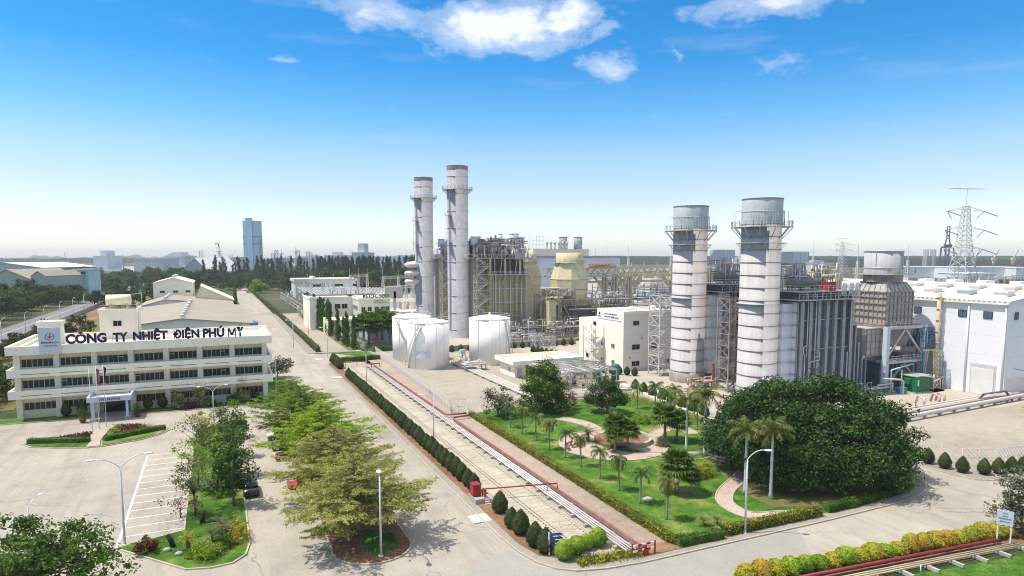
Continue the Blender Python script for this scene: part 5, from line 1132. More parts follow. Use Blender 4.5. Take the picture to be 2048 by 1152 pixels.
# ---------------------------------------------------------------- far block: grey chimneys, yellow boilers, bypass stacks
for (x, y, lb) in ((79.4, 223, 'taller looking grey chimney with a railed platform, nearer of the grey pair'), (78.3, 261, 'grey chimney farther back, standing behind the nearer grey one')):
    c = chimney(x, y, 3.75, 60.8, lb, 0, [(52.6, 1.6, 1.6)], stackgrey, 3.0, 6.0, steel, near=False)
    MB().lathe([(3.78, 59.3), (3.8, 59.35), (3.8, 60.6), (3.78, 60.7)], x, y, 48, False).obj('rust_collar', mat('rust collar', (.34, .29, .285), .7, .3, 1, streak=.6) if 'rust collar' not in bpy.data.materials else bpy.data.materials['rust collar'], c)
    l = MB(); a = 3.5; lx, ly = x + 4.0 * cos(a), y + 4.0 * sin(a); l.ladder(lx, ly, 3, 52.6, 'y', .7); l.bar((lx + .25, ly, 3), (lx + .25, ly, 52), .35, .3)
    for z in (34, 43.5): l.box(lx - 1.4, lx + 1.0, ly - .8, ly + .8, z - .1, z); l.rail([(lx + 1, ly - .8, z), (lx - 1.4, ly - .8, z), (lx - 1.4, ly + .8, z)], 1.1, .03)
    for z in range(31, 44): l.bar((lx - 1.1, ly - .3, z), (lx - 1.1, ly + .3, z), .05)
    l.bar((lx - 1.1, ly - .3, 31), (lx - 1.1, ly - .3, 44), .06); l.bar((lx - 1.1, ly + .3, 31), (lx - 1.1, ly + .3, 44), .06); l.obj('ladder', steel, c)
def yboiler(yc, label, rough_):
    t = thing('heat_recovery_boiler', label, 'boiler', (95, yc, 0)); y0, y1 = yc - 6.5, yc + 6.5; H = 22.4
    MB().box(88.4, 103.0, y0, y1, 3, H).obj('casing', yelclad, t); MB().box(83.6, 88.4, y0 + 2, y1 - 1, 0, 28).obj('outlet_duct', stackgrey, t)
    MB().box(103.0, 106.4, y0 + .3, y1 - .3, 2, 24.6).obj('inlet_hood', yelplate, t)
    MB().xprism([(y0 + .6, 0), (y1 - .6, 0), (y1 - .6, 1), (y0 + .6, 1)], 103, 104).yprism([(106.4, 1.2), (119.4, .6), (119.4, 9.4), (112.6, 9.8), (106.4, 16.2)], y0 + .6, y1 - .6).obj('inlet_duct', yelplate, t)
    mb = MB()
    for k in range(6): x = 107 + k * 2.2; mb.box(x, x + .16, y0 + .42, y0 + .58, 1, 15.5 - (x - 106.4) * 1.0 if x < 112.5 else 9.4)
    for z in (2.6, 4.6, 6.6, 8.6): mb.box(106.5, 119.4, y0 + .45, y0 + .59, z, z + .12)
    mb.obj('duct_rib', brownsteel, t)
    for i in range(8):
        x = 88.9 + i * 2.0; w = .5 if i in (1, 7) else .28; MB().box(x - w / 2, x + w / 2, y0 - .5 - .1 * (i % 2), y0 - .05, 0, H + (5 if i % 3 == 0 else 0)).obj('support_column', steel if i % 2 else yelsteel, t)
    mb = MB()
    for z in (3.0, 7.7, 12.6, 17.5): mb.bar((88.4, y0 - .4, z), (103.4, y0 - .4, z), .22)
    for k in range(6): x = 90 + k * 2.2; mb.tube([(x, y0 - .75, rnd(0, 6)), (x, y0 - .75, H + rnd(0, 2))], rnd(.09, .2), 6)
    mb.obj('drain_pipe', railsteel, t)
    MB().box(87.5, 103.8, y0 - 2.2, y1, H, H + .25).obj('lower_deck', steel, t); MB().box(80.2, 104.6, y0 - 2.2, y1 + 2, 28.2, 28.6).obj('upper_deck', brownsteel, t)
    MB().box(89, 102.6, y0 + 1, y1 - .5, H + .25, 28.2).obj('penthouse', darksteel, t)
    mb = MB()
    for k in range(9): x = 88 + k * 1.95; mb.bar((x, y0 - 2.0, H + .2), (x + (.9 if k in (2, 5) else 0), y0 - 2.0, 28.2), .2 if k % 3 else .5)
    for k in range(3): mb.bar((89 + k * 5, y0 - 2.1, H), (88.4 + k * 5, y0 - .4, H - 4.6), .2)
    mb.bar((104, y0 - 1, 22), (107.6, y0 - 1, 26.4), .3); mb.bar((104.6, y0 - .5, 22), (106.6, y0 - .5, 12.6), .3); mb.bar((106.8, y0 - .5, 0), (106.8, y0 - .5, 24), .35); mb.obj('deck_frame', yelsteel, t)
    MB().rail([(87.5, y0 - 2.2, H + .25), (103.8, y0 - 2.2, H + .25)], 1.1, .04, 1.5).rail([(80.2, y1, 28.6), (80.2, y0 - 2.2, 28.6), (104.6, y0 - 2.2, 28.6), (104.6, y1, 28.6)], 1.1, .04, 1.5).obj('railing', railsteel, t)
    mb = MB(); clutter(mb, 85, 104, y0 - 1, y1, 28.6, 130, 7.0, (.08, .24)); mb.obj('roof_pipe', brownsteel, t); mb = MB(); clutter(mb, 85, 105, y0 - 1, y1, 28.6, 50, 4.5, (.12, .34)); mb.obj('roof_pipe', pipeclad, t); mb = MB(); clutter(mb, 86, 104, y0 - 1, y1, 28.6, 40, 6.0, (.1, .26)); mb.obj('roof_pipe', brownsteel, t)
    for (x, y, z, L) in ((95, yc - 4, 30.4, 0), (99.5, yc - 4, 30.6, 0), (102.4, yc - 3, 30.8, 0), (91, yc - 3, 30.4, 0)):
        d = MB(); n = 16; P = [(y - 2.4, .2), (y - 1.8, 1.25), (y + 5, 1.25), (y + 5.6, .2)]; d.add([(x + r * cos(2 * pi * j / n), yy, z + r * sin(2 * pi * j / n)) for yy, r in P for j in range(n)], [(i * n + j, (i + 1) * n + j, (i + 1) * n + (j + 1) % n, i * n + (j + 1) % n) for i in range(3) for j in range(n)] + [tuple(range(n)), tuple(range(3 * n, 4 * n))[::-1]], True); d.obj('steam_drum', pipeclad, t)
    for (x, y, z0, z1, r, m) in ((101.2, yc, 34, 37.3, 1.75, greysign), (104.3, yc + .5, 33.5, 36, 1.4, greysign), (97.5, yc, 33.6, 35.4, 1.6, greysign), (95.3, yc - 1, 33, 37, .8, lightblue), (85.2, yc - 1, 33, 36, 1.4, greysign), (88.4, yc, 33, 35.2, 1.1, steel)): MB().cyl(x, y, z0, z1, r, n=16).cyl(x, y, z1, z1 + .15, r * 1.06, n=16).cyl(x, y, 28.6, z0, r * .35, n=8).obj('silencer', m, t)
    for (x, h) in ((91.2, 35.2), (93.0, 35.8), (98.6, 34)): MB().cyl(x, yc - 2, 28.6, h, .16, n=8).cyl(x, yc - 2, h, h + 1, .4, .3, n=10).obj('vent_pipe', steel, t)
    MB().box(97.6, 101.0, y0 - 2.6, y0 - 2.2, 28, 30.6).obj('louvre_panel', ribgrey, t)
    return t
yboiler(222.5, 'rust streaked pale yellow boiler with crowded roof piping beside the nearer grey chimney', 1)
yboiler(260.5, 'second pale yellow boiler behind, between the grey chimneys', 1)
stairtower('white lattice stair tower between the grey chimney and yellow boiler', 83.0, 88.2, 213.4, 216.6, 28.4, 10, yelsteel)
stairtower('white lattice stair tower beside the farther grey chimney', 82.5, 87.6, 250.4, 253.6, 28.4, 10, yelsteel)
for (x, y, h, lb) in ((82.8, 232, 36.5, 'dark thin vent mast standing between the two grey chimneys'), (84.6, 224, 35.5, 'dark vent pipe on the deck beside the nearer grey chimney')):
    tag(MB().cyl(x, y, 0, h, .32, n=10).cyl(x, y, h - 5, h, .45, n=10).obj('vent_mast', darksteel, loc=(x, y, 0)), lb, 'vent mast')
mb = MB()
for k in range(3): mb.ell((74.4, 262, 25.6 - k * 3.4), (4.4, 3.4, 1.5), 14, 8)
tag(mb.obj('air_intake_hood', pipeclad, loc=(74, 262, 0)), 'three stacked cream intake hoods behind the farther grey chimney', 'air intake')
def ybypass(x, y, label):
    t = thing('bypass_stack', label, 'bypass stack', (x, y, 0)); n = 8; a0 = pi / 8
    MB().lathe([(5.1, 26.8), (5.1, 30.4), (4.9, 30.4), (4.9, 29)], x, y, 32, False).obj('stack_top', yelplate, t)
    MB().lathe([(7.0, 13.4), (7.2, 20.4), (5.3, 26.7)], x, y, n, True, a0, False).obj('stack_casing', yelplate, t)
    MB().lathe([(5.15, 26.6), (6.2, 26.65), (6.2, 26.8), (5.15, 26.85)], x, y, 32, False).obj('platform', steel, t); MB().rail([(x + 6.1 * cos(2 * pi * k / 16), y + 6.1 * sin(2 * pi * k / 16), 26.8) for k in range(16)], 1.1, .03, 3, closed=True).obj('railing', railsteel, t)
    mb = MB(); mb.lathe([(7.25, 20.3), (7.35, 20.4), (7.25, 20.5)], x, y, n, False, a0, False); mb.lathe([(7.15, 16.6), (7.25, 16.7), (7.15, 16.8)], x, y, n, False, a0, False); mb.obj('stack_band', brownsteel, t)
    MB().box(x - 7, x + 7, y - 6.5, y + 6.5, 10.6, 13.4).obj('damper_box', yelclad, t); mb = MB()
    for k in range(6): mb.bar((x - 6.9 + k * 2.3, y - 6.7, 10.8), (x - 5.7 + k * 2.3, y - 6.7, 13.3), .2); mb.bar((x - 5.7 + k * 2.3, y - 6.7, 13.3), (x - 4.6 + k * 2.3, y - 6.7, 10.8), .2)
    for (a, b) in ((-7.6, -7.2), (7.6, -7.2), (-7.6, 7.2), (7.6, 7.2)): MB().box(x + a - .4, x + a + .4, y + b - .4, y + b + .4, 0, 13.4).obj('support_column', yelsteel, t)
    mb.bar((x - 7.6, y - 7.4, 12.8), (x - 3.6, y - 9.4, 5.2), .35); mb.bar((x + 7.6, y - 7.4, 13), (x + 9, y - 9.4, 6.2), .35); mb.bar((x - 8, y - 7.2, 13.2), (x + 8, y - 7.2, 13.2), .4); mb.obj('brace', yelsteel, t)
    MB().box(x - 5.6, x + 10, y - 10.4, y - 4, 9.4, 9.8).box(x - 6.6, x + 10, y - 10.4, y + 6, 5.0, 5.5).obj('deck', brownsteel, t); MB().rail([(x - 6.6, y - 10.4, 5.5), (x + 10, y - 10.4, 5.5)], 1.1, .04, 1.6).obj('deck_railing', yelsteel, t); MB().box(x - 5.5, x + 6.5, y - 5.5, y + 5.5, 0, 10.6).obj('diffuser_casing', brownsteel, t)
    return t
ybypass(122.8, 219, 'nearer pale yellow eight sided bypass stack above a braced platform'); ybypass(122.2, 257, 'pale yellow bypass stack almost hidden behind the yellow boiler')
t = thing('yellow_enclosure', 'narrow yellow enclosure in an open frame left of the yellow bypass stack', 'enclosure', (110, 209, 0)); MB().box(108.6, 111.4, 208, 211, 3.0, 13.0).obj('enclosure_body', yelplate, t); mb = MB()
for x in (107.3, 108.4, 112.2): 
    for y in (207.4, 211.4): mb.bar((x, y, 0), (x, y, 17.6), .22)
mb.box(106.6, 113.6, 207, 212, 17.5, 17.8); mb.bar((107.3, 207.4, 13.4), (112.2, 207.4, 13.4), .25); mb.obj('frame', yelsteel, t)
t = thing('yard_equipment', 'pipes, rails and a white cabinet at the foot of the yellow boiler', 'pipework', (100, 206, 0)); mb = MB(); clutter(mb, 88, 108, 207, 213.5, .1, 60, 4.5, (.06, .2)); clutter(mb, 84, 122, 198, 206, .1, 90, 3.4, (.06, .2)); mb.rail([(86, 205.5, .1), (118, 204.5, .1)], 1.6, .04, 2); mb.obj('pipe', steel, t); MB().box(99, 102.4, 206.2, 208, .3, 3.4).obj('cabinet', greysign, t)
mb = MB(); mb.box(85, 121, 203.5, 204, .0, 1.0); mb.obj('kerb_pipe', pinkpipe, t)
mb = MB(); clutter(mb, 104, 121, 206, 213, .1, 30, 8.0, (.1, .25)); mb.obj('riser', yelsteel, t)
# overhead crane runway of pale yellow trusses
YC = 232
t = thing('crane_runway', 'long pale yellow truss runway on tall legs with an orange crane', 'crane', (*[onY(1230, 600, YC)[0]], YC, 0)); xa, xb = onY(1090, 535, YC)[0], onY(1375, 535, YC)[0]
mb = MB().truss((xa, YC, 22.6), (xb, YC, 22.6), 3.2, 20, .55); mb.obj('runway_beam', yelsteel, t); mb = MB().truss((xa + 20, YC + 16, 22.9), (xb, YC + 16, 22.9), 2.6, 18, .45); mb.bar((xa + 8, YC, 18.6), (xb, YC, 18.6), .8); mb.obj('runway_beam', yelsteel, t)
for px in (1208, 1229, 1257, 1343):
    x = onY(px, 600, YC)[0]; MB().box(x - .9, x - .2, YC - .6, YC + .6, 0, 21.6).box(x + .4, x + 1.1, YC - .6, YC + .6, 0, 21.6).bar((x - .4, YC, 15.5), (x - 5.4, YC, 21.2), .75).bar((x + .6, YC, 15.5), (x + 5.6, YC, 21.2), .75).obj('leg', yelsteel, t)
x = onY(1205, 530, YC)[0]; q = MB().box(x - 7.5, x + 5.5, YC - 1.4, YC + 1.4, 24.3, 24.9).box(x - 5, x + 3, YC - 1.2, YC + 1.2, 24.9, 25.5); q.truss((x - 7.5, YC - 1.3, 25.4), (x + 5.5, YC - 1.3, 25.4), 1.1, 9, .3); q.obj('crane_bridge', orange, t); MB().rail([(x + 8, YC - 1, 24.2), (xb, YC - 1, 24.2)], 1.0, .05, 1.6).rail([(x - 5, YC - 1.4, 26.6), (x + 6, YC - 1.4, 26.6)], .9, .05, 1.2).obj('railing', yelsteel, t)
# intake filter houses behind the runway
for px, lb in ((1200, 'pale ribbed filter house half hidden by the yellow bypass stack'), (1305, 'pale ribbed filter house with a sloping cap beside the banded chimney')):
    x = onY(px, 590, 262)[0]; t = thing('filter_house', lb, 'filter house', (x, 262, 0)); MB().box(x - 5.6, x + 5.6, 256, 268, 5, 13.4).obj('housing', lightblue if 0 else greysign, t); MB().frus((x - 5.6, x + 5.6, 256, 268), 13.4, (x - 3, x + 3, 259, 265), 18.4).obj('hood', tan, t); mb = MB()
    for z in (6, 8, 10, 12, 13.4): mb.box(x - 5.7, x + 5.7, 255.8, 256, z - .1, z + .1); mb.box(x - 5.8, x - 5.6, 256, 268, z - .1, z + .1)
    for k in range(5): mb.bar((x - 5.5 + k * 2.75, 255.9, 5), (x - 5.5 + k * 2.75, 255.9, 13.4), .14); mb.bar((x - 5.5 + k * 2.75, 255.9, 13.4), (x - 3 + k * 1.5, 258.9, 18.4), .2)
    mb.obj('stiffener', brownsteel, t); MB().box(x - 4, x + 4, 257, 267, 0, 5).obj('base', darksteel, t)
t = thing('gas_turbine_package', 'low dark machinery and grey roofs beneath the yellow runway', 'machinery', (150, 240, 0)); xm = onY(1230, 600, 236)[0]
MB().box(xm - 14, xm + 20, 234, 244, 0, 7).obj('enclosure', darksteel, t); MB().yprism([(xm - 10, 7), (xm + 4, 7), (xm - 3, 14)], 236, 246).obj('roof', ribgrey, t); mb = MB(); clutter(mb, xm - 22, xm + 22, 226, 234, .1, 60, 8, (.1, .3)); mb.obj('pipe', steel, t); mb = MB(); clutter(mb, xm - 22, xm + 24, 222, 230, .1, 40, 5.5, (.15, .4)); mb.obj('pipe', yelplate, t)
mb = MB().box(121, 139, 196, 205, 3.6, 3.9); tag(mb.obj('canopy_roof', ribgrey, loc=(130, 200, 0)), 'grey flat canopy roof in front of the yellow runway legs', 'canopy'); 
# tall pale blue turbine hall behind the yellow boilers
YH = 330; x0, x1 = onY(1068, 520, YH)[0], onY(1240, 520, YH)[0]
t = thing('turbine_hall', 'pale blue turbine hall with a cream roof edge behind the yellow boilers', 'building', ((x0 + x1) / 2, YH, 0))
MB().box(x0, x1, YH, YH + 60, 0, 29.4).obj('wall', mat('pale blue wall', (.58, .63, .74), .7, .04, .05, panels=(8, 0), seam=.96), t); MB().box(x0 - 1, x1 + 1, YH - .6, YH - .05, 28.2, 29.4).obj('gutter', ribgrey, t); MB().box(x0 - 1, x1 - 22, YH - 1, YH + 61, 29.4, 33.2).obj('roof', roofcream, t); window(t, x0 + 3, x0 + 24, 7, 10, YH - .1, 2, gm=glassblue)
for k, px in enumerate((1126, 1156)): x, z = onY(px, 482, YH + 20); MB().cyl(x, YH + 20, 33, 40.5, 2.6, n=20).cyl(x, YH + 20, 40.5, 40.8, 2.75, n=20).obj('roof_fan', ribgrey, t)
for k in range(6): x, z = onY(1094 + k * 8, 490, YH + 10); MB().cyl(x, YH + 10, 33, 36.5, .5, n=8).cyl(x, YH + 10, 36.5, 37.6, 1.0, .6, n=10).obj('roof_vent', steel, t)
mb = MB(); x, z = onY(1071, 485, YH + 30)
for i in range(5): mb.bar((x - 4 + i * 2.3, YH + 30, 30), (x - 4 + i * 2.3, YH + 30, 42), .2)
for i in range(5): mb.bar((x - 4, YH + 30, 31 + i * 2.6), (x + 5.2, YH + 30, 31 + i * 2.6), .2)
mb.obj('scaffold', lightblue, t)
mb = MB(); clutter(mb, x0, x0 + 50, 280, 310, .1, 60, 14, (.2, .5)); t = thing('pipe_rack', 'tangle of pipes before the pale blue turbine hall', 'pipework', (x0 + 20, 290, 0)); mb.obj('pipe', brownsteel, t)
t = thing('yard_wall', 'beige concrete wall behind the fuel tanks with round bushes before it', 'wall', (90, 195, .1)); p, q = at(860, 706), at(1152, 688); MB().bar((*p, .9), (*q, .9), .3, 1.9).obj('wall_panel', concrete, t)
for k in range(18): f = (k + .5) / 18; MB().cb(p[0] + (q[0] - p[0]) * f, p[1] + (q[1] - p[1]) * f, 0, .5, .55, 2.1, atan2(q[1] - p[1], q[0] - p[0])).obj('pilaster', concrete, t)
WALL = (p, q)
t = thing('steel_frame_tower', 'small galvanised lattice frame at the end of the beige yard wall', 'frame', (*at(1075, 700), 0)); x, y = at(1075, 702); MB().mast(x, y, 0, 5.5, 3, 3, 3, .16).mast(x + 4, y - 1, 0, 4.5, 2.4, 2.4, 3, .14).obj('frame', steel, t)
t = thing('pipe_bridge', 'grey two level pipe rack between the control building and the yellow runway', 'pipe bridge', (118, 190, 0)); f = MB(); m2 = MB()
for x in range(112, 150, 6):
    for y in (176, 182): f.bar((x, y, 0), (x, y, 9.5), .3)
    for z in (5.5, 9.3): f.bar((x, 176, z), (x, 182, z), .3)
for z in (5.5, 9.3):
    for y in (176, 182): f.bar((112, y, z), (148, y, z), .3)
    for k in range(7): m2.tube([(110, 176.6 + k * .8, z + .35), (150, 176.6 + k * .8, z + .35)], rnd(.12, .3), 6)
f.obj('frame', yelsteel, t); m2.obj('pipe', pipeclad, t)
# brown scaffolds, platforms and pipework crowding the far block
for (x0, x1, y0, y1, h, nlev, lb) in ((106.6, 121, 211.0, 214.6, 15.5, 4, 'brown steel scaffold in front of the sloping yellow duct'), (131, 146, 210, 218, 13.5, 3, 'brown steel frame right of the yellow bypass stack'), (86, 104, 205.5, 209.5, 4.2, 1, 'low brown pipe frame at the foot of the yellow boiler'), (150, 176, 208, 218, 11, 2, 'brown pipe frame under the yellow runway'), (128, 150, 224, 229, 10, 3, 'brown steel frame behind the yellow bypass stack, below the orange crane'), (152, 190, 240, 250, 16, 3, 'tall brown pipe frame between the pale filter houses'), (104, 122, 196, 201, 5, 1, 'low brown pipe frame in front of the yellow enclosure')):
    t = thing('pipe_scaffold', lb, 'scaffold', ((x0 + x1) / 2, y0, 0)); f = MB(); m2 = MB(); nx = max(2, int((x1 - x0) / 3.4))
    for i in range(nx + 1):
        x = x0 + (x1 - x0) * i / nx
        for y in (y0, y1): f.bar((x, y, 0), (x, y, h * (rnd(.7, 1.1))), .26)
        if i < nx and i % 2: f.bar((x, y0, 0), (x + (x1 - x0) / nx, y0, h / nlev), .16)
    for k in range(nlev):
        z = h * (k + 1) / nlev * .95
        for y in (y0, y1): f.bar((x0, y, z), (x1, y, z), .24)
        f.box(x0, x1, y0, y1, z - .1, z + .02); f.rail([(x0, y0, z), (x1, y0, z)], 1.1, .04, 1.7); clutter(m2, x0, x1, y0, y1, z, 26, 2.6, (.07, .24))
    f.obj('frame', brownsteel, t); m2.obj('pipe', steel, t)
# ---------------------------------------------------------------- trees of the parking islands
random.seed(21); rng = np.random.default_rng(21)
G1 = 'feathery tiered trees in the parking island'
for (x, y, leaf, Rr, zt, sz, n, lb) in (
        (12.2, 66.4, L_olive, 7.9, 8.3, .26, 118, 'olive feathery tree at the rounded tip of the parking island'),
        (12.2, 79.5, L_olive, 7.2, 8.3, .26, 104, 'olive feathery tree, second from the island tip'),
        (12.6, 92.5, L_fresh, 7.4, 8.6, .27, 104, 'brightest lime green feathery tree, over the parked white car'),
        (11.4, 106.5, L_mid, 7.4, 8.2, .27, 100, 'fresh green feathery tree before the office block corner'),
        (11.4, 119, L_mid, 6.4, 7.4, .27, 86, 'fresh green feathery tree nearest to the office lawn')):
    t = layered('feathery_tree', lb, leaf, Rr, 1.9, zt, n, 26, sz, G1); t.location = (x, y, .15); t.rotation_euler[2] = rnd(0, 6)
def place_new(t, x, y, z=.15, s=1): t.location = (x, y, z); t.rotation_euler[2] = rnd(0, 6); t.scale = (s, s, s); return t
for (x, y, Rr, z0, z1, k, leaf, lb, n, sz) in (
        (.9, 80.5, 2.7, 2.2, 6.8, 26, L_dark, 'glossy dark tree on the parking lawn nearest the palms and shrubs', 75, .36),
        (.6, 92, 2.6, 1.8, 6.6, 26, L_rich, 'deep green tree in the middle of the parking lawn', 75, .36),
        (.7, 101, 2.5, 1.8, 5.6, 24, L_dark, 'glossy dark tree on the parking lawn before the round crowned one', 75, .34),
        (.8, 111.5, 2.8, 1.4, 5.3, 26, L_grey, 'round grey green tree at the office end of the parking lawn', 80, .34)):
    place_new(tree('shade_tree', lb, 'tree', leaf, dome(Rr, z0, z1, k, n, 1.05, .7), 0, sz, 2.6, .16, group='trees of the parking lawn', limbs=2), x, y)
for (x, y, Rr, z0, z1, leaf, lb) in (
        (-3.2, 79, 2.9, 3.2, 7.8, L_grey, 'thin crowned grey green tree beside the parking bays, nearest'),
        (-3.0, 89, 2.9, 2.6, 7.2, L_mid, 'sparse mid green tree beside the parking bays, second along'),
        (-2.6, 99, 2.7, 2.4, 7.0, L_grey, 'sparse grey green tree beside the parking bays, third along'),
        (-2.6, 108.5, 2.4, 2.0, 5.8, L_olive, 'pale sparse tree at the far end of the parking bays')):
    place_new(tree('sparse_tree', lb, 'tree', leaf, dome(Rr, z0, z1, 24, 48, 1.0, .6, .4, .3), 0, .27, 3.2, .12, group='trees of the parking lawn', limbs=1), x, y)
place_new(tree('pink_shrub', 'pinkish dry shrub between the parking bays and lawn', 'shrub', L_pink, dome(1.7, .8, 3.0, 14, 42, .8, .6), 0, .22, 1.0, .08, limbs=2), -4.6, 79.5)
place_new(tree('undergrowth_bush', 'dark low bush under the parking lawn trees', 'shrub', L_rich, dome(2.2, .2, 1.6, 18, 90, .9, .6), 0, .24, .4, .08, limbs=3), -.6, 86)
# near corner of the parking lawn
place_new(tree('red_leaf_bush', 'dark red leaved round bush on the parking lawn', 'shrub', L_red, dome(1.35, .25, 1.35, 18, 75, .5, .8), 0, .2, .3, .05, limbs=3), -7.1, 71.4)
place_new(tree('green_bush', 'bright green round bush at the tip of the parking lawn', 'shrub', L_lime, dome(1.5, .2, 1.5, 20, 95, .6, .7), 0, .18, .3, .05, limbs=4), -1.9, 67.2)
place_new(tree('orange_bush', 'bush with orange flowers at the parking lawn edge', 'shrub', L_croton, dome(1.3, .2, 1.8, 18, 70, .6, .7), 0, .2, .3, .05, limbs=4), 1.0, 70.5)
place_new(tree('green_bush', 'dark green bush behind the bright one on the parking lawn', 'shrub', L_rich, dome(1.3, .1, 1.2, 14, 70, .6, .7), 0, .2, .3, .05, limbs=4), .3, 69.2)
cyc = palm('cycad', 'grey green cycad with a full rosette on the parking lawn', .8, .2, .18, 26, 1.5, L_grey, bark, 1.3, 10, .26, .07, (1.2, .15), hang=.15); place_new(cyc, -.6, 73.2)
for (x, y, lb, s) in ((-1.3, 71.0, 'cycad with spreading fronds beside the bright green bush', .9), (-.2, 71.6, 'dark cycad before the orange flowered bush', 1.05), (46.8, 53.6, 'first of two small cycads on the garden lawn corner', .7), (48.4, 53.3, 'second small cycad on the garden lawn corner, beside the path', .62), (52.0, 86.4, 'tall stemmed cycad by the round garden planter', 1.6)): dup(cyc, (x, y, .18), rnd(0, 6), lb, s)
y_ = palm('cycad', 'yellowing cycad on a dark stem on the parking lawn', 1.2, .22, .2, 20, 1.2, L_yellow, bark, 1.5, 9, .24, .08, (1.0, -.1), hang=.2); place_new(y_, -3.5, 69.9)
for (x, y, a, lb) in ((-4.9, 71.3, .3, 'leaning dark stump on the parking lawn near the red bush'), (-2.4, 76.6, -.15, 'dark cut stump farther up the parking lawn')):
    mb = MB().tube([(0, 0, -.1), (-a * .6, 0, .6), (-a * 1.6, 0, 1.3)], [.26, .24, .22], 9); o = mb.obj('stump', mat('charred bark', (.035, .028, .022), .95, .3, 3), loc=(0, 0, 0)) if 'charred bark' not in bpy.data.materials else mb.obj('stump', bpy.data.materials['charred bark'], loc=(0, 0, 0)); o.location = (x, y, .17); tag(o, lb, 'stump')
for (x, y, lb) in ((-5.4, 70.4, 'grey garden rock beside the red leaved bush'), (-4.3, 69.0, 'pale flat garden rock on the parking lawn')):
    o = MB().ell((0, 0, .12), (.4, .28, .26), 8, 5).obj('rock', concrete, loc=(0, 0, 0)); o.location = (x, y, .17); tag(o, lb, 'rock')
# tree at the bottom corner of the picture and the flowering one at the other corner
place_new(tree('broadleaf_tree', 'glossy broad leaved tree whose top fills the near parking corner', 'tree', L_rich, dome(5.3, 2.6, 7.4, 120, 110, 1.1, .6, .25, .25), 0, .3, 3.4, .25, limbs=3, flat=.6), -14.2, 62.0, 0)
place_new(tree('frangipani_tree', 'pale flowering frangipani beside the white notice board', 'tree', L_flower, dome(3.3, 1.4, 7.0, 80, 90, .85, .6, .3, .25), 0, .27, 2.4, .16, limbs=2), 76.4, 38.6, 0)
# office planting
for (x, y, s, lb) in ((-25.6, 139.0, 1.0, 'brownish cone bush against the office wall, first from the porch corner'), (-23.2, 139.4, 1.0, 'brownish cone bush against the office wall next to the porch'), (-12.6, 139.2, 1.0, 'cone bush at the office wall just past the porch'), (-10.2, 139.2, 1.05, 'cone bush at the office wall, second past the porch')):
    if 'cb0' not in globals(): cb0 = clipped('cone_bush', lb, 'shrub', L_bush, [(.25, .3), (.7, .7), (.85, 1.2), (.65, 1.9), (.3, 2.4), (.02, 2.6)], 900, .15); cb0.location = (x, y, .1)
    else: dup(cb0, (x, y, .1), rnd(0, 6), lb, s)
for (x, y, lb) in ((-22.2, 133.4, 'cone bush in a red pot left of the entrance porch'), (-13.9, 134.4, 'cone bush in a red pot on the far side of the entrance porch')):
    p = thing('potted_bush', lb, 'potted plant', (x, y, 0)); MB().lathe([(.35, 0), (.55, .55), (.6, .7), (.5, .7)], x, y, 14).obj('pot', mat('red clay pot', (.22, .06, .04), .8) if 'red clay pot' not in bpy.data.materials else bpy.data.materials['red clay pot'], p)
    q, d = clump((0, 0, 1.7), (.85, .85, 1.1), 700); quads('foliage', leaves(q, .16, d, .2), L_rich, p, (0, 0, 0))
for (x, y, Rr, h, leaf, lb) in ((-7.4, 137.6, 1.7, 3.4, L_grey, 'pale variegated shrub before the office windows'), (-3.8, 138.6, 1.7, 4.6, L_olive, 'bushy bamboo clump left of the office side door'), (3.6, 138.6, 1.7, 4.6, L_olive, 'bushy bamboo clump right of the office side door'), (1.9, 138.4, 1.2, 1.6, L_dark, 'dark round bush beside the office side door'), (6.3, 138.6, 1.3, 1.7, L_dark, 'dark round bush near the office corner'), (-1.9, 137.4, 1.1, 1.5, L_rich, 'leafy low shrub below the bamboo clump'), (2.2, 136.6, .7, 1.0, L_lime, 'small bright shrub at the office kerb'), (-5.6, 137.2, .9, 1.2, L_red, 'dark red low shrub by the office wall')):
    place_new(tree('office_shrub', lb, 'shrub', leaf, dome(Rr, .2, h, 22, 60, .7, .8), 0, .26, h * .4, .06, limbs=3), x, y)
for k in range(7): MB()
place_new(tree('frangipani_tree', 'round grey frangipani tree at the road corner of the office', 'tree', L_flower, dome(3.6, 1.4, 5.2, 46, 70, 1.0, .65, .3, .2), 0, .34, 2.0, .16, limbs=2), 12.6, 164)
for p, nm, lb in (([(-27.4, 121.4), (-19.2, 118.6)], 'hedge', 'low clipped hedge on the left wing of the flower bed'), ([(-16.9, 118.2), (-8.9, 122.4)], 'hedge', 'low clipped hedge on the right wing of the flower bed')): hedge(p, .9, .8, L_rich, 1500, .15, nm, lb)
for p, lb in (([(-27.0, 122.2), (-19.4, 119.5)], 'lime edging hedge behind the dark hedge, left wing'), ([(-16.7, 119.2), (-9.4, 123.2)], 'lime edging hedge behind the dark hedge, right wing')): hedge(p, .5, .55, L_lime, 900, .13, 'edging_hedge', lb)
for poly, lb in ((((-24.5, 122.6), (-19.6, 120.6), (-19.4, 124.4)), 'triangle of dark red plants left of the flagpoles'), (((-17.0, 120.3), (-11, 123.4), (-12.6, 127), (-16.6, 128)), 'triangle of dark red plants right of the flagpoles')):
    a = np.array(poly); P = []
    while len(P) < 1500:
        w = rng.dirichlet(np.ones(len(a))); P.append(w @ a)
    P = np.array(P); c = a.mean(0); P = np.stack([P[:, 0] - c[0], P[:, 1] - c[1], rng.random(len(P)) * .45], 1)
    o = quads('red_plant_bed', leaves(P, .22, None, 1.0), L_red, None, (c[0], c[1], .17)); tag(o, lb, 'flower bed')
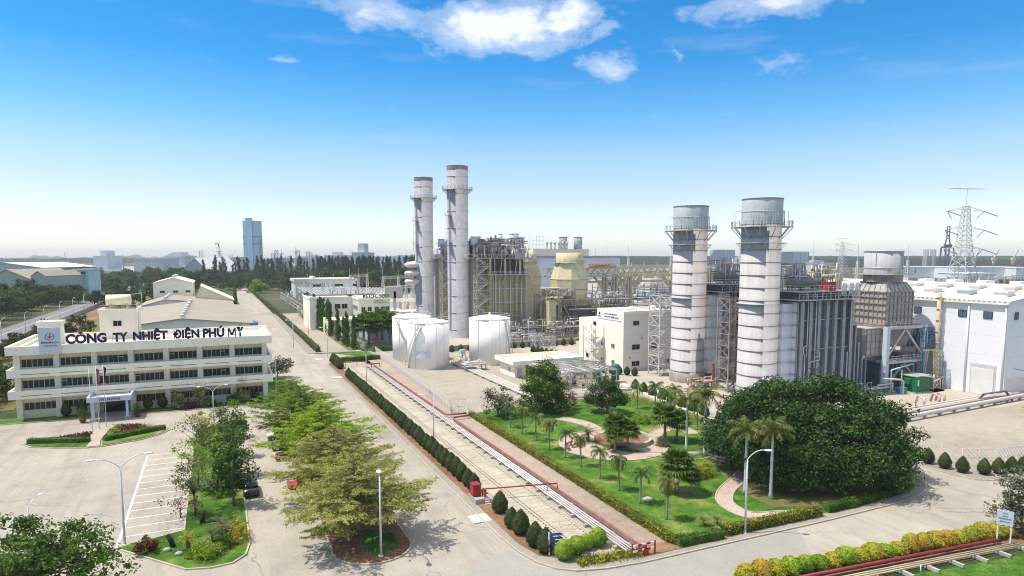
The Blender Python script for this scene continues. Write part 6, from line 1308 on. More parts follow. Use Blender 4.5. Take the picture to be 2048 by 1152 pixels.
# row of cone bushes along the trench, then the near ones round the corner
cone = clipped('cone_bush', 'dark clipped cone bush in the long kerb row beside the concrete trench', 'shrub', L_bush, [(.35, .05), (.78, .4), (.88, .9), (.72, 1.5), (.4, 2.05), (.15, 2.35), (.02, 2.45)], 1500, .13, 'cone bushes along the trench')
y = 157.0; used_ = False
while y > 71.8:
    x = 28.05 + rnd(-.08, .08)
    if not used_: cone.location = (x, y, .15); used_ = True
    else: dup(cone, (x, y, .15), rnd(0, 6), None, rnd(.92, 1.06))
    y -= 2.2
for (x, y, s, lb) in ((28.3, 66.0, 1.05, 'clipped cone bush standing alone below the fire cabinet steps'), (27.8, 61.6, .95, 'clipped cone bush, rear one of the pair near the kerb corner'), (28.0, 59.8, 1.1, 'clipped cone bush, front one of the pair near the kerb corner'), (28.1, 56.6, 1.05, 'clipped cone bush behind the blue finger sign'), (28.4, 54.9, 1.05, 'clipped cone bush right beside the blue finger sign')):
    c = dup(cone, (x, y, .15), rnd(0, 6), lb, s); del c['group']
limeb = clipped('lime_bush', 'lime green clipped bush nearest the blue finger sign', 'shrub', L_lime, [(.3, .05), (.8, .35), (.95, .8), (.85, 1.3), (.5, 1.75), (.02, 1.95)], 1300, .14); limeb.location = (29.4, 52.9, .15)
for (x, y, s, lb) in ((31.0, 53.4, .95, 'lime clipped bush, second from the blue finger sign'), (32.4, 53.9, .8, 'smallest lime clipped bush between two larger ones'), (33.8, 54.0, 1.0, 'lime clipped bush nearest the silver pipes')): dup(limeb, (x, y, .15), rnd(0, 6), lb, s)
P = np.array([(rnd(30, 36.5), 0, rnd(0, .5)) for k in range(2600)]); P[:, 1] = 51.4 + (P[:, 0] - 30) * -.09 + rng.normal(size=len(P)) * .35
o = quads('ground_cover', leaves(P - np.array((33, 51.2, 0)), .26, None, .3, 0, .3), L_yellow, None, (33, 51.2, .16)); o['kind'] = 'stuff'
# hedge and tall clipped bushes round the crossing
for k, (x, y) in enumerate(((28.2, 180.5), (28.3, 178.4), (28.4, 176.2), (28.4, 174.2), (28.3, 172.2), (28.3, 170.4))): c = dup(cone, (x, y, .15), rnd(0, 6), 'large dark clipped bush in the group at the crossing corner', 1.15); c['group'] = 'bushes at the crossing corner'
hedge([(28.6, 181.4), (36, 181.8), (41, 182.4)], 1.4, 1.3, L_rich, 2200, .2, 'hedge', 'clipped hedge along the side road at the crossing')
hedge([(27.4, 203.5), (27.5, 340), (26.8, 600)], 1.5, 1.7, L_bush, 9000, .3, 'hedge', 'long dark hedge beside the avenue beyond the crossing')
hedge([(43, 198), (47, 198.6), (56, 199), (62, 199.4)], 2.2, 1.5, L_rich, 2600, .22, 'hedge', 'dark green hedge across the side road behind the tanks')
# garden: hedge with yellow tips, palms, shrubs
hedge([(41.3, 109.5), (41.0, 51.8), (41.6, 50.9)], .95, .95, L_yellow, 15000, .14, 'garden_hedge', 'long yellow flowering hedge along the gravel path of the garden', base=L_bush)
hedge([(41.2, 50.75), (46.4, 50.5)], .95, .95, L_rich, 1900, .15, 'garden_hedge', 'dark end of the garden hedge at the road corner'); hedge([(47.2, 50.9), (60.5, 50.6)], 1.0, 1.05, L_yellow, 4200, .15, 'garden_hedge', 'clipped yellow green hedge along the road in front of the garden', base=L_bush)
hedge([(62.2, 50.9), (66.2, 50.9), (73, 51.4)], 1.0, .95, L_rich, 2800, .16, 'garden_hedge', 'shaded green hedge under the big dark tree'); hedge([(73, 51.4), (78.5, 52.8), (81.2, 56)], 1.0, .9, L_dark, 1800, .17, 'garden_hedge', 'dark hedge curving round the corner by the road')
hedge([(76.8, 112), (76.5, 90), (77.2, 78)], 1.2, 1.0, L_olive, 4200, .16, 'garden_hedge', 'yellowish hedge along the pale wall at the back of the garden')
coco = [palm('palm_tree', 'small feather palm', 3.6, .13, .09, 15, 1.75, L_palm, palmbark, 2.0, 13, .5, .12, (1.25, -.25), (.01, 0), hang=.75), palm('palm_tree', 'small feather palm', 3.9, .12, .09, 17, 1.6, L_palmy, palmbark, 2.3, 13, .48, .12, (1.2, -.5), (-.03, .02), hang=.9)]
row = [(44.5, 99.2), (44.5, 94.7), (44.8, 90.1), (44.5, 85.0), (44.8, 80.6), (44.8, 76.2), (44.6, 70.9), (44.4, 66.2), (44.3, 61.6), (44.2, 56.5)]
ords = ('farthest', 'second', 'third', 'fourth', 'fifth', 'sixth', 'seventh', 'eighth', 'ninth', 'nearest')
for i, (x, y) in enumerate(row): t = place(coco[i % 2], (x, y, .18), rnd(0, 6), f'small feather palm beside the yellow hedge, {ords[i]} of the row counted towards the road', rnd(.95, 1.1)); t['group'] = 'palms along the yellow hedge'
royal = palm('palm_tree', 'tall pale trunked palm on the lawn tip between the garden paths', 8.0, .2, .13, 16, 2.9, L_palmy, palmwhite, 1.7, 16, .75, .15, (1.35, -.1), hang=.6); royal.location = (61.9, 75, .18)
for (x, y, s, lb) in ((63.5, 72.9, 1.12, 'taller pale trunked palm beside the other on the lawn tip'), (59.3, 56.4, 1.04, 'whitewashed palm in front of the big dark tree'), (57.6, 58.8, .98, 'drooping pale palm just left of the whitewashed one')): dup(royal, (x, y, .18), rnd(0, 6), lb, s)
for (x, y, s, lb) in ((72.2, 84.9, 1.35, 'feather palm by the back hedge near the big dark tree'), (75.2, 94.8, 1.3, 'feather palm by the pale back wall of the garden'), (75.0, 100.1, 1.25, 'feather palm second along the pale back wall'), (72.0, 101.6, 1.15, 'feather palm behind the small round tree'), (70.2, 90.2, 1.45, 'feather palm behind the pair of fan palms'), (66.5, 103, 1.1, 'feather palm beside the pump yard at the garden back')): dup(coco[0], (x, y, .18), rnd(0, 6), lb, s)
fanp = fanpalm('fan_palm', 'tall fan palm in the middle of the round garden planter', 3.5, .2, 36, 1.35, 1.45, L_palm, palmbark); fanp.location = (54.0, 81.6, .2)
for (x, y, s, lb) in ((55.2, 80.2, .85, 'shorter fan palm leaning on the planter palm'), (52.8, 80.0, .72, 'smallest fan palm in the planter group'), (63.4, 82.0, 1.1, 'fan palm, taller of the pair beyond the planter'), (64.8, 80.8, .95, 'fan palm, shorter of the pair beyond the planter'), (50.4, 62.6, 1.0, 'fan palm amid the lawn clump near the road'), (51.6, 61.4, .6, 'low fan palm with broad leaves at the lawn clump')): dup(fanp, (x, y, .2), rnd(0, 6), lb, s)
dryp = palm('date_palm', 'brown tipped palm in the lawn clump nearest the path', 3.0, .14, .11, 22, 1.9, L_olive, palmbark, 1.6, 13, .45, .1, (1.3, -.3), hang=.5); dryp.location = (50.2, 64.0, .2)
dup(dryp, (48.9, 63.2, .2), 2, 'small brown tipped palm at the edge of the lawn clump', .7)
place_new(tree('mango_tree', 'tall dense green tree at the back corner of the garden', 'tree', L_rich, dome(4.3, .9, 9.6, 90, 210, 1.3, .7, .25, .12), 0, .29, 4.5, .25, limbs=4), 54.3, 106.0)
place_new(tree('round_tree', 'round dense tree with a short trunk on the garden lawn', 'tree', L_dark, dome(3.5, 1.5, 6.6, 60, 190, 1.1, .7, .25, .1), 0, .27, 2.2, .2, limbs=3), 64.8, 101.0)
place_new(tree('frangipani_tree', 'dark frangipani dotted with white flowers by the fence return', 'tree', L_flower, dome(3.3, .8, 5.2, 46, 85, 1.0, .7, .3, .12), 0, .3, 1.8, .16, limbs=3), 45.6, 107.0)
place_new(tree('pink_shrub', 'pinkish flowering shrub beside the pipe skid', 'shrub', L_pink, dome(2.4, .3, 3.8, 30, 70, .9, .7), 0, .28, 1.2, .08, limbs=4), 60.5, 108.5)
for (x, y, Rr, h, leaf, lb) in ((66.2, 92.4, 1.6, 1.7, L_lime, 'round lime bush on the lawn behind the planter'), (57.4, 66.0, 1.45, 1.6, L_yellow, 'round yellow bush beside the curving path'), (60.4, 86.2, 1.0, 1.0, L_olive, 'low bush inside the round planter'), (61.0, 79.2, 1.0, 1.3, L_grey, 'grey spiky shrub below the pair of fan palms'), (56.5, 109.2, 1.6, 1.6, L_rich, 'green shrub between the tall dense tree and skid')):
    place_new(tree('lawn_bush', lb, 'shrub', leaf, dome(Rr, .15, h, 24, 90, .6, .75), 0, .17, .4, .05, limbs=4), x, y)
t = thing('planter_wall', 'curved stone wall of the round planter in the garden plaza', 'planter', (57.2, 84.6, .2)); mb = MB(); P = arc(57.2, 84.8, 4.5, -110, 70, 18)
for p, q in zip(P, P[1:]): mb.bar((*p, .5), (*q, .5), .45, .7)
mb.obj('wall', concrete, t); MB().prism(arc(57.2, 84.8, 4.3, 0, 360, 20)[:-1], .2, .45).obj('soil', M_soil, t)
for k, (px, py, a) in enumerate(((1138, 893, .5), (1150, 897, .2), (1136, 902, 1.2))):
    x, y = at(px, py); b = thing('park_bench', ('stone bench on the plaza edge, backmost', 'stone bench on the plaza edge, nearest the fan palm', 'stone bench on the plaza edge, lowest one')[k], 'bench', (x, y, .22)); MB().cb(x, y, .62, 1.5, .4, .1, a).obj('seat', mat('brown bench', (.2, .1, .07), .7) if 'brown bench' not in bpy.data.materials else bpy.data.materials['brown bench'], b)
    for s in (-.5, .5): MB().cb(x + s * cos(a), y + s * sin(a), .2, .18, .34, .42, a).obj('leg', concrete, b)
# pale low wall at the back of the garden and the cone bushes behind it
t = thing('low_wall', 'long pale low wall between the garden and the chimney yard', 'wall', (79, 100, .1)); MB().add([(81.6, 122, 0), (78.6, 100, 0), (77.4, 80, 0), (78.5, 80, 0), (79.7, 100, 0), (82.7, 122, 0)] + [(81.6, 122, .6), (78.6, 100, .6), (77.4, 80, .6), (78.5, 80, .6), (79.7, 100, .6), (82.7, 122, .6)], [(6, 7, 10, 11), (7, 8, 9, 10), (0, 1, 7, 6), (1, 2, 8, 7), (2, 3, 9, 8), (3, 4, 10, 9), (4, 5, 11, 10), (5, 0, 6, 11)]).obj('coping', mat('pale wall paint', (.68, .62, .52), .8, .06, .5), t)
for i in range(8): c = dup(cone, (81.9 - i * .38, 116.5 - i * 3.6, .1), rnd(0, 6), 'cone bush in the row behind the pale garden wall', 1.05); c['group'] = 'cone bushes behind the garden wall'
for i in range(6): c = dup(cone, (86.3 + i * 1.15, 136.3 - i * 1.6 + 3, .1), rnd(0, 6), 'small cone bush in the row before the control building', .9); c['group'] = 'cone bushes before the control building'
for i in range(9): c = dup(cone, (86.5 + i * .2, 176 - i * 2.5, .1), rnd(0, 6), 'dark cone bush in the row behind the pump house', .95); c['group'] = 'cone bushes behind the pump house'
for i, (x, y) in enumerate(((90.0, 57.6), (90.0, 55.3), (90.4, 53.2), (92.2, 51.5), (94.3, 50.9), (96.3, 50.4), (98.3, 50.0))): c = dup(cone, (x, y, .14), rnd(0, 6), 'brownish cone bush on the kerb before the white yard fence', .92); c['group'] = 'cone bushes along the white yard fence'
# the big dark tree
place_new(tree('banyan_tree', 'huge dark green spreading tree at the garden corner by the road', 'tree', L_dark, dome(12.4, 2.0, 12.4, 380, 230, 1.8, .62, .16, .1) + [(11.6 * cos(k * .209) * rnd(.86, 1.04), 11.6 * sin(k * .209) * rnd(.86, 1.04), rnd(2.0, 5.2), 1.9, 1.9, 1.5, 230) for k in range(60)] + [(8.5 * cos(k * .4) * rnd(.7, 1.1), 8.5 * sin(k * .4) * rnd(.7, 1.1), rnd(3, 6), 2.0, 2.0, 1.6, 170) for k in range(20)], 0, .36, 5.0, .6, limbs=6, flat=.5, droop=.35), 71.8, 62.0)
# croton bushes along the near road edge
cro = clipped('croton_bush', 'round red and yellow croton bush in the row along the road', 'shrub', L_croton, [(.4, .05), (.85, .3), (.95, .75), (.8, 1.2), (.45, 1.6), (.02, 1.8)], 900, .17, 'croton bushes along the road')
crl = clipped('croton_bush', 'round lime and yellow croton bush in the row along the road', 'shrub', L_lime, [(.4, .05), (.85, .3), (.95, .75), (.8, 1.2), (.45, 1.55), (.02, 1.7)], 900, .17, 'croton bushes along the road')
n = 19
for i in range(-2, n):
    x, y = 45.2 + i * 1.6, 42.0 - i * .17; place(crl if i in (1, 2, 3, 5, 8) else cro, (x, y, .08), rnd(0, 6), None, (rnd(.85, 1.2), rnd(.85, 1.2), rnd(.72, 1.1)))
t = thing('fire_main', 'red fire pipe lying beside the croton bushes on the near lawn', 'pipe', (60, 39, .1)); MB().tube([(44, 40.6, .55), (70.6, 37.9, .55), (71.2, 37.85, .45)], .2, 10).obj('pipe', mat('crimson pipe paint', (.18, .022, .03), .55, .15, 1), t)
t = thing('pipe_rack', 'thin cream pipes on sleepers beside the red pipe on the near lawn', 'pipework', (60, 38, .1))
for k in range(3): MB().tube([(44, 39.6 - k * .3, .5), (72.2, 36.8 - k * .3, .5)], .06, 6).obj('pipe', yelsteel, t)
for k in range(9): x = 47 + k * 3.1; MB().box(x - .15, x + .15, 39.6 - (x - 44) * .1 - 1.7, 39.9 - (x - 44) * .1, .08, .4).obj('sleeper', concrete, t)
# grass blades on the lawns
def blades(n, polys, size, nm):
    P = []
    for (x0, x1, y0, y1) in polys:
        m = int(n * (x1 - x0) * (y1 - y0) / sum((b - a) * (d - c) for a, b, c, d in polys)); P.append(np.stack([x0 + (x1 - x0) * rng.random(m), y0 + (y1 - y0) * rng.random(m), np.full(m, .2)], 1))
    P = np.concatenate(P); V = leaves(P, size, None, -.2, 0, .3); V[:, :, 2] = np.abs(V[:, :, 2] - .2) + .18
    o = quads(nm, V, L_grassy, None); o['kind'] = 'stuff'
blades(16000, [(42, 58, 53, 74), (42, 46, 74, 108), (46, 50, 95, 110), (58, 76, 88, 99), (58, 61, 52.5, 58)], .16, 'grass'); blades(5000, [(-3.8, 1.8, 66, 119)], .18, 'grass'); blades(3000, [(52, 75, 33, 36.5)], .15, 'grass')

for k in range(17): f = (k + .3) / 17; c = dup(cone, (WALL[0][0] + (WALL[1][0] - WALL[0][0]) * f - .5, WALL[0][1] + (WALL[1][1] - WALL[0][1]) * f - 1.6, .05), rnd(0, 6), 'dark rounded bush in the row before the beige yard wall', .95); c['group'] = 'bushes before the yard wall'
# ---------------------------------------------------------------- street lamps
D_ = {'u': pi / 2, 'd': -pi / 2, 'r': 0, 'l': pi}
la = lamp('street_lamp', 'double armed street lamp at the near corner of the parking lawn', 9.1, (D_['l'] + .1, .1), 2.2)
la.location = (-9.4, 73.9, .1)
for (x, y, z, r, s, lb) in ((-1.2, 117.6, .1, 0, .84, 'double armed street lamp before the office, above the parking lawn trees'), (125.6, 100.6, 0, .5, .75, 'small double armed lamp showing over the big dark tree')): dup(la, (x, y, z), r, lb, s)
ls = lamp('street_lamp', 'single armed street lamp on the rounded tip of the tree island', 9.1, (-pi / 2 - .25,), 1.7); ls.location = (13.5, 60.6, .15)
for (x, y, r, s, lb) in ((49.5, 50.3, 1.1, 1, 'single armed street lamp on the pavement before the garden hedge'), (28.9, 92.6, -1.5, .93, 'tall single armed lamp among the kerb bushes, nearer one'), (29.6, 144.1, -1.6, .9, 'single armed lamp among the kerb bushes opposite the fuel tanks'), (28.5, 192.3, -1.75, .95, 'single armed lamp at the side road crossing'), (30.1, 247.9, -1.75, .95, 'single armed lamp beside the avenue beyond the crossing'), (21.4, 214, -1.8, 1.0, 'bent lamp beside the avenue farther than the crossing'), (*far(24, 57.5), 2.9, .76, 'single armed lamp rising behind the near corner tree'), (62.6, 120.5, .6, .9, 'slim lamp post beside the pipe skid'), (96, 199, 2.6, .9, 'slim lamp before the yellow boiler'), (4.6, 141.0, 1.5, .01, '')):
    if s > .1: dup(ls, (x, y, .1), r, lb, s)
tag(MB().cyl(10.6, 143, 0, 8.4, .09, n=8).obj('lamp_post', polewhite, loc=(10.6, 143, 0)), 'plain thin pale post at the office corner', 'post')
for k in range(9):
    c = dup(ls, (-65.2, 175 + k * 30, 0), 3.1, 'highway lamp in the row beside the boundary wall', .95); c['group'] = 'highway lamps'
# ---------------------------------------------------------------- flags
for (x, y, h, fm, lb) in ((-19.6, 125.3, 10.7, None, 'bare flagpole, leftmost of the three before the office'), (-18.7, 125.9, 10.9, redpaint, 'middle flagpole with a hanging red flag'), (-17.8, 126.9, 11.0, navy, 'flagpole with a hanging dark blue flag')):
    t = thing('flagpole', lb, 'flagpole', (x, y, .2)); MB().tube([(x, y, .1), (x, y, h)], [.07, .04], 8).cyl(x, y, .1, .3, .2, n=10).obj('pole', polewhite, t)
    if fm:
        mb = MB(); n = 6; P = []
        for i in range(n + 1):
            f = i / n; P += [(x + .05 + .12 * sin(f * 5) * f, y, h - .3 - f * 2.6), (x + .3 + .16 * sin(f * 7 + 1) + f * .15, y - .12 * sin(f * 6), h - .6 - f * 2.7)]
        mb.add(P, [(2 * i, 2 * i + 1, 2 * i + 3, 2 * i + 2) for i in range(n)]); mb.obj('flag', fm, t)
# ---------------------------------------------------------------- parked vehicles
def car(label, paintm, kind='saloon'):
    """built along x: front at +x"""
    t = thing('parked_car', label, 'car'); L, w = 4.5, 1.76; h = 1.46 if kind == 'saloon' else 1.78
    if kind == 'saloon': body = [(-2.2, .35), (-2.25, .75), (-2.15, 1.0), (-1.55, 1.06), (1.0, 1.0), (2.0, .84), (2.22, .62), (2.2, .32)]; roof = [(-1.62, 1.02), (-1.0, 1.42), (.3, 1.46), (1.15, .99)]
    elif kind == 'suv': body = [(-2.25, .42), (-2.28, .9), (-2.2, 1.15), (1.0, 1.12), (2.05, .98), (2.25, .7), (2.22, .38)]; roof = [(-2.15, 1.1), (-1.9, 1.74), (.3, 1.78), (1.15, 1.1)]
    else: body = [(-2.5, .5), (-2.5, 1.0), (1.1, 1.02), (2.35, .9), (2.5, .5)]; roof = [(-.7, 1.0), (-.55, 1.7), (.6, 1.72), (1.35, 1.0)]
    def loft(prof, w0, w1, zsplit, n=5):
        mb = MB(); k = len(prof); ys = (-1, -.86, .86, 1); vs = []
        for y in ys:
            for x, z in prof: s = 1 - (0 if abs(y) < .9 else .06); f = (z - prof[0][1]) / max(.01, max(p[1] for p in prof) - prof[0][1]); vs.append((x * s, y * (w0 + (w1 - w0) * f) / 2, z - (0 if abs(y) < .9 else .03)))
        fs = [(j * k + i, j * k + i + 1, (j + 1) * k + i + 1, (j + 1) * k + i) for j in range(3) for i in range(k - 1)] + [tuple(range(k)), tuple(range(3 * k, 4 * k))[::-1]] + [(j * k, (j + 1) * k, (j + 1) * k + k - 1, j * k + k - 1) for j in range(3)]
        return mb.add(vs, fs, True)
    loft(body, w, w * .96, 0).obj('body', paintm, t); loft(roof, w * .94, w * .74, 0).obj('glasshouse', glass, t)
    top = [(x * .97 - .02, z + .012) for x, z in roof[1:3]]; MB().box(top[0][0], top[1][0], -w * .36, w * .36, h - .05, h + .02).obj('roof', paintm, t)
    if kind == 'pickup': MB().box(-2.4, -.75, -.7, .7, 1.0, 1.03).obj('cargo_bed', darksteel, t)
    for x in (-1.35, 1.4):
        for s in (-1, 1):
            mb = MB(); n = 14; mb.add([(x + .33 * cos(2 * pi * j / n), s * (w / 2 - .2 + .22 * q), .33 + .33 * sin(2 * pi * j / n)) for q in (0, 1) for j in range(n)], [(j, (j + 1) % n, n + (j + 1) % n, n + j) for j in range(n)] + [tuple(range(n)), tuple(range(n, 2 * n))[::-1]]); wh = mb.obj('wheel', black, t)
            mb = MB(); mb.add([(x + .2 * cos(2 * pi * j / n), s * (w / 2 + .025), .33 + .2 * sin(2 * pi * j / n)) for j in range(n)], [tuple(range(n))]); mb.obj('rim', polewhite, wh)
    for s in (-1, 1): MB().box(2.1, 2.24, s * .62 - .2, s * .62 + .2, .6, .75).obj('headlight', lampwhite, t); MB().box(-2.27 if kind != 'pickup' else -2.52, -2.2, s * .66 - .14, s * .66 + .14, .72, .95).obj('tail_light', redpaint, t)
    return t
wcar = mat('white car paint', (.78, .78, .77), .25, .02, 1, spec=.6); bcar = mat('dark blue car paint', (.025, .035, .06), .22, .05, 1, spec=.7); mcar = mat('maroon car paint', (.10, .02, .022), .25, .05, 1, spec=.7); kcar = mat('black car paint', (.015, .016, .018), .2, .05, 1, spec=.8); rcar = mat('red car paint', (.42, .035, .03), .3, .05, 1, spec=.6); gcar = mat('grey car paint', (.20, .21, .22), .3, .05, 1, spec=.6)
for (x, y, m, k, lb, a) in ((8.6, 108.6, wcar, 'saloon', 'white saloon car parked under the bright lime tree', pi), (8.8, 102.4, bcar, 'suv', 'dark blue car parked between the white and maroon ones', pi), (8.9, 97.0, mcar, 'saloon', 'dark maroon saloon parked under the olive trees', pi), (9.6, 83.4, rcar, 'pickup', 'red pickup showing beneath the olive tiered trees', pi), (2.9, 84.6, kcar, 'saloon', 'black car parked in the shade beside the parking lawn', pi / 2)):
    c = car(lb, m, k); c.location = (x, y, .04); c.rotation_euler[2] = a
# truck and car far along the highway
def truck(label, x, y, cabm, boxm):
    t = thing('truck', label, 'truck', (x, y, .08)); MB().box(x - 1.25, x + 1.25, y - 4.4, y + 3.4, 1.0, 3.9).obj('cargo_box', boxm, t); MB().box(x - 1.2, x + 1.2, y - 6.6, y - 4.6, .7, 3.2).obj('cab', cabm, t); MB().box(x - 1.05, x + 1.05, y - 6.65, y - 6.6, 2.0, 2.95).obj('windscreen', glass, t)
    for yy in (-5.6, 1, 2.4): MB().box(x - 1.2, x + 1.2, y + yy - .5, y + yy + .5, .08, 1.0).obj('wheel', black, t)
truck('small truck with a grey box driving along the far highway', -71, 610, white, ribgrey)
# delivery stand, tanks and little things along the avenue
t = thing('water_tank', 'blue plastic water tank on a frame beside the avenue', 'water tank', (13.0, 254, 0)); x, y = 11.6, 252
MB().lathe([(1.7, 2.2), (1.75, 4.4), (1.75, 5.2), (1.3, 5.7), (.4, 5.9), (.4, 6.1)], x, y, 18).obj('tank_shell', bluetank, t); mb = MB()
for a in (-1.4, 1.4):
    for b in (-1.4, 1.4): mb.bar((x + a, y + b, 0), (x + a, y + b, 2.2), .15)
mb.box(x - 1.7, x + 1.7, y - 1.7, y + 1.7, 2.05, 2.2); mb.obj('stand', steel, t)
fence([(10.6, 163), (11.2, 200), (9.9, 240), (9.6, 258)], 2.2, 'dark fence behind the office along the avenue', name='mesh_fence', step=3, pitch=.5, m=ribgrey, z=.05)
t = thing('gas_bottle_rack', 'rack of grey gas bottles at the rear corner of the office', 'rack', (13.4, 176, .1)); MB().rail([(12, 174, .1), (14.6, 174, .1), (14.6, 178, .1), (12, 178, .1)], 2.2, .04, 1.3).obj('frame', railsteel, t)
for k in range(8): MB().cyl(12.5 + (k % 4) * .55, 175 + (k // 4) * 1.2, .1, 1.9, .22, .2, n=10).obj('gas_bottle', greysign, t)
# ---------------------------------------------------------------- signs
t = thing('finger_sign', 'white post with four blue finger plates at the kerb corner', 'sign', (28.4, 54.2, .15)); MB().box(28.32, 28.46, 54.1, 54.2, .15, 2.5).obj('post', white, t)
for k in range(4): z = 2.25 - k * .36; MB().add([(28.5, 54.05, z - .13), (29.5, 53.8, z - .13), (29.7, 53.75, z), (29.5, 53.8, z + .13), (28.5, 54.05, z + .13), (28.5, 54.1, z - .13), (29.5, 53.85, z - .13), (29.7, 53.8, z), (29.5, 53.85, z + .13), (28.5, 54.1, z + .13)], [(0, 1, 2, 3, 4), (9, 8, 7, 6, 5), (0, 5, 6, 1), (1, 6, 7, 2), (2, 7, 8, 3), (3, 8, 9, 4)]).obj('finger_plate', mat('sign blue', (.05, .10, .34), .5) if 'sign blue' not in bpy.data.materials else bpy.data.materials['sign blue'], t)
t = thing('notice_board', 'white notice board on two white posts beside the frangipani', 'sign', (71.2, 37.6, .1)); bx0, by0 = at(1990, 1090); bx1, by1 = at(2022, 1097); a = atan2(by1 - by0, bx1 - bx0); L = hypot(bx1 - bx0, by1 - by0)
mxx, myy = (bx0 + bx1) / 2, (by0 + by1) / 2
for q in (-.42, .42): X, Y = mxx + q * L * cos(a), myy + q * L * sin(a); MB().cb(X, Y, .05, .12, .12, 3.7, a).obj('post', white, t)
MB().cb(mxx + .05 * sin(a), myy - .05 * cos(a), 2.25, L * 1.05, .08, 1.5, a).obj('board', greysign, t)
for k, (s_, w, h) in enumerate((('KHU VỰC', .3, .1), ('CỬA RA', .34, .12), ('TRẠM KHÍ NHÀ MÁY', .8, .15), ('ĐIỆN PHÚ MỸ', .62, .12))):
    c = w * L; X, Y = mxx - c / 2 * cos(a) + .1 * sin(a), myy - c / 2 * sin(a) - .1 * cos(a); text('lettering', s_, c, h, (X, Y, 3.45 - k * .29), navy, t, a, ext=.02)
t = thing('post', 'thin white marker post on the near lawn', 'post', (57, 36, .1)); x, y = at(1842, 1150); MB().tube([(x, y, 0), (x - .15, y, 1.0)], .05).obj('rod', white, t)
t = thing('barrier_rail', 'red and white striped guard rail at the end of the silver pipes', 'barrier', (36.8, 50.2, .15))
for k, (x, y) in enumerate(((35.5, 50.5), (38.0, 50.3))): MB().box(x - .06, x + .06, y - .06, y + .06, .15, 1.5).obj('post', redpaint, t)
for z in (.75, 1.3):
    for k in range(5): MB().box(35.5 + k * .5, 36.0 + k * .5, 50.32, 50.4, z - .09, z + .09).obj('rail_band', white if k % 2 == 0 else redpaint, t) if k != 2 or z < 1 else MB().box(36.5, 37.0, 50.32, 50.4, z - .09, z + .09).obj('rail_band', white, t)
tag(MB().cb(45.9, 62.3, .19, 1.2, 1.0, .12, .3).obj('manhole_slab', concrete, loc=(45.9, 62.3, .19)), 'grey concrete slab on the garden lawn by the yellow hedge', 'slab')
tag(MB().box(40.2, 41.4, 204.5, 204.6, .8, 1.7).bar((40.8, 204.6, .1), (40.8, 204.6, .8), .1).obj('small_sign', white, loc=(40.8, 204.6, .1)), 'small white sign on the fence by the palms', 'sign')
t = thing('notice_stand', 'pale sign on two legs beside the pipe skid', 'sign', (85, 122, .1)); x, y = at(1186, 790); MB().box(x, x + 1.6, y, y + .06, .9, 2.1).obj('board', greysign, t); MB().bar((x + .1, y, 0), (x + .1, y, 1), .08).bar((x + 1.5, y, 0), (x + 1.5, y, 1), .08).obj('leg', railsteel, t)
# ---------------------------------------------------------------- neighbours beyond the crossing
t = thing('neighbour_office', 'cream and pale green two part office with green roof letters', 'building', (50, 265, 0)); pg = mat('pale green wall', (.62, .66, .55), .8, .05, .3, streak=.1)
MB().box(33.4, 52, 268, 290, 0, 12.6).obj('wall', ivory, t); MB().box(50, 62.4, 255, 290, 0, 12.6).obj('wall', pg, t); MB().box(36.5, 62, 243, 255, 0, 6.0).obj('annex', cream, t)
MB().box(33.2, 52, 267.8, 268, 12.2, 13).box(33.2, 33.4, 268, 290, 12.2, 13).box(49.8, 62.6, 254.8, 255, 12.2, 13.0).box(49.8, 50, 255, 268, 12.2, 13).obj('parapet', ivory, t); MB().box(33.6, 62.2, 280, 280.3, 12.6, 13.3).obj('roof_upstand', brownsteel, t)
for x in (36.5, 39.6, 43, 45.8): window(t, x, x + 2.2, 8.2, 10.0, 267.9, 2)
for x in (51, 53.4, 56.2, 58.6, 60.4): window(t, x, x + 1.6, 7.8, 9.4, 254.9, 2)
for y in (257, 259.5, 262, 264.5): window(t, y, y + 1.4, 8.2, 9.8, 49.9, 1, gm=glassblue, face='-x')
for x in (39, 42): window(t, x, x + 2.2, 1.5, 3.4, 242.9, 2)
text('lettering', 'M', 1.0, 1.5, (51.6, 254.7, 12.9), greenletter, t, ext=.2, bold=.04); text('lettering', 'E', .9, 1.5, (52.9, 254.7, 12.9), redletter, t, ext=.2, bold=.04); text('lettering', 'KONG ENERGY', 8.0, 1.4, (54.0, 254.7, 12.9), greenletter, t, ext=.2, bold=.04)
text('lettering', 'COMPANY LIMITED', 3.4, .5, (56, 254.75, 11.6), greenletter, t, ext=.05); text('lettering', 'PHU MY 2-2 POWER PLANT', 5.4, .5, (56, 254.75, 10.7), greenletter, t, ext=.05)
t = thing('workshop', 'low flat roofed building with a pale violet wall behind the palms', 'building', (56, 226, 0)); MB().box(47, 62, 224, 240, 0, 7.4).obj('wall', mat('pale violet wall', (.44, .45, .55), .8, .05, .4), t); MB().box(46.5, 62.5, 223.5, 240.5, 7.4, 7.9).obj('roof', concrete, t); window(t, 53.8, 55.6, 2.2, 5.0, 223.9, 1)
for (x, y, w, d, h, lb) in ((66, 282, 14, 12, 5.5, 'low cream shed with a dark eave right of the neighbour office'), (74, 268, 10, 9, 6.0, 'low cream shed next to the farther grey chimney')):
    t = thing('low_shed', lb, 'building', (x, y, 0)); MB().box(x - w / 2, x + w / 2, y - d / 2, y + d / 2, 0, h).obj('wall', cream, t); MB().box(x - w / 2 - .5, x + w / 2 + .5, y - d / 2 - .5, y + d / 2 + .5, h, h + .4).obj('roof', white, t); window(t, x - 1, x + 1, 2, 3.6, y - d / 2 - .06, 2)
t = thing('chemical_skid', 'small blue tank on a skid right of the neighbour office', 'tank', (64.4, 262, 0)); MB().box(63.4, 67.2, 260.5, 264, 0, 4.2).obj('bund', ribgrey, t); MB().cyl(65.8, 262, 4.2, 6.0, 1.0, n=12).obj('tank_shell', bluetank, t)
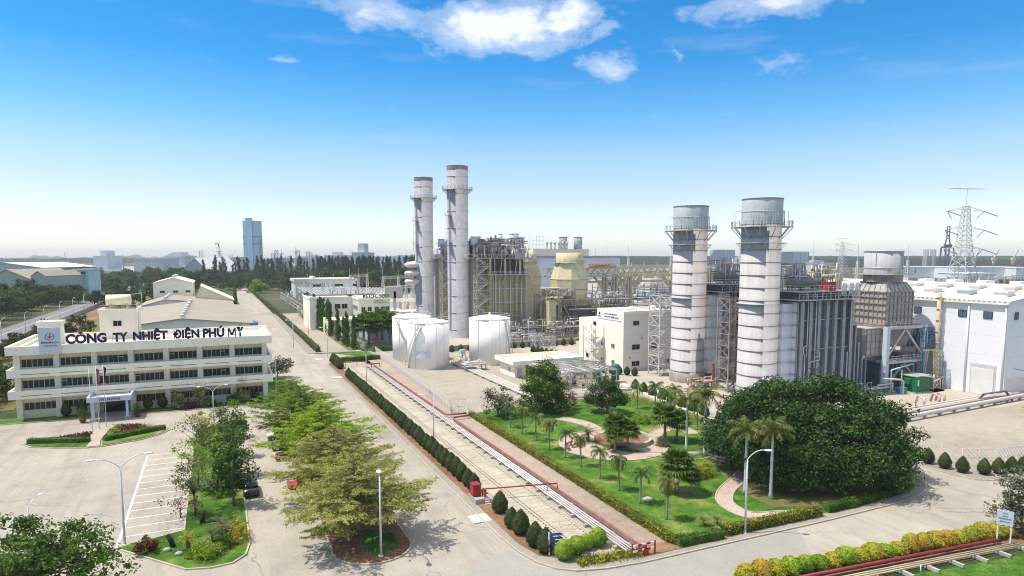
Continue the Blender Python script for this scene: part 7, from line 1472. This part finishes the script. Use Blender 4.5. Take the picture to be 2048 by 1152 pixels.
tag(MB().box(69.8, 70.9, 279, 280, 0, 14).box(66, 74, 279, 281, 11, 16).obj('billboard', mat('faded billboard', (.62, .52, .50), .8, .15, .4), loc=(70, 280, 0)), 'faded pinkish hoarding on a single post before the switchyard', 'billboard')
fence([(38.6, 345), (38.7, 262), (39.4, 222), (41.6, 202)], 2.4, 'grey fence with white pickets along the tall columnar trees', name='picket_fence', step=3.0, pitch=.6, m=polewhite, z=.1)
fence([(42, 203), (52, 204), (64, 205)], 2.6, 'grey mesh fence before the palms beyond the crossing', name='mesh_fence', step=3, pitch=.6, m=ribgrey, z=.1)
colt = tree('columnar_tree', 'narrow dark columnar tree in the row along the picket fence', 'tree', L_rich, [(rnd(-.35, .35), rnd(-.35, .35), .8 + k * .36, 1.15 - .028 * k, 1.15 - .028 * k, .8, 105) for k in range(30)], 0, .36, 8, .12, group='columnar trees along the fence', flat=-.2, droop=1.2, limbs=9)
for i, (x, y, s) in enumerate(((37.3, 204, .82), (36.9, 213, .85), (36.7, 217.5, .7), (36.6, 228, .86), (36.4, 243, .95), (36.2, 248, 1.0), (36.1, 259, .98), (36, 263, 1.0), (35.8, 268, .92), (35.6, 277, 1.02), (35.4, 283, .95), (35.2, 290, 1.0), (35, 297, 1.0), (34.9, 305, .95))): place(colt, (x + .9, y, .1), rnd(0, 6), None, (s * 1.25, s * 1.25, s * 1.12))
for i in range(13): c = dup(colt, (7.8 + i * .35, 330 + i * 15, 0), rnd(0, 6), 'dark columnar tree in the row on the far left side of the avenue', rnd(.9, 1.15)); c['group'] = 'columnar trees on the other side of the avenue'
for i, (x, y, s) in enumerate(((43.2, 213, 1.9), (45.5, 216, 2.0), (47.8, 214.5, 1.85), (50.4, 218, 2.05), (52.5, 216, 1.9))): dup(fanp, (x, y, .1), rnd(0, 6), ('fan palm beyond the crossing, nearest the columnar trees', 'second fan palm in the group before the violet wall', 'middle fan palm before the violet wall', 'fourth fan palm before the violet wall', 'fan palm nearest the fuel tanks, before the violet wall')[i], s)
for (x, y, s, lb, lf) in ((41.5, 208, 1.2, 'yellowish shrub at the foot of the columnar trees', L_mid), (46, 206.5, 1.0, 'dark red bush behind the mesh fence', L_red), (54, 211, 1.4, 'dry pale palm skirt before the violet wall', L_drypalm)): place_new(tree('roadside_shrub', lb, 'shrub', lf, dome(1.8 * s, .3, 2.8 * s, 22, 55, .9, .8), 0, .32, 1, .08, limbs=4), x, y)
place_new(tree('round_tree', 'light green round tree at the far end of the avenue', 'tree', L_mid, dome(8, 1.5, 10, 40, 90, 2.6, .7), 0, .9, 3, .35, limbs=4), *far(520, 520))
# ---------------------------------------------------------------- switchyard
def gantry(label, a, b, h, n, t_=.16):
    t = thing('switchyard_gantry', label, 'gantry', (*a, 0), 'switchyard gantries'); d = hypot(b[0] - a[0], b[1] - a[1])
    for k in range(n + 1):
        x, y = a[0] + (b[0] - a[0]) * k / n, a[1] + (b[1] - a[1]) * k / n; MB().mast(x, y, 0, h, 2.2, .7, 8, t_).bar((x, y, h), (x, y, h + 4.5), .12).obj('mast', mesh_grey, t)
    MB().truss((*a, h - .8), (*b, h - .8), 1.3, max(4, int(d / 2.2)), t_).obj('beam', mesh_grey, t); mb = MB()
    for k in range(n * 3): f = (k + .5) / (n * 3); x, y = a[0] + (b[0] - a[0]) * f, a[1] + (b[1] - a[1]) * f; mb.bar((x, y, h - 1.2), (x, y, h - 3.4), .3); mb.bar((x, y, h - 3.4), (x + rnd(-1, 1), y - 16, h - 5.5), .07)
    mb.obj('insulator', brownsteel, t)
    return t
for i, (p, q, h) in enumerate(((far(812, 330), far(905, 345), 15), (far(766, 400), far(826, 420), 17), (far(770, 330), far(826, 350), 14), (far(700, 430), far(735, 440), 17), (far(622, 400), far(668, 400), 14), (far(660, 330), far(715, 340), 13), (far(590, 460), far(640, 470), 13))): gantry('grey lattice switchyard gantry behind the neighbour office', p, q, h, 2)
t = thing('switchyard_busbars', 'rows of grey sloping bus bars and posts in the switchyard', 'switchgear', (*far(650, 380), 0)); mb = MB()
for k in range(26):
    p, q = far(595 + k * 6.5, 430), far(645 + k * 8, 300); mb.bar((*p, 8.8), (*q, 8.2), .3)
for k in range(98):
    x, y = far(rnd(570, 830), rnd(290, 450)); h = rnd(4, 9.5); mp = MB().bar((x, y, 0), (x, y, h), .35)
    if k % 2: mp.lathe([(.18, h * .5), (.5, h * .52), (.5, h * .9), (.18, h)], x, y, 8)
    mp.obj('insulator_post', mesh_grey, t)
mb.obj('bus_bar', mesh_grey, t)
t = thing('bus_fence', 'grey mesh fence line of the switchyard beside the avenue', 'fence', (*far(560, 420), 0)); mb = MB()
for (a, b, c, d) in ((560, 460, 648, 262), (648, 262, 690, 262)):
    p, q = far(a, b), far(c, d); n = 26
    for k in range(n): f = k / n; x, y = p[0] + (q[0] - p[0]) * f, p[1] + (q[1] - p[1]) * f; mb.bar((x, y, 0), (x, y, 4.2), .22)
    for z in (.5, 2.2, 4.2): mb.bar((*p, z), (*q, z), .14)
mb.obj('wire_mesh', mesh_grey, t)
x, y = far(588, 470); x2, y2 = far(717, 470)
t = thing('control_hall', 'long white low hall with small dark windows behind the switchyard', 'building', (x, y, 0)); yy = (y + y2) / 2; MB().box(x, x2, yy, yy + 26, 0, 11.4).obj('wall', white, t); MB().box(x - 1, x2 + 1, yy - .8, yy + 27, 11.4, 13.2).box(x + 14, x2 - 30, yy + 3, yy + 20, 13.2, 14.8).obj('roof', roofcream, t)
for k in range(5): window(t, x + 12 + k * 14, x + 19 + k * 14, 7.6, 9.2, yy - .1, 2)
# lattice masts and pylons
def pylon(label, px, dist, ytop, arms, wb, name='transmission_pylon', wires=False):
    x, y, z = far(px, dist, ytop); t = thing(name, label, 'pylon', (x, y, 0)); mb = MB(); s = dist / 1310
    mb.mast(x, y, 0, z * .45, wb, wb * .42, 6, .42); mb.mast(x, y, z * .45, z * .84, wb * .42, wb * .17, 9, .3); mb.bar((x, y, z * .84), (x, y, z), .3); mb.obj('lattice_body', mesh_grey, t); c, sn = cos(HEAD - .15), -sin(HEAD - .15)
    for (py, half, insul) in arms:
        za = CAMH + (513 - py) * s; h = half * s; a = MB()
        for g in (-1, 1):
            e = (x + g * h * c, y + g * h * sn, za - (1.6 if insul else .0)); a.bar((x, y - .6, za + (1.6 if insul else 0)), e, .22); a.bar((x, y + .6, za - .2), e, .22); a.bar((x + g * h * .5 * c, y + g * h * .5 * sn, za + .7 * insul), (x + g * h * .5 * c, y + g * h * .5 * sn, za - .8), .14)
        a.obj('cross_arm', mesh_grey, t)
        if insul:
            i_ = MB()
            for g in (-1, 1):
                e = (x + g * h * c, y + g * h * sn, za - 1.6); i_.bar(e, (e[0] + 6.5 * c, e[1] + 6.5 * sn - 3, e[2] - 3.2), .5); i_.bar(e, (e[0] - 6 * c * g, e[1] - 3 * sn, e[2] - 4.6), .32)
            i_.obj('insulator', ribgrey, t)
    return t
pylon('tall grey lattice transmission pylon beyond the white hall roof', 1922, 430, 378, ((380, 40, 0), (419, 41, 1), (456, 44, 1), (494, 44, 1)), 17)
pylon('pale transmission pylon far off behind the boiler roof', 1681, 1100, 472, ((477, 13, 0), (486, 15, 1), (497, 14, 1)), 17)
for px, d, yt in ((1256, 520, 488), (1341, 500, 486), (1477, 480, 481), (1624, 470, 481), (1713, 380, 487), (1813, 400, 486), (1213, 560, 492), (1190, 600, 497)):
    x, y, z = far(px, d, yt); o = MB().mast(x, y, 0, z * .72, 2.6, .9, 14, .3).bar((x, y, z * .72), (x, y, z), .25).obj('lightning_mast', mesh_grey, loc=(x, y, 0)); tag(o, 'thin grey lattice lightning mast in the far switchyard', 'mast', 'lightning masts of the far switchyard')
for i in range(6):
    p, q = far(1215 + i * 24, 420 + i * 20), far(1262 + i * 26, 400 + i * 20); gantry('pale lattice gantry in the switchyard behind the crane runway', p, q, 21, 1, .26)
for i in range(6):
    p, q = far(1862 + i * 32, 330 + (i % 3) * 30), far(1898 + i * 32, 336 + (i % 3) * 30); gantry('cluttered pale lattice gantry behind the white hall roof', p, q, 18, 2, .26)
# ---------------------------------------------------------------- distant industry
def block(name, label, px0, px1, py, dist, m, depth=30, cat='building', roofm=None, extra=0):
    a, b = far(px0, dist), far(px1, dist); z = far(px0, dist, py)[2]; L = hypot(b[0] - a[0], b[1] - a[1]); ang = atan2(b[1] - a[1], b[0] - a[0]); cx, cyy = (a[0] + b[0]) / 2 - sin(ang) * depth / 2, (a[1] + b[1]) / 2 + cos(ang) * depth / 2
    t = thing(name, label, cat, (cx, cyy, 0)); MB().cb(cx, cyy, 0, L, depth, z, ang).obj('wall', m, t)
    MB().cb(cx, cyy, z, L + 1, depth + 1, max(.6, z * .06), ang).obj('roof', roofm or m, t)
    if extra: MB().cb(cx, cyy, z, L * .4, depth * .6, z * extra, ang).obj('roof_plant', m, t)
    return t
x, y, z = far(509, 900, 440); t = thing('cold_box_tower', 'tall pale blue plated tower far down the avenue', 'tower', (x, y, 0))
w = 20; MB().cb(x, y, 0, w, 15, z - 2, -HEAD).obj('tower_shell', lightblue, t); c, s = cos(-HEAD), sin(-HEAD); MB().cb(x - 1.5 * c + 8 * s, y - 1.5 * s - 8 * c, 0, 9, 3, z + 1.5, -HEAD).obj('riser_shaft', mat('paler blue cladding', (.45, .63, .72), .6, .08, .05), t)
mb = MB(); [mb.cb(x, y, zz, w + 1.2, 16.5, .8, -HEAD) for zz in (z * .58, z * .7)]; mb.obj('balcony', M_fargrey, t); mb = MB(); [mb.mast(x + (w / 2 + 1.5) * c, y + (w / 2 + 1.5) * s, 0, z * .66, 2.4, 2.4, 14, .3)]; mb.obj('stair_lattice', M_fargrey, t)
def column(label, px, dist, ytop, r, cap=0):
    x, y, z = far(px, dist, ytop); t = thing('process_column', label, 'tower', (x, y, 0)); MB().lathe([(r, 0), (r, z * .6), (r * .75, z * .62), (r * .7, z)], x, y, 12).obj('shell', M_far, t); mb = MB(); [mb.lathe([(r * 1.1, q), (r * 1.7, q), (r * 1.7, q + .6), (r * 1.1, q + .6)], x, y, 12, False) for q in (z * .4, z * .65, z * .85)]; mb.obj('gallery', M_fargrey, t)
    if cap: MB().tube([(x, y, z), (x, y, z + 4), (x - 4, y, z + 4.5), (x - 4.5, y, z + 3.4)], .9, 8).obj('bent_pipe', M_fargrey, t)
column('slender process column with a bent top pipe, left of the blue tower', 441, 900, 494, 2.3, 1); column('grey process column right of the blue tower', 564, 850, 499, 2.2); column('thin grey process column farthest right of the blue tower', 593, 880, 495, 1.4)
for k in range(26):
    x, y, z = far(rnd(405, 640), rnd(860, 980), rnd(500, 522)); t = MB().mast(x, y, 0, z, 5, 4, 7, .5).cyl(x + 5, y, 0, z * rnd(.4, .9), 2, n=8).obj('process_frame', M_fargrey if k % 2 else M_far, loc=(x, y, 0)); tag(t, 'small pipe frame in the far process plant around the blue tower', 'plant', 'far process plant frames')
for a in ((705, 735, 507, 1100, 'pale grey silo block with roof plant in the far distance', .5), (650, 690, 512, 1500, 'faint pale block left of the far silo block', .3), (745, 830, 514, 1700, 'low pale far block right of the silo block', 0), (330, 372, 514, 1500, 'far grey hall with a frame on its roof', .4), (270, 330, 518, 1300, 'long low white far shed by the treeline', 0), (190, 218, 513, 1600, 'far pale cement plant block with small silos', .5), (595, 640, 521, 1200, 'low white far shed near the process columns', 0), (855, 900, 510, 1200, 'far pale hall behind the grey chimneys', 0), (392, 470, 521, 1050, 'low pale far shed left of the blue tower', 0)):
    block('far_building', a[4], a[0], a[1], a[2], a[3], M_far, 60, extra=a[5])
def gable(label, px0, px1, pye, pyr, dist, m, rm, depth=60, tilt=0):
    a, b = far(px0, dist), far(px1, dist); ze, zr = far(px0, dist, pye)[2], far(px0, dist, pyr)[2]; t = thing('industrial_shed', label, 'warehouse', (*a, 0)); dx_, dy_ = (b[0] - a[0]), (b[1] - a[1]); L = hypot(dx_, dy_); ux, uy = dx_ / L, dy_ / L; nx, ny = -uy + tilt, ux
    def W(p, q, z): return (a[0] + ux * L * p + nx * depth * q, a[1] + uy * L * p + ny * depth * q, z)
    MB().add([W(0, 0, 0), W(1, 0, 0), W(1, 0, ze), W(.5, 0, zr), W(0, 0, ze), W(0, 1, 0), W(1, 1, 0), W(1, 1, ze), W(.5, 1, zr), W(0, 1, ze)], [(0, 1, 2, 3, 4), (9, 8, 7, 6, 5), (0, 4, 9, 5), (1, 6, 7, 2)]).obj('wall', m, t)
    MB().add([W(-.02, -.01, ze - .3), W(.5, -.01, zr + .1), W(1.02, -.01, ze - .3), W(-.02, 1.01, ze - .3), W(.5, 1.01, zr + .1), W(1.02, 1.01, ze - .3)] + [W(-.02, -.01, ze), W(.5, -.01, zr + .5), W(1.02, -.01, ze), W(-.02, 1.01, ze), W(.5, 1.01, zr + .5), W(1.02, 1.01, ze)], [(6, 7, 10, 9), (7, 8, 11, 10), (0, 3, 4, 1), (1, 4, 5, 2), (0, 1, 7, 6), (1, 2, 8, 7), (3, 9, 10, 4), (4, 10, 11, 5), (0, 6, 9, 3), (2, 5, 11, 8)]).obj('roof', rm, t)
    return t
gs = mat('grey green cladding', (.40, .47, .38), .7, .06, .1, panels=(2.5, 0), seam=.9)
gable('grey green gabled shed at the left edge beyond the highway trees', -30, 62, 558, 540, 430, gs, roofbeige, 50); gable('smaller grey green gabled shed right of the larger one', 63, 93, 552, 543, 432, gs, roofbeige, 50)
gable('long white roofed shed behind the grey green ones', -60, 86, 535, 526, 620, M_far, white, 80); gable('white gabled shed half hidden by the dark trees', 364, 420, 545, 516, 760, M_far, white, 90); block('small_office', 'low white block beyond the highway, before the turquoise house', 92, 152, 553, 470, white, 20); bq = block('pale_house', 'pale turquoise house with two dark windows beyond the highway', 149, 178, 541, 470, mat('pale turquoise wall', (.5, .66, .64), .8, .05, .2), 14, roofm=M_far)
for k, px in enumerate((155, 168)): x, y, z = far(px, 469, 545); MB().cb(x, y - .2, z - 1, 3, .3, 1.8, -HEAD).obj('window', glass, bq)
for k, (px, yt, d) in enumerate(((134, 505, 900), (119, 512, 1100), (249, 508, 1300), (16, 513, 900), (299, 506, 1500))): x, y, z = far(px, d, yt); tag(MB().cyl(x, y, 0, z, .7, .45, n=8).obj('far_mast', M_fargrey, loc=(x, y, 0)), 'thin grey mast on the far left skyline', 'mast', 'far masts')
# hills, far forest, port across the river
def ridge(name, px0, px1, ytop, dist, m, seed, thick=300, kind='structure', amp=.5, n=60):
    r = np.random.default_rng(seed); A = []; ph = r.random(6) * 6
    for i in range(n + 1):
        f = i / n; px = px0 + (px1 - px0) * f; env = sin(pi * f) ** .6 if amp > .3 else 1; w = .55 + .45 * (sin(f * 7 + ph[0]) * .5 + sin(f * 17 + ph[1]) * .3 + sin(f * 41 + ph[2]) * .2) if amp > .3 else 1 + amp * (sin(f * 90 + ph[0]) * .3 + sin(f * 37 + ph[1]) * .4 + r.normal() * .35)
        zt = max(1, (CAMH + (513 - ytop) / 1310 * dist) * env * w); p, q = far(px, dist), far(px, dist + thick); A.append(((*p, -1), (p[0], p[1], zt), (*q, zt * .6), (*q, -1)))
    mb = MB(); mb.add([v for a in A for v in a], [(4 * i + k, 4 * i + 4 + k, 4 * i + 5 + k, 4 * i + 1 + k) for i in range(n) for k in range(3)], True); o = mb.obj(name, m); o['kind'] = kind; return o
hm = groundmat('hazy hills', [(.06, .09, .06), (.10, .13, .09)], (.002, .01, .05), fineamt=.1)
ridge('hill', 0, 150, 508, 6300, hm, 1, 400); ridge('hill', 190, 420, 500, 6500, hm, 2, 400); ridge('hill', 745, 980, 503, 6000, hm, 3, 400); ridge('hill', 560, 760, 508, 6400, hm, 4, 300)
fo = groundmat('far forest canopy', [(.012, .028, .014), (.02, .042, .02), (.035, .06, .03)], (.01, .05, .3), fineamt=.5)
ridge('forest', 1150, 2300, 512.0, 2400, fo, 7, 900, 'stuff', .05, 220); ridge('forest', 1500, 2300, 518, 1750, fo, 8, 250, 'stuff', .1, 160); ridge('forest', -300, 1200, 516, 3000, fo, 9, 300, 'stuff', .2, 200)
def ship(label, px0, px1, dist, hm_, h):
    a, b = far(px0, dist), far(px1, dist); t = thing('cargo_ship', label, 'ship', (*a, 0)); ang = atan2(b[1] - a[1], b[0] - a[0]); L = hypot(b[0] - a[0], b[1] - a[1]); cx, cyy = (a[0] + b[0]) / 2, (a[1] + b[1]) / 2; MB().cb(cx, cyy, 0, L, 22, h, ang).obj('hull', hm_, t); MB().cb(b[0] - cos(ang) * 14, b[1] - sin(ang) * 14, h, 16, 18, 16, ang).obj('superstructure', white, t)
    for k in range(4):
        f = .12 + k * .235; x, y = a[0] + (b[0] - a[0]) * f, a[1] + (b[1] - a[1]) * f; MB().cyl(x, y, h, h + 12, 2.4, n=10).cb(x, y, h + 10, 6, 6, 5, ang).bar((x, y, h + 13), (x + 9, y - 3, h + 30), 1.6).obj('deck_crane', mat('pale crane paint', (.62, .52, .42), .6) if 'pale crane paint' not in bpy.data.materials else bpy.data.materials['pale crane paint'], t)
ship('long red brown cargo ship with four pale deck cranes across the river', 1925, 2090, 1240, mat('ship hull', (.16, .06, .06), .7, .1, .02), 12)
x, y, z = far(1890, 1150, 454); t = thing('container_crane', 'dark blue quay crane with a raised boom by the river', 'crane', (x, y, 0)); mb = MB()
for g in (-8, 8):
    for q in (-7, 7): mb.bar((x + g, y + q, 0), (x + g * .8, y + q, 44), 2.0)
mb.bar((x - 16, y, 45), (x + 9, y, 46), 2.6); mb.bar((x - 9, y, 45), (x - 3.4, y, 60), 1.6); mb.bar((x + 9, y, 45), (x + 3.4, y, 60), 1.6); [mb.bar((x + g, y, 60), (x + g, y, z), 1.3) for g in (-3.4, 3.4)]; [mb.bar((x - 3.4, y, zz), (x + 3.4, y, zz), 1.1) for zz in (60, 66, 72, z)]; mb.box(x - 6, x + 8, y - 3, y + 3, 46, 50); mb.obj('crane_frame', mat('dark blue crane', (.06, .08, .13), .6), t)
for k, px in enumerate((1848, 1862)): x, y, z = far(px, 1200, 499); tag(MB().mast(x, y, 0, z, 6, 6, 10, .7).obj('quay_tower', M_far, loc=(x, y, 0)), 'pale lattice tower on the quay beside the blue crane', 'tower', 'quay towers')
for a in ((1800, 1900, 534, 900, 'long white riverside warehouse left of the pylon foot'), (1905, 2040, 535, 860, 'long white riverside warehouse right of the pylon foot'), (2030, 2110, 536, 840, 'white riverside warehouse at the picture edge'), (1935, 1990, 548, 560, 'low pale shed before the riverside warehouses')): block('riverside_warehouse', a[4], a[0], a[1], a[2], a[3], white, 40)
# ---------------------------------------------------------------- far trees
ftk = [tree('far_tree', 'dark green broad tree in the belt beside the highway', 'tree', L_far, dome(5.5, 1.6, 8.5, 26, 80, 1.9, .7, .25, .15), 0, .75, 2.6, .25, group='trees along the highway', limbs=5, flat=.5) for k in range(3)]
def scatter(n, f, label, group, protos, s=(.8, 1.3), minz=1):
    for i in range(n): 
        x, y = f(i); c = place(protos[i % len(protos)], (x, y, 0), rnd(0, 6), label, rnd(*s)); c['group'] = group
scatter(80, lambda i: (-88 - rnd(0, 4) - (i % 3) * 8, 165 + i * 8.5 + rnd(-3, 3)), 'dark green broad tree in the belt on the far side of the highway', 'trees along the highway', ftk)
scatter(34, lambda i: (-61 + rnd(-4, 5), 140 + i * 5 + rnd(-3, 3)) if i < 19 else (rnd(-58, -42), rnd(170, 300)), 'dark green tree between the boundary wall and the office sheds', 'trees inside the boundary wall', ftk, (.5, .85))
scatter(10, lambda i: (rnd(-47, -38), 120 + i * 6), 'dark tree at the left end of the office block', 'trees at the left end of the office', ftk, (.6, .9))
scatter(110, lambda i: far(rnd(-60, 340), rnd(340, 950)), 'dark tree in the woods beyond the highway', 'trees beyond the highway', ftk, (.9, 1.6))
scatter(70, lambda i: far(rnd(300, 560), rnd(540, 880)), 'dark green tree in the woods behind the warehouses', 'trees behind the warehouses', ftk, (1.0, 1.8))
scatter(52, lambda i: far(rnd(580, 850), rnd(500, 620)), 'dark green tree behind the switchyard', 'trees behind the switchyard', ftk, (1.2, 2.1))
scatter(1, lambda i: far(170, 640), 'large round dark tree standing above the far left sheds', 'lone round tree', ftk, (2.2, 2.3)); scatter(4, lambda i: far(1822 + i * 12, 470), 'dark green round tree behind the white hall roof', 'trees behind the white hall', ftk, (1.0, 1.3))
scatter(16, lambda i: far(rnd(1830, 2050), rnd(520, 720)), 'scattered scrub tree on the flats before the river', 'scrub on the river flats', ftk, (.5, .8))
cas = [tree('casuarina_tree', 'dark casuarina', 'tree', L_cas, [(rnd(-.8, .8), rnd(-.8, .8), 3 + k * .85, 2.6 - .12 * k, 2.6 - .12 * k, 1.4, 60) for k in range(17)], 0, .8, 15, .25, group='casuarinas', flat=-.2, droop=.8, limbs=5, aspect=.3) for k in range(2)]
scatter(150, lambda i: far(640 + (i % 75) * 3.1 + rnd(-4, 4), rnd(660, 860)) if i < 110 else far(rnd(400, 650), rnd(650, 760)), 'dark feathery casuarina in the belt behind the switchyard', 'casuarina belt', cas, (1.1, 1.75))
# ---------------------------------------------------------------- the air
hz = MB().box(-7600, 7700, -600, 8500, -4, 96).obj('haze', white); hz['kind'] = 'stuff'
hm_ = bpy.data.materials.new('haze'); hm_.use_nodes = True; t = hm_.node_tree; t.nodes.clear()
pv = N(t, 'ShaderNodeVolumePrincipled', {'Color': (.96, .98, 1, 1), 'Density': .00012, 'Anisotropy': 0.0}); t.links.new(pv.outputs[0], N(t, 'ShaderNodeOutputMaterial').inputs['Volume'])
hz.data.materials.clear(); hz.data.materials.append(hm_)
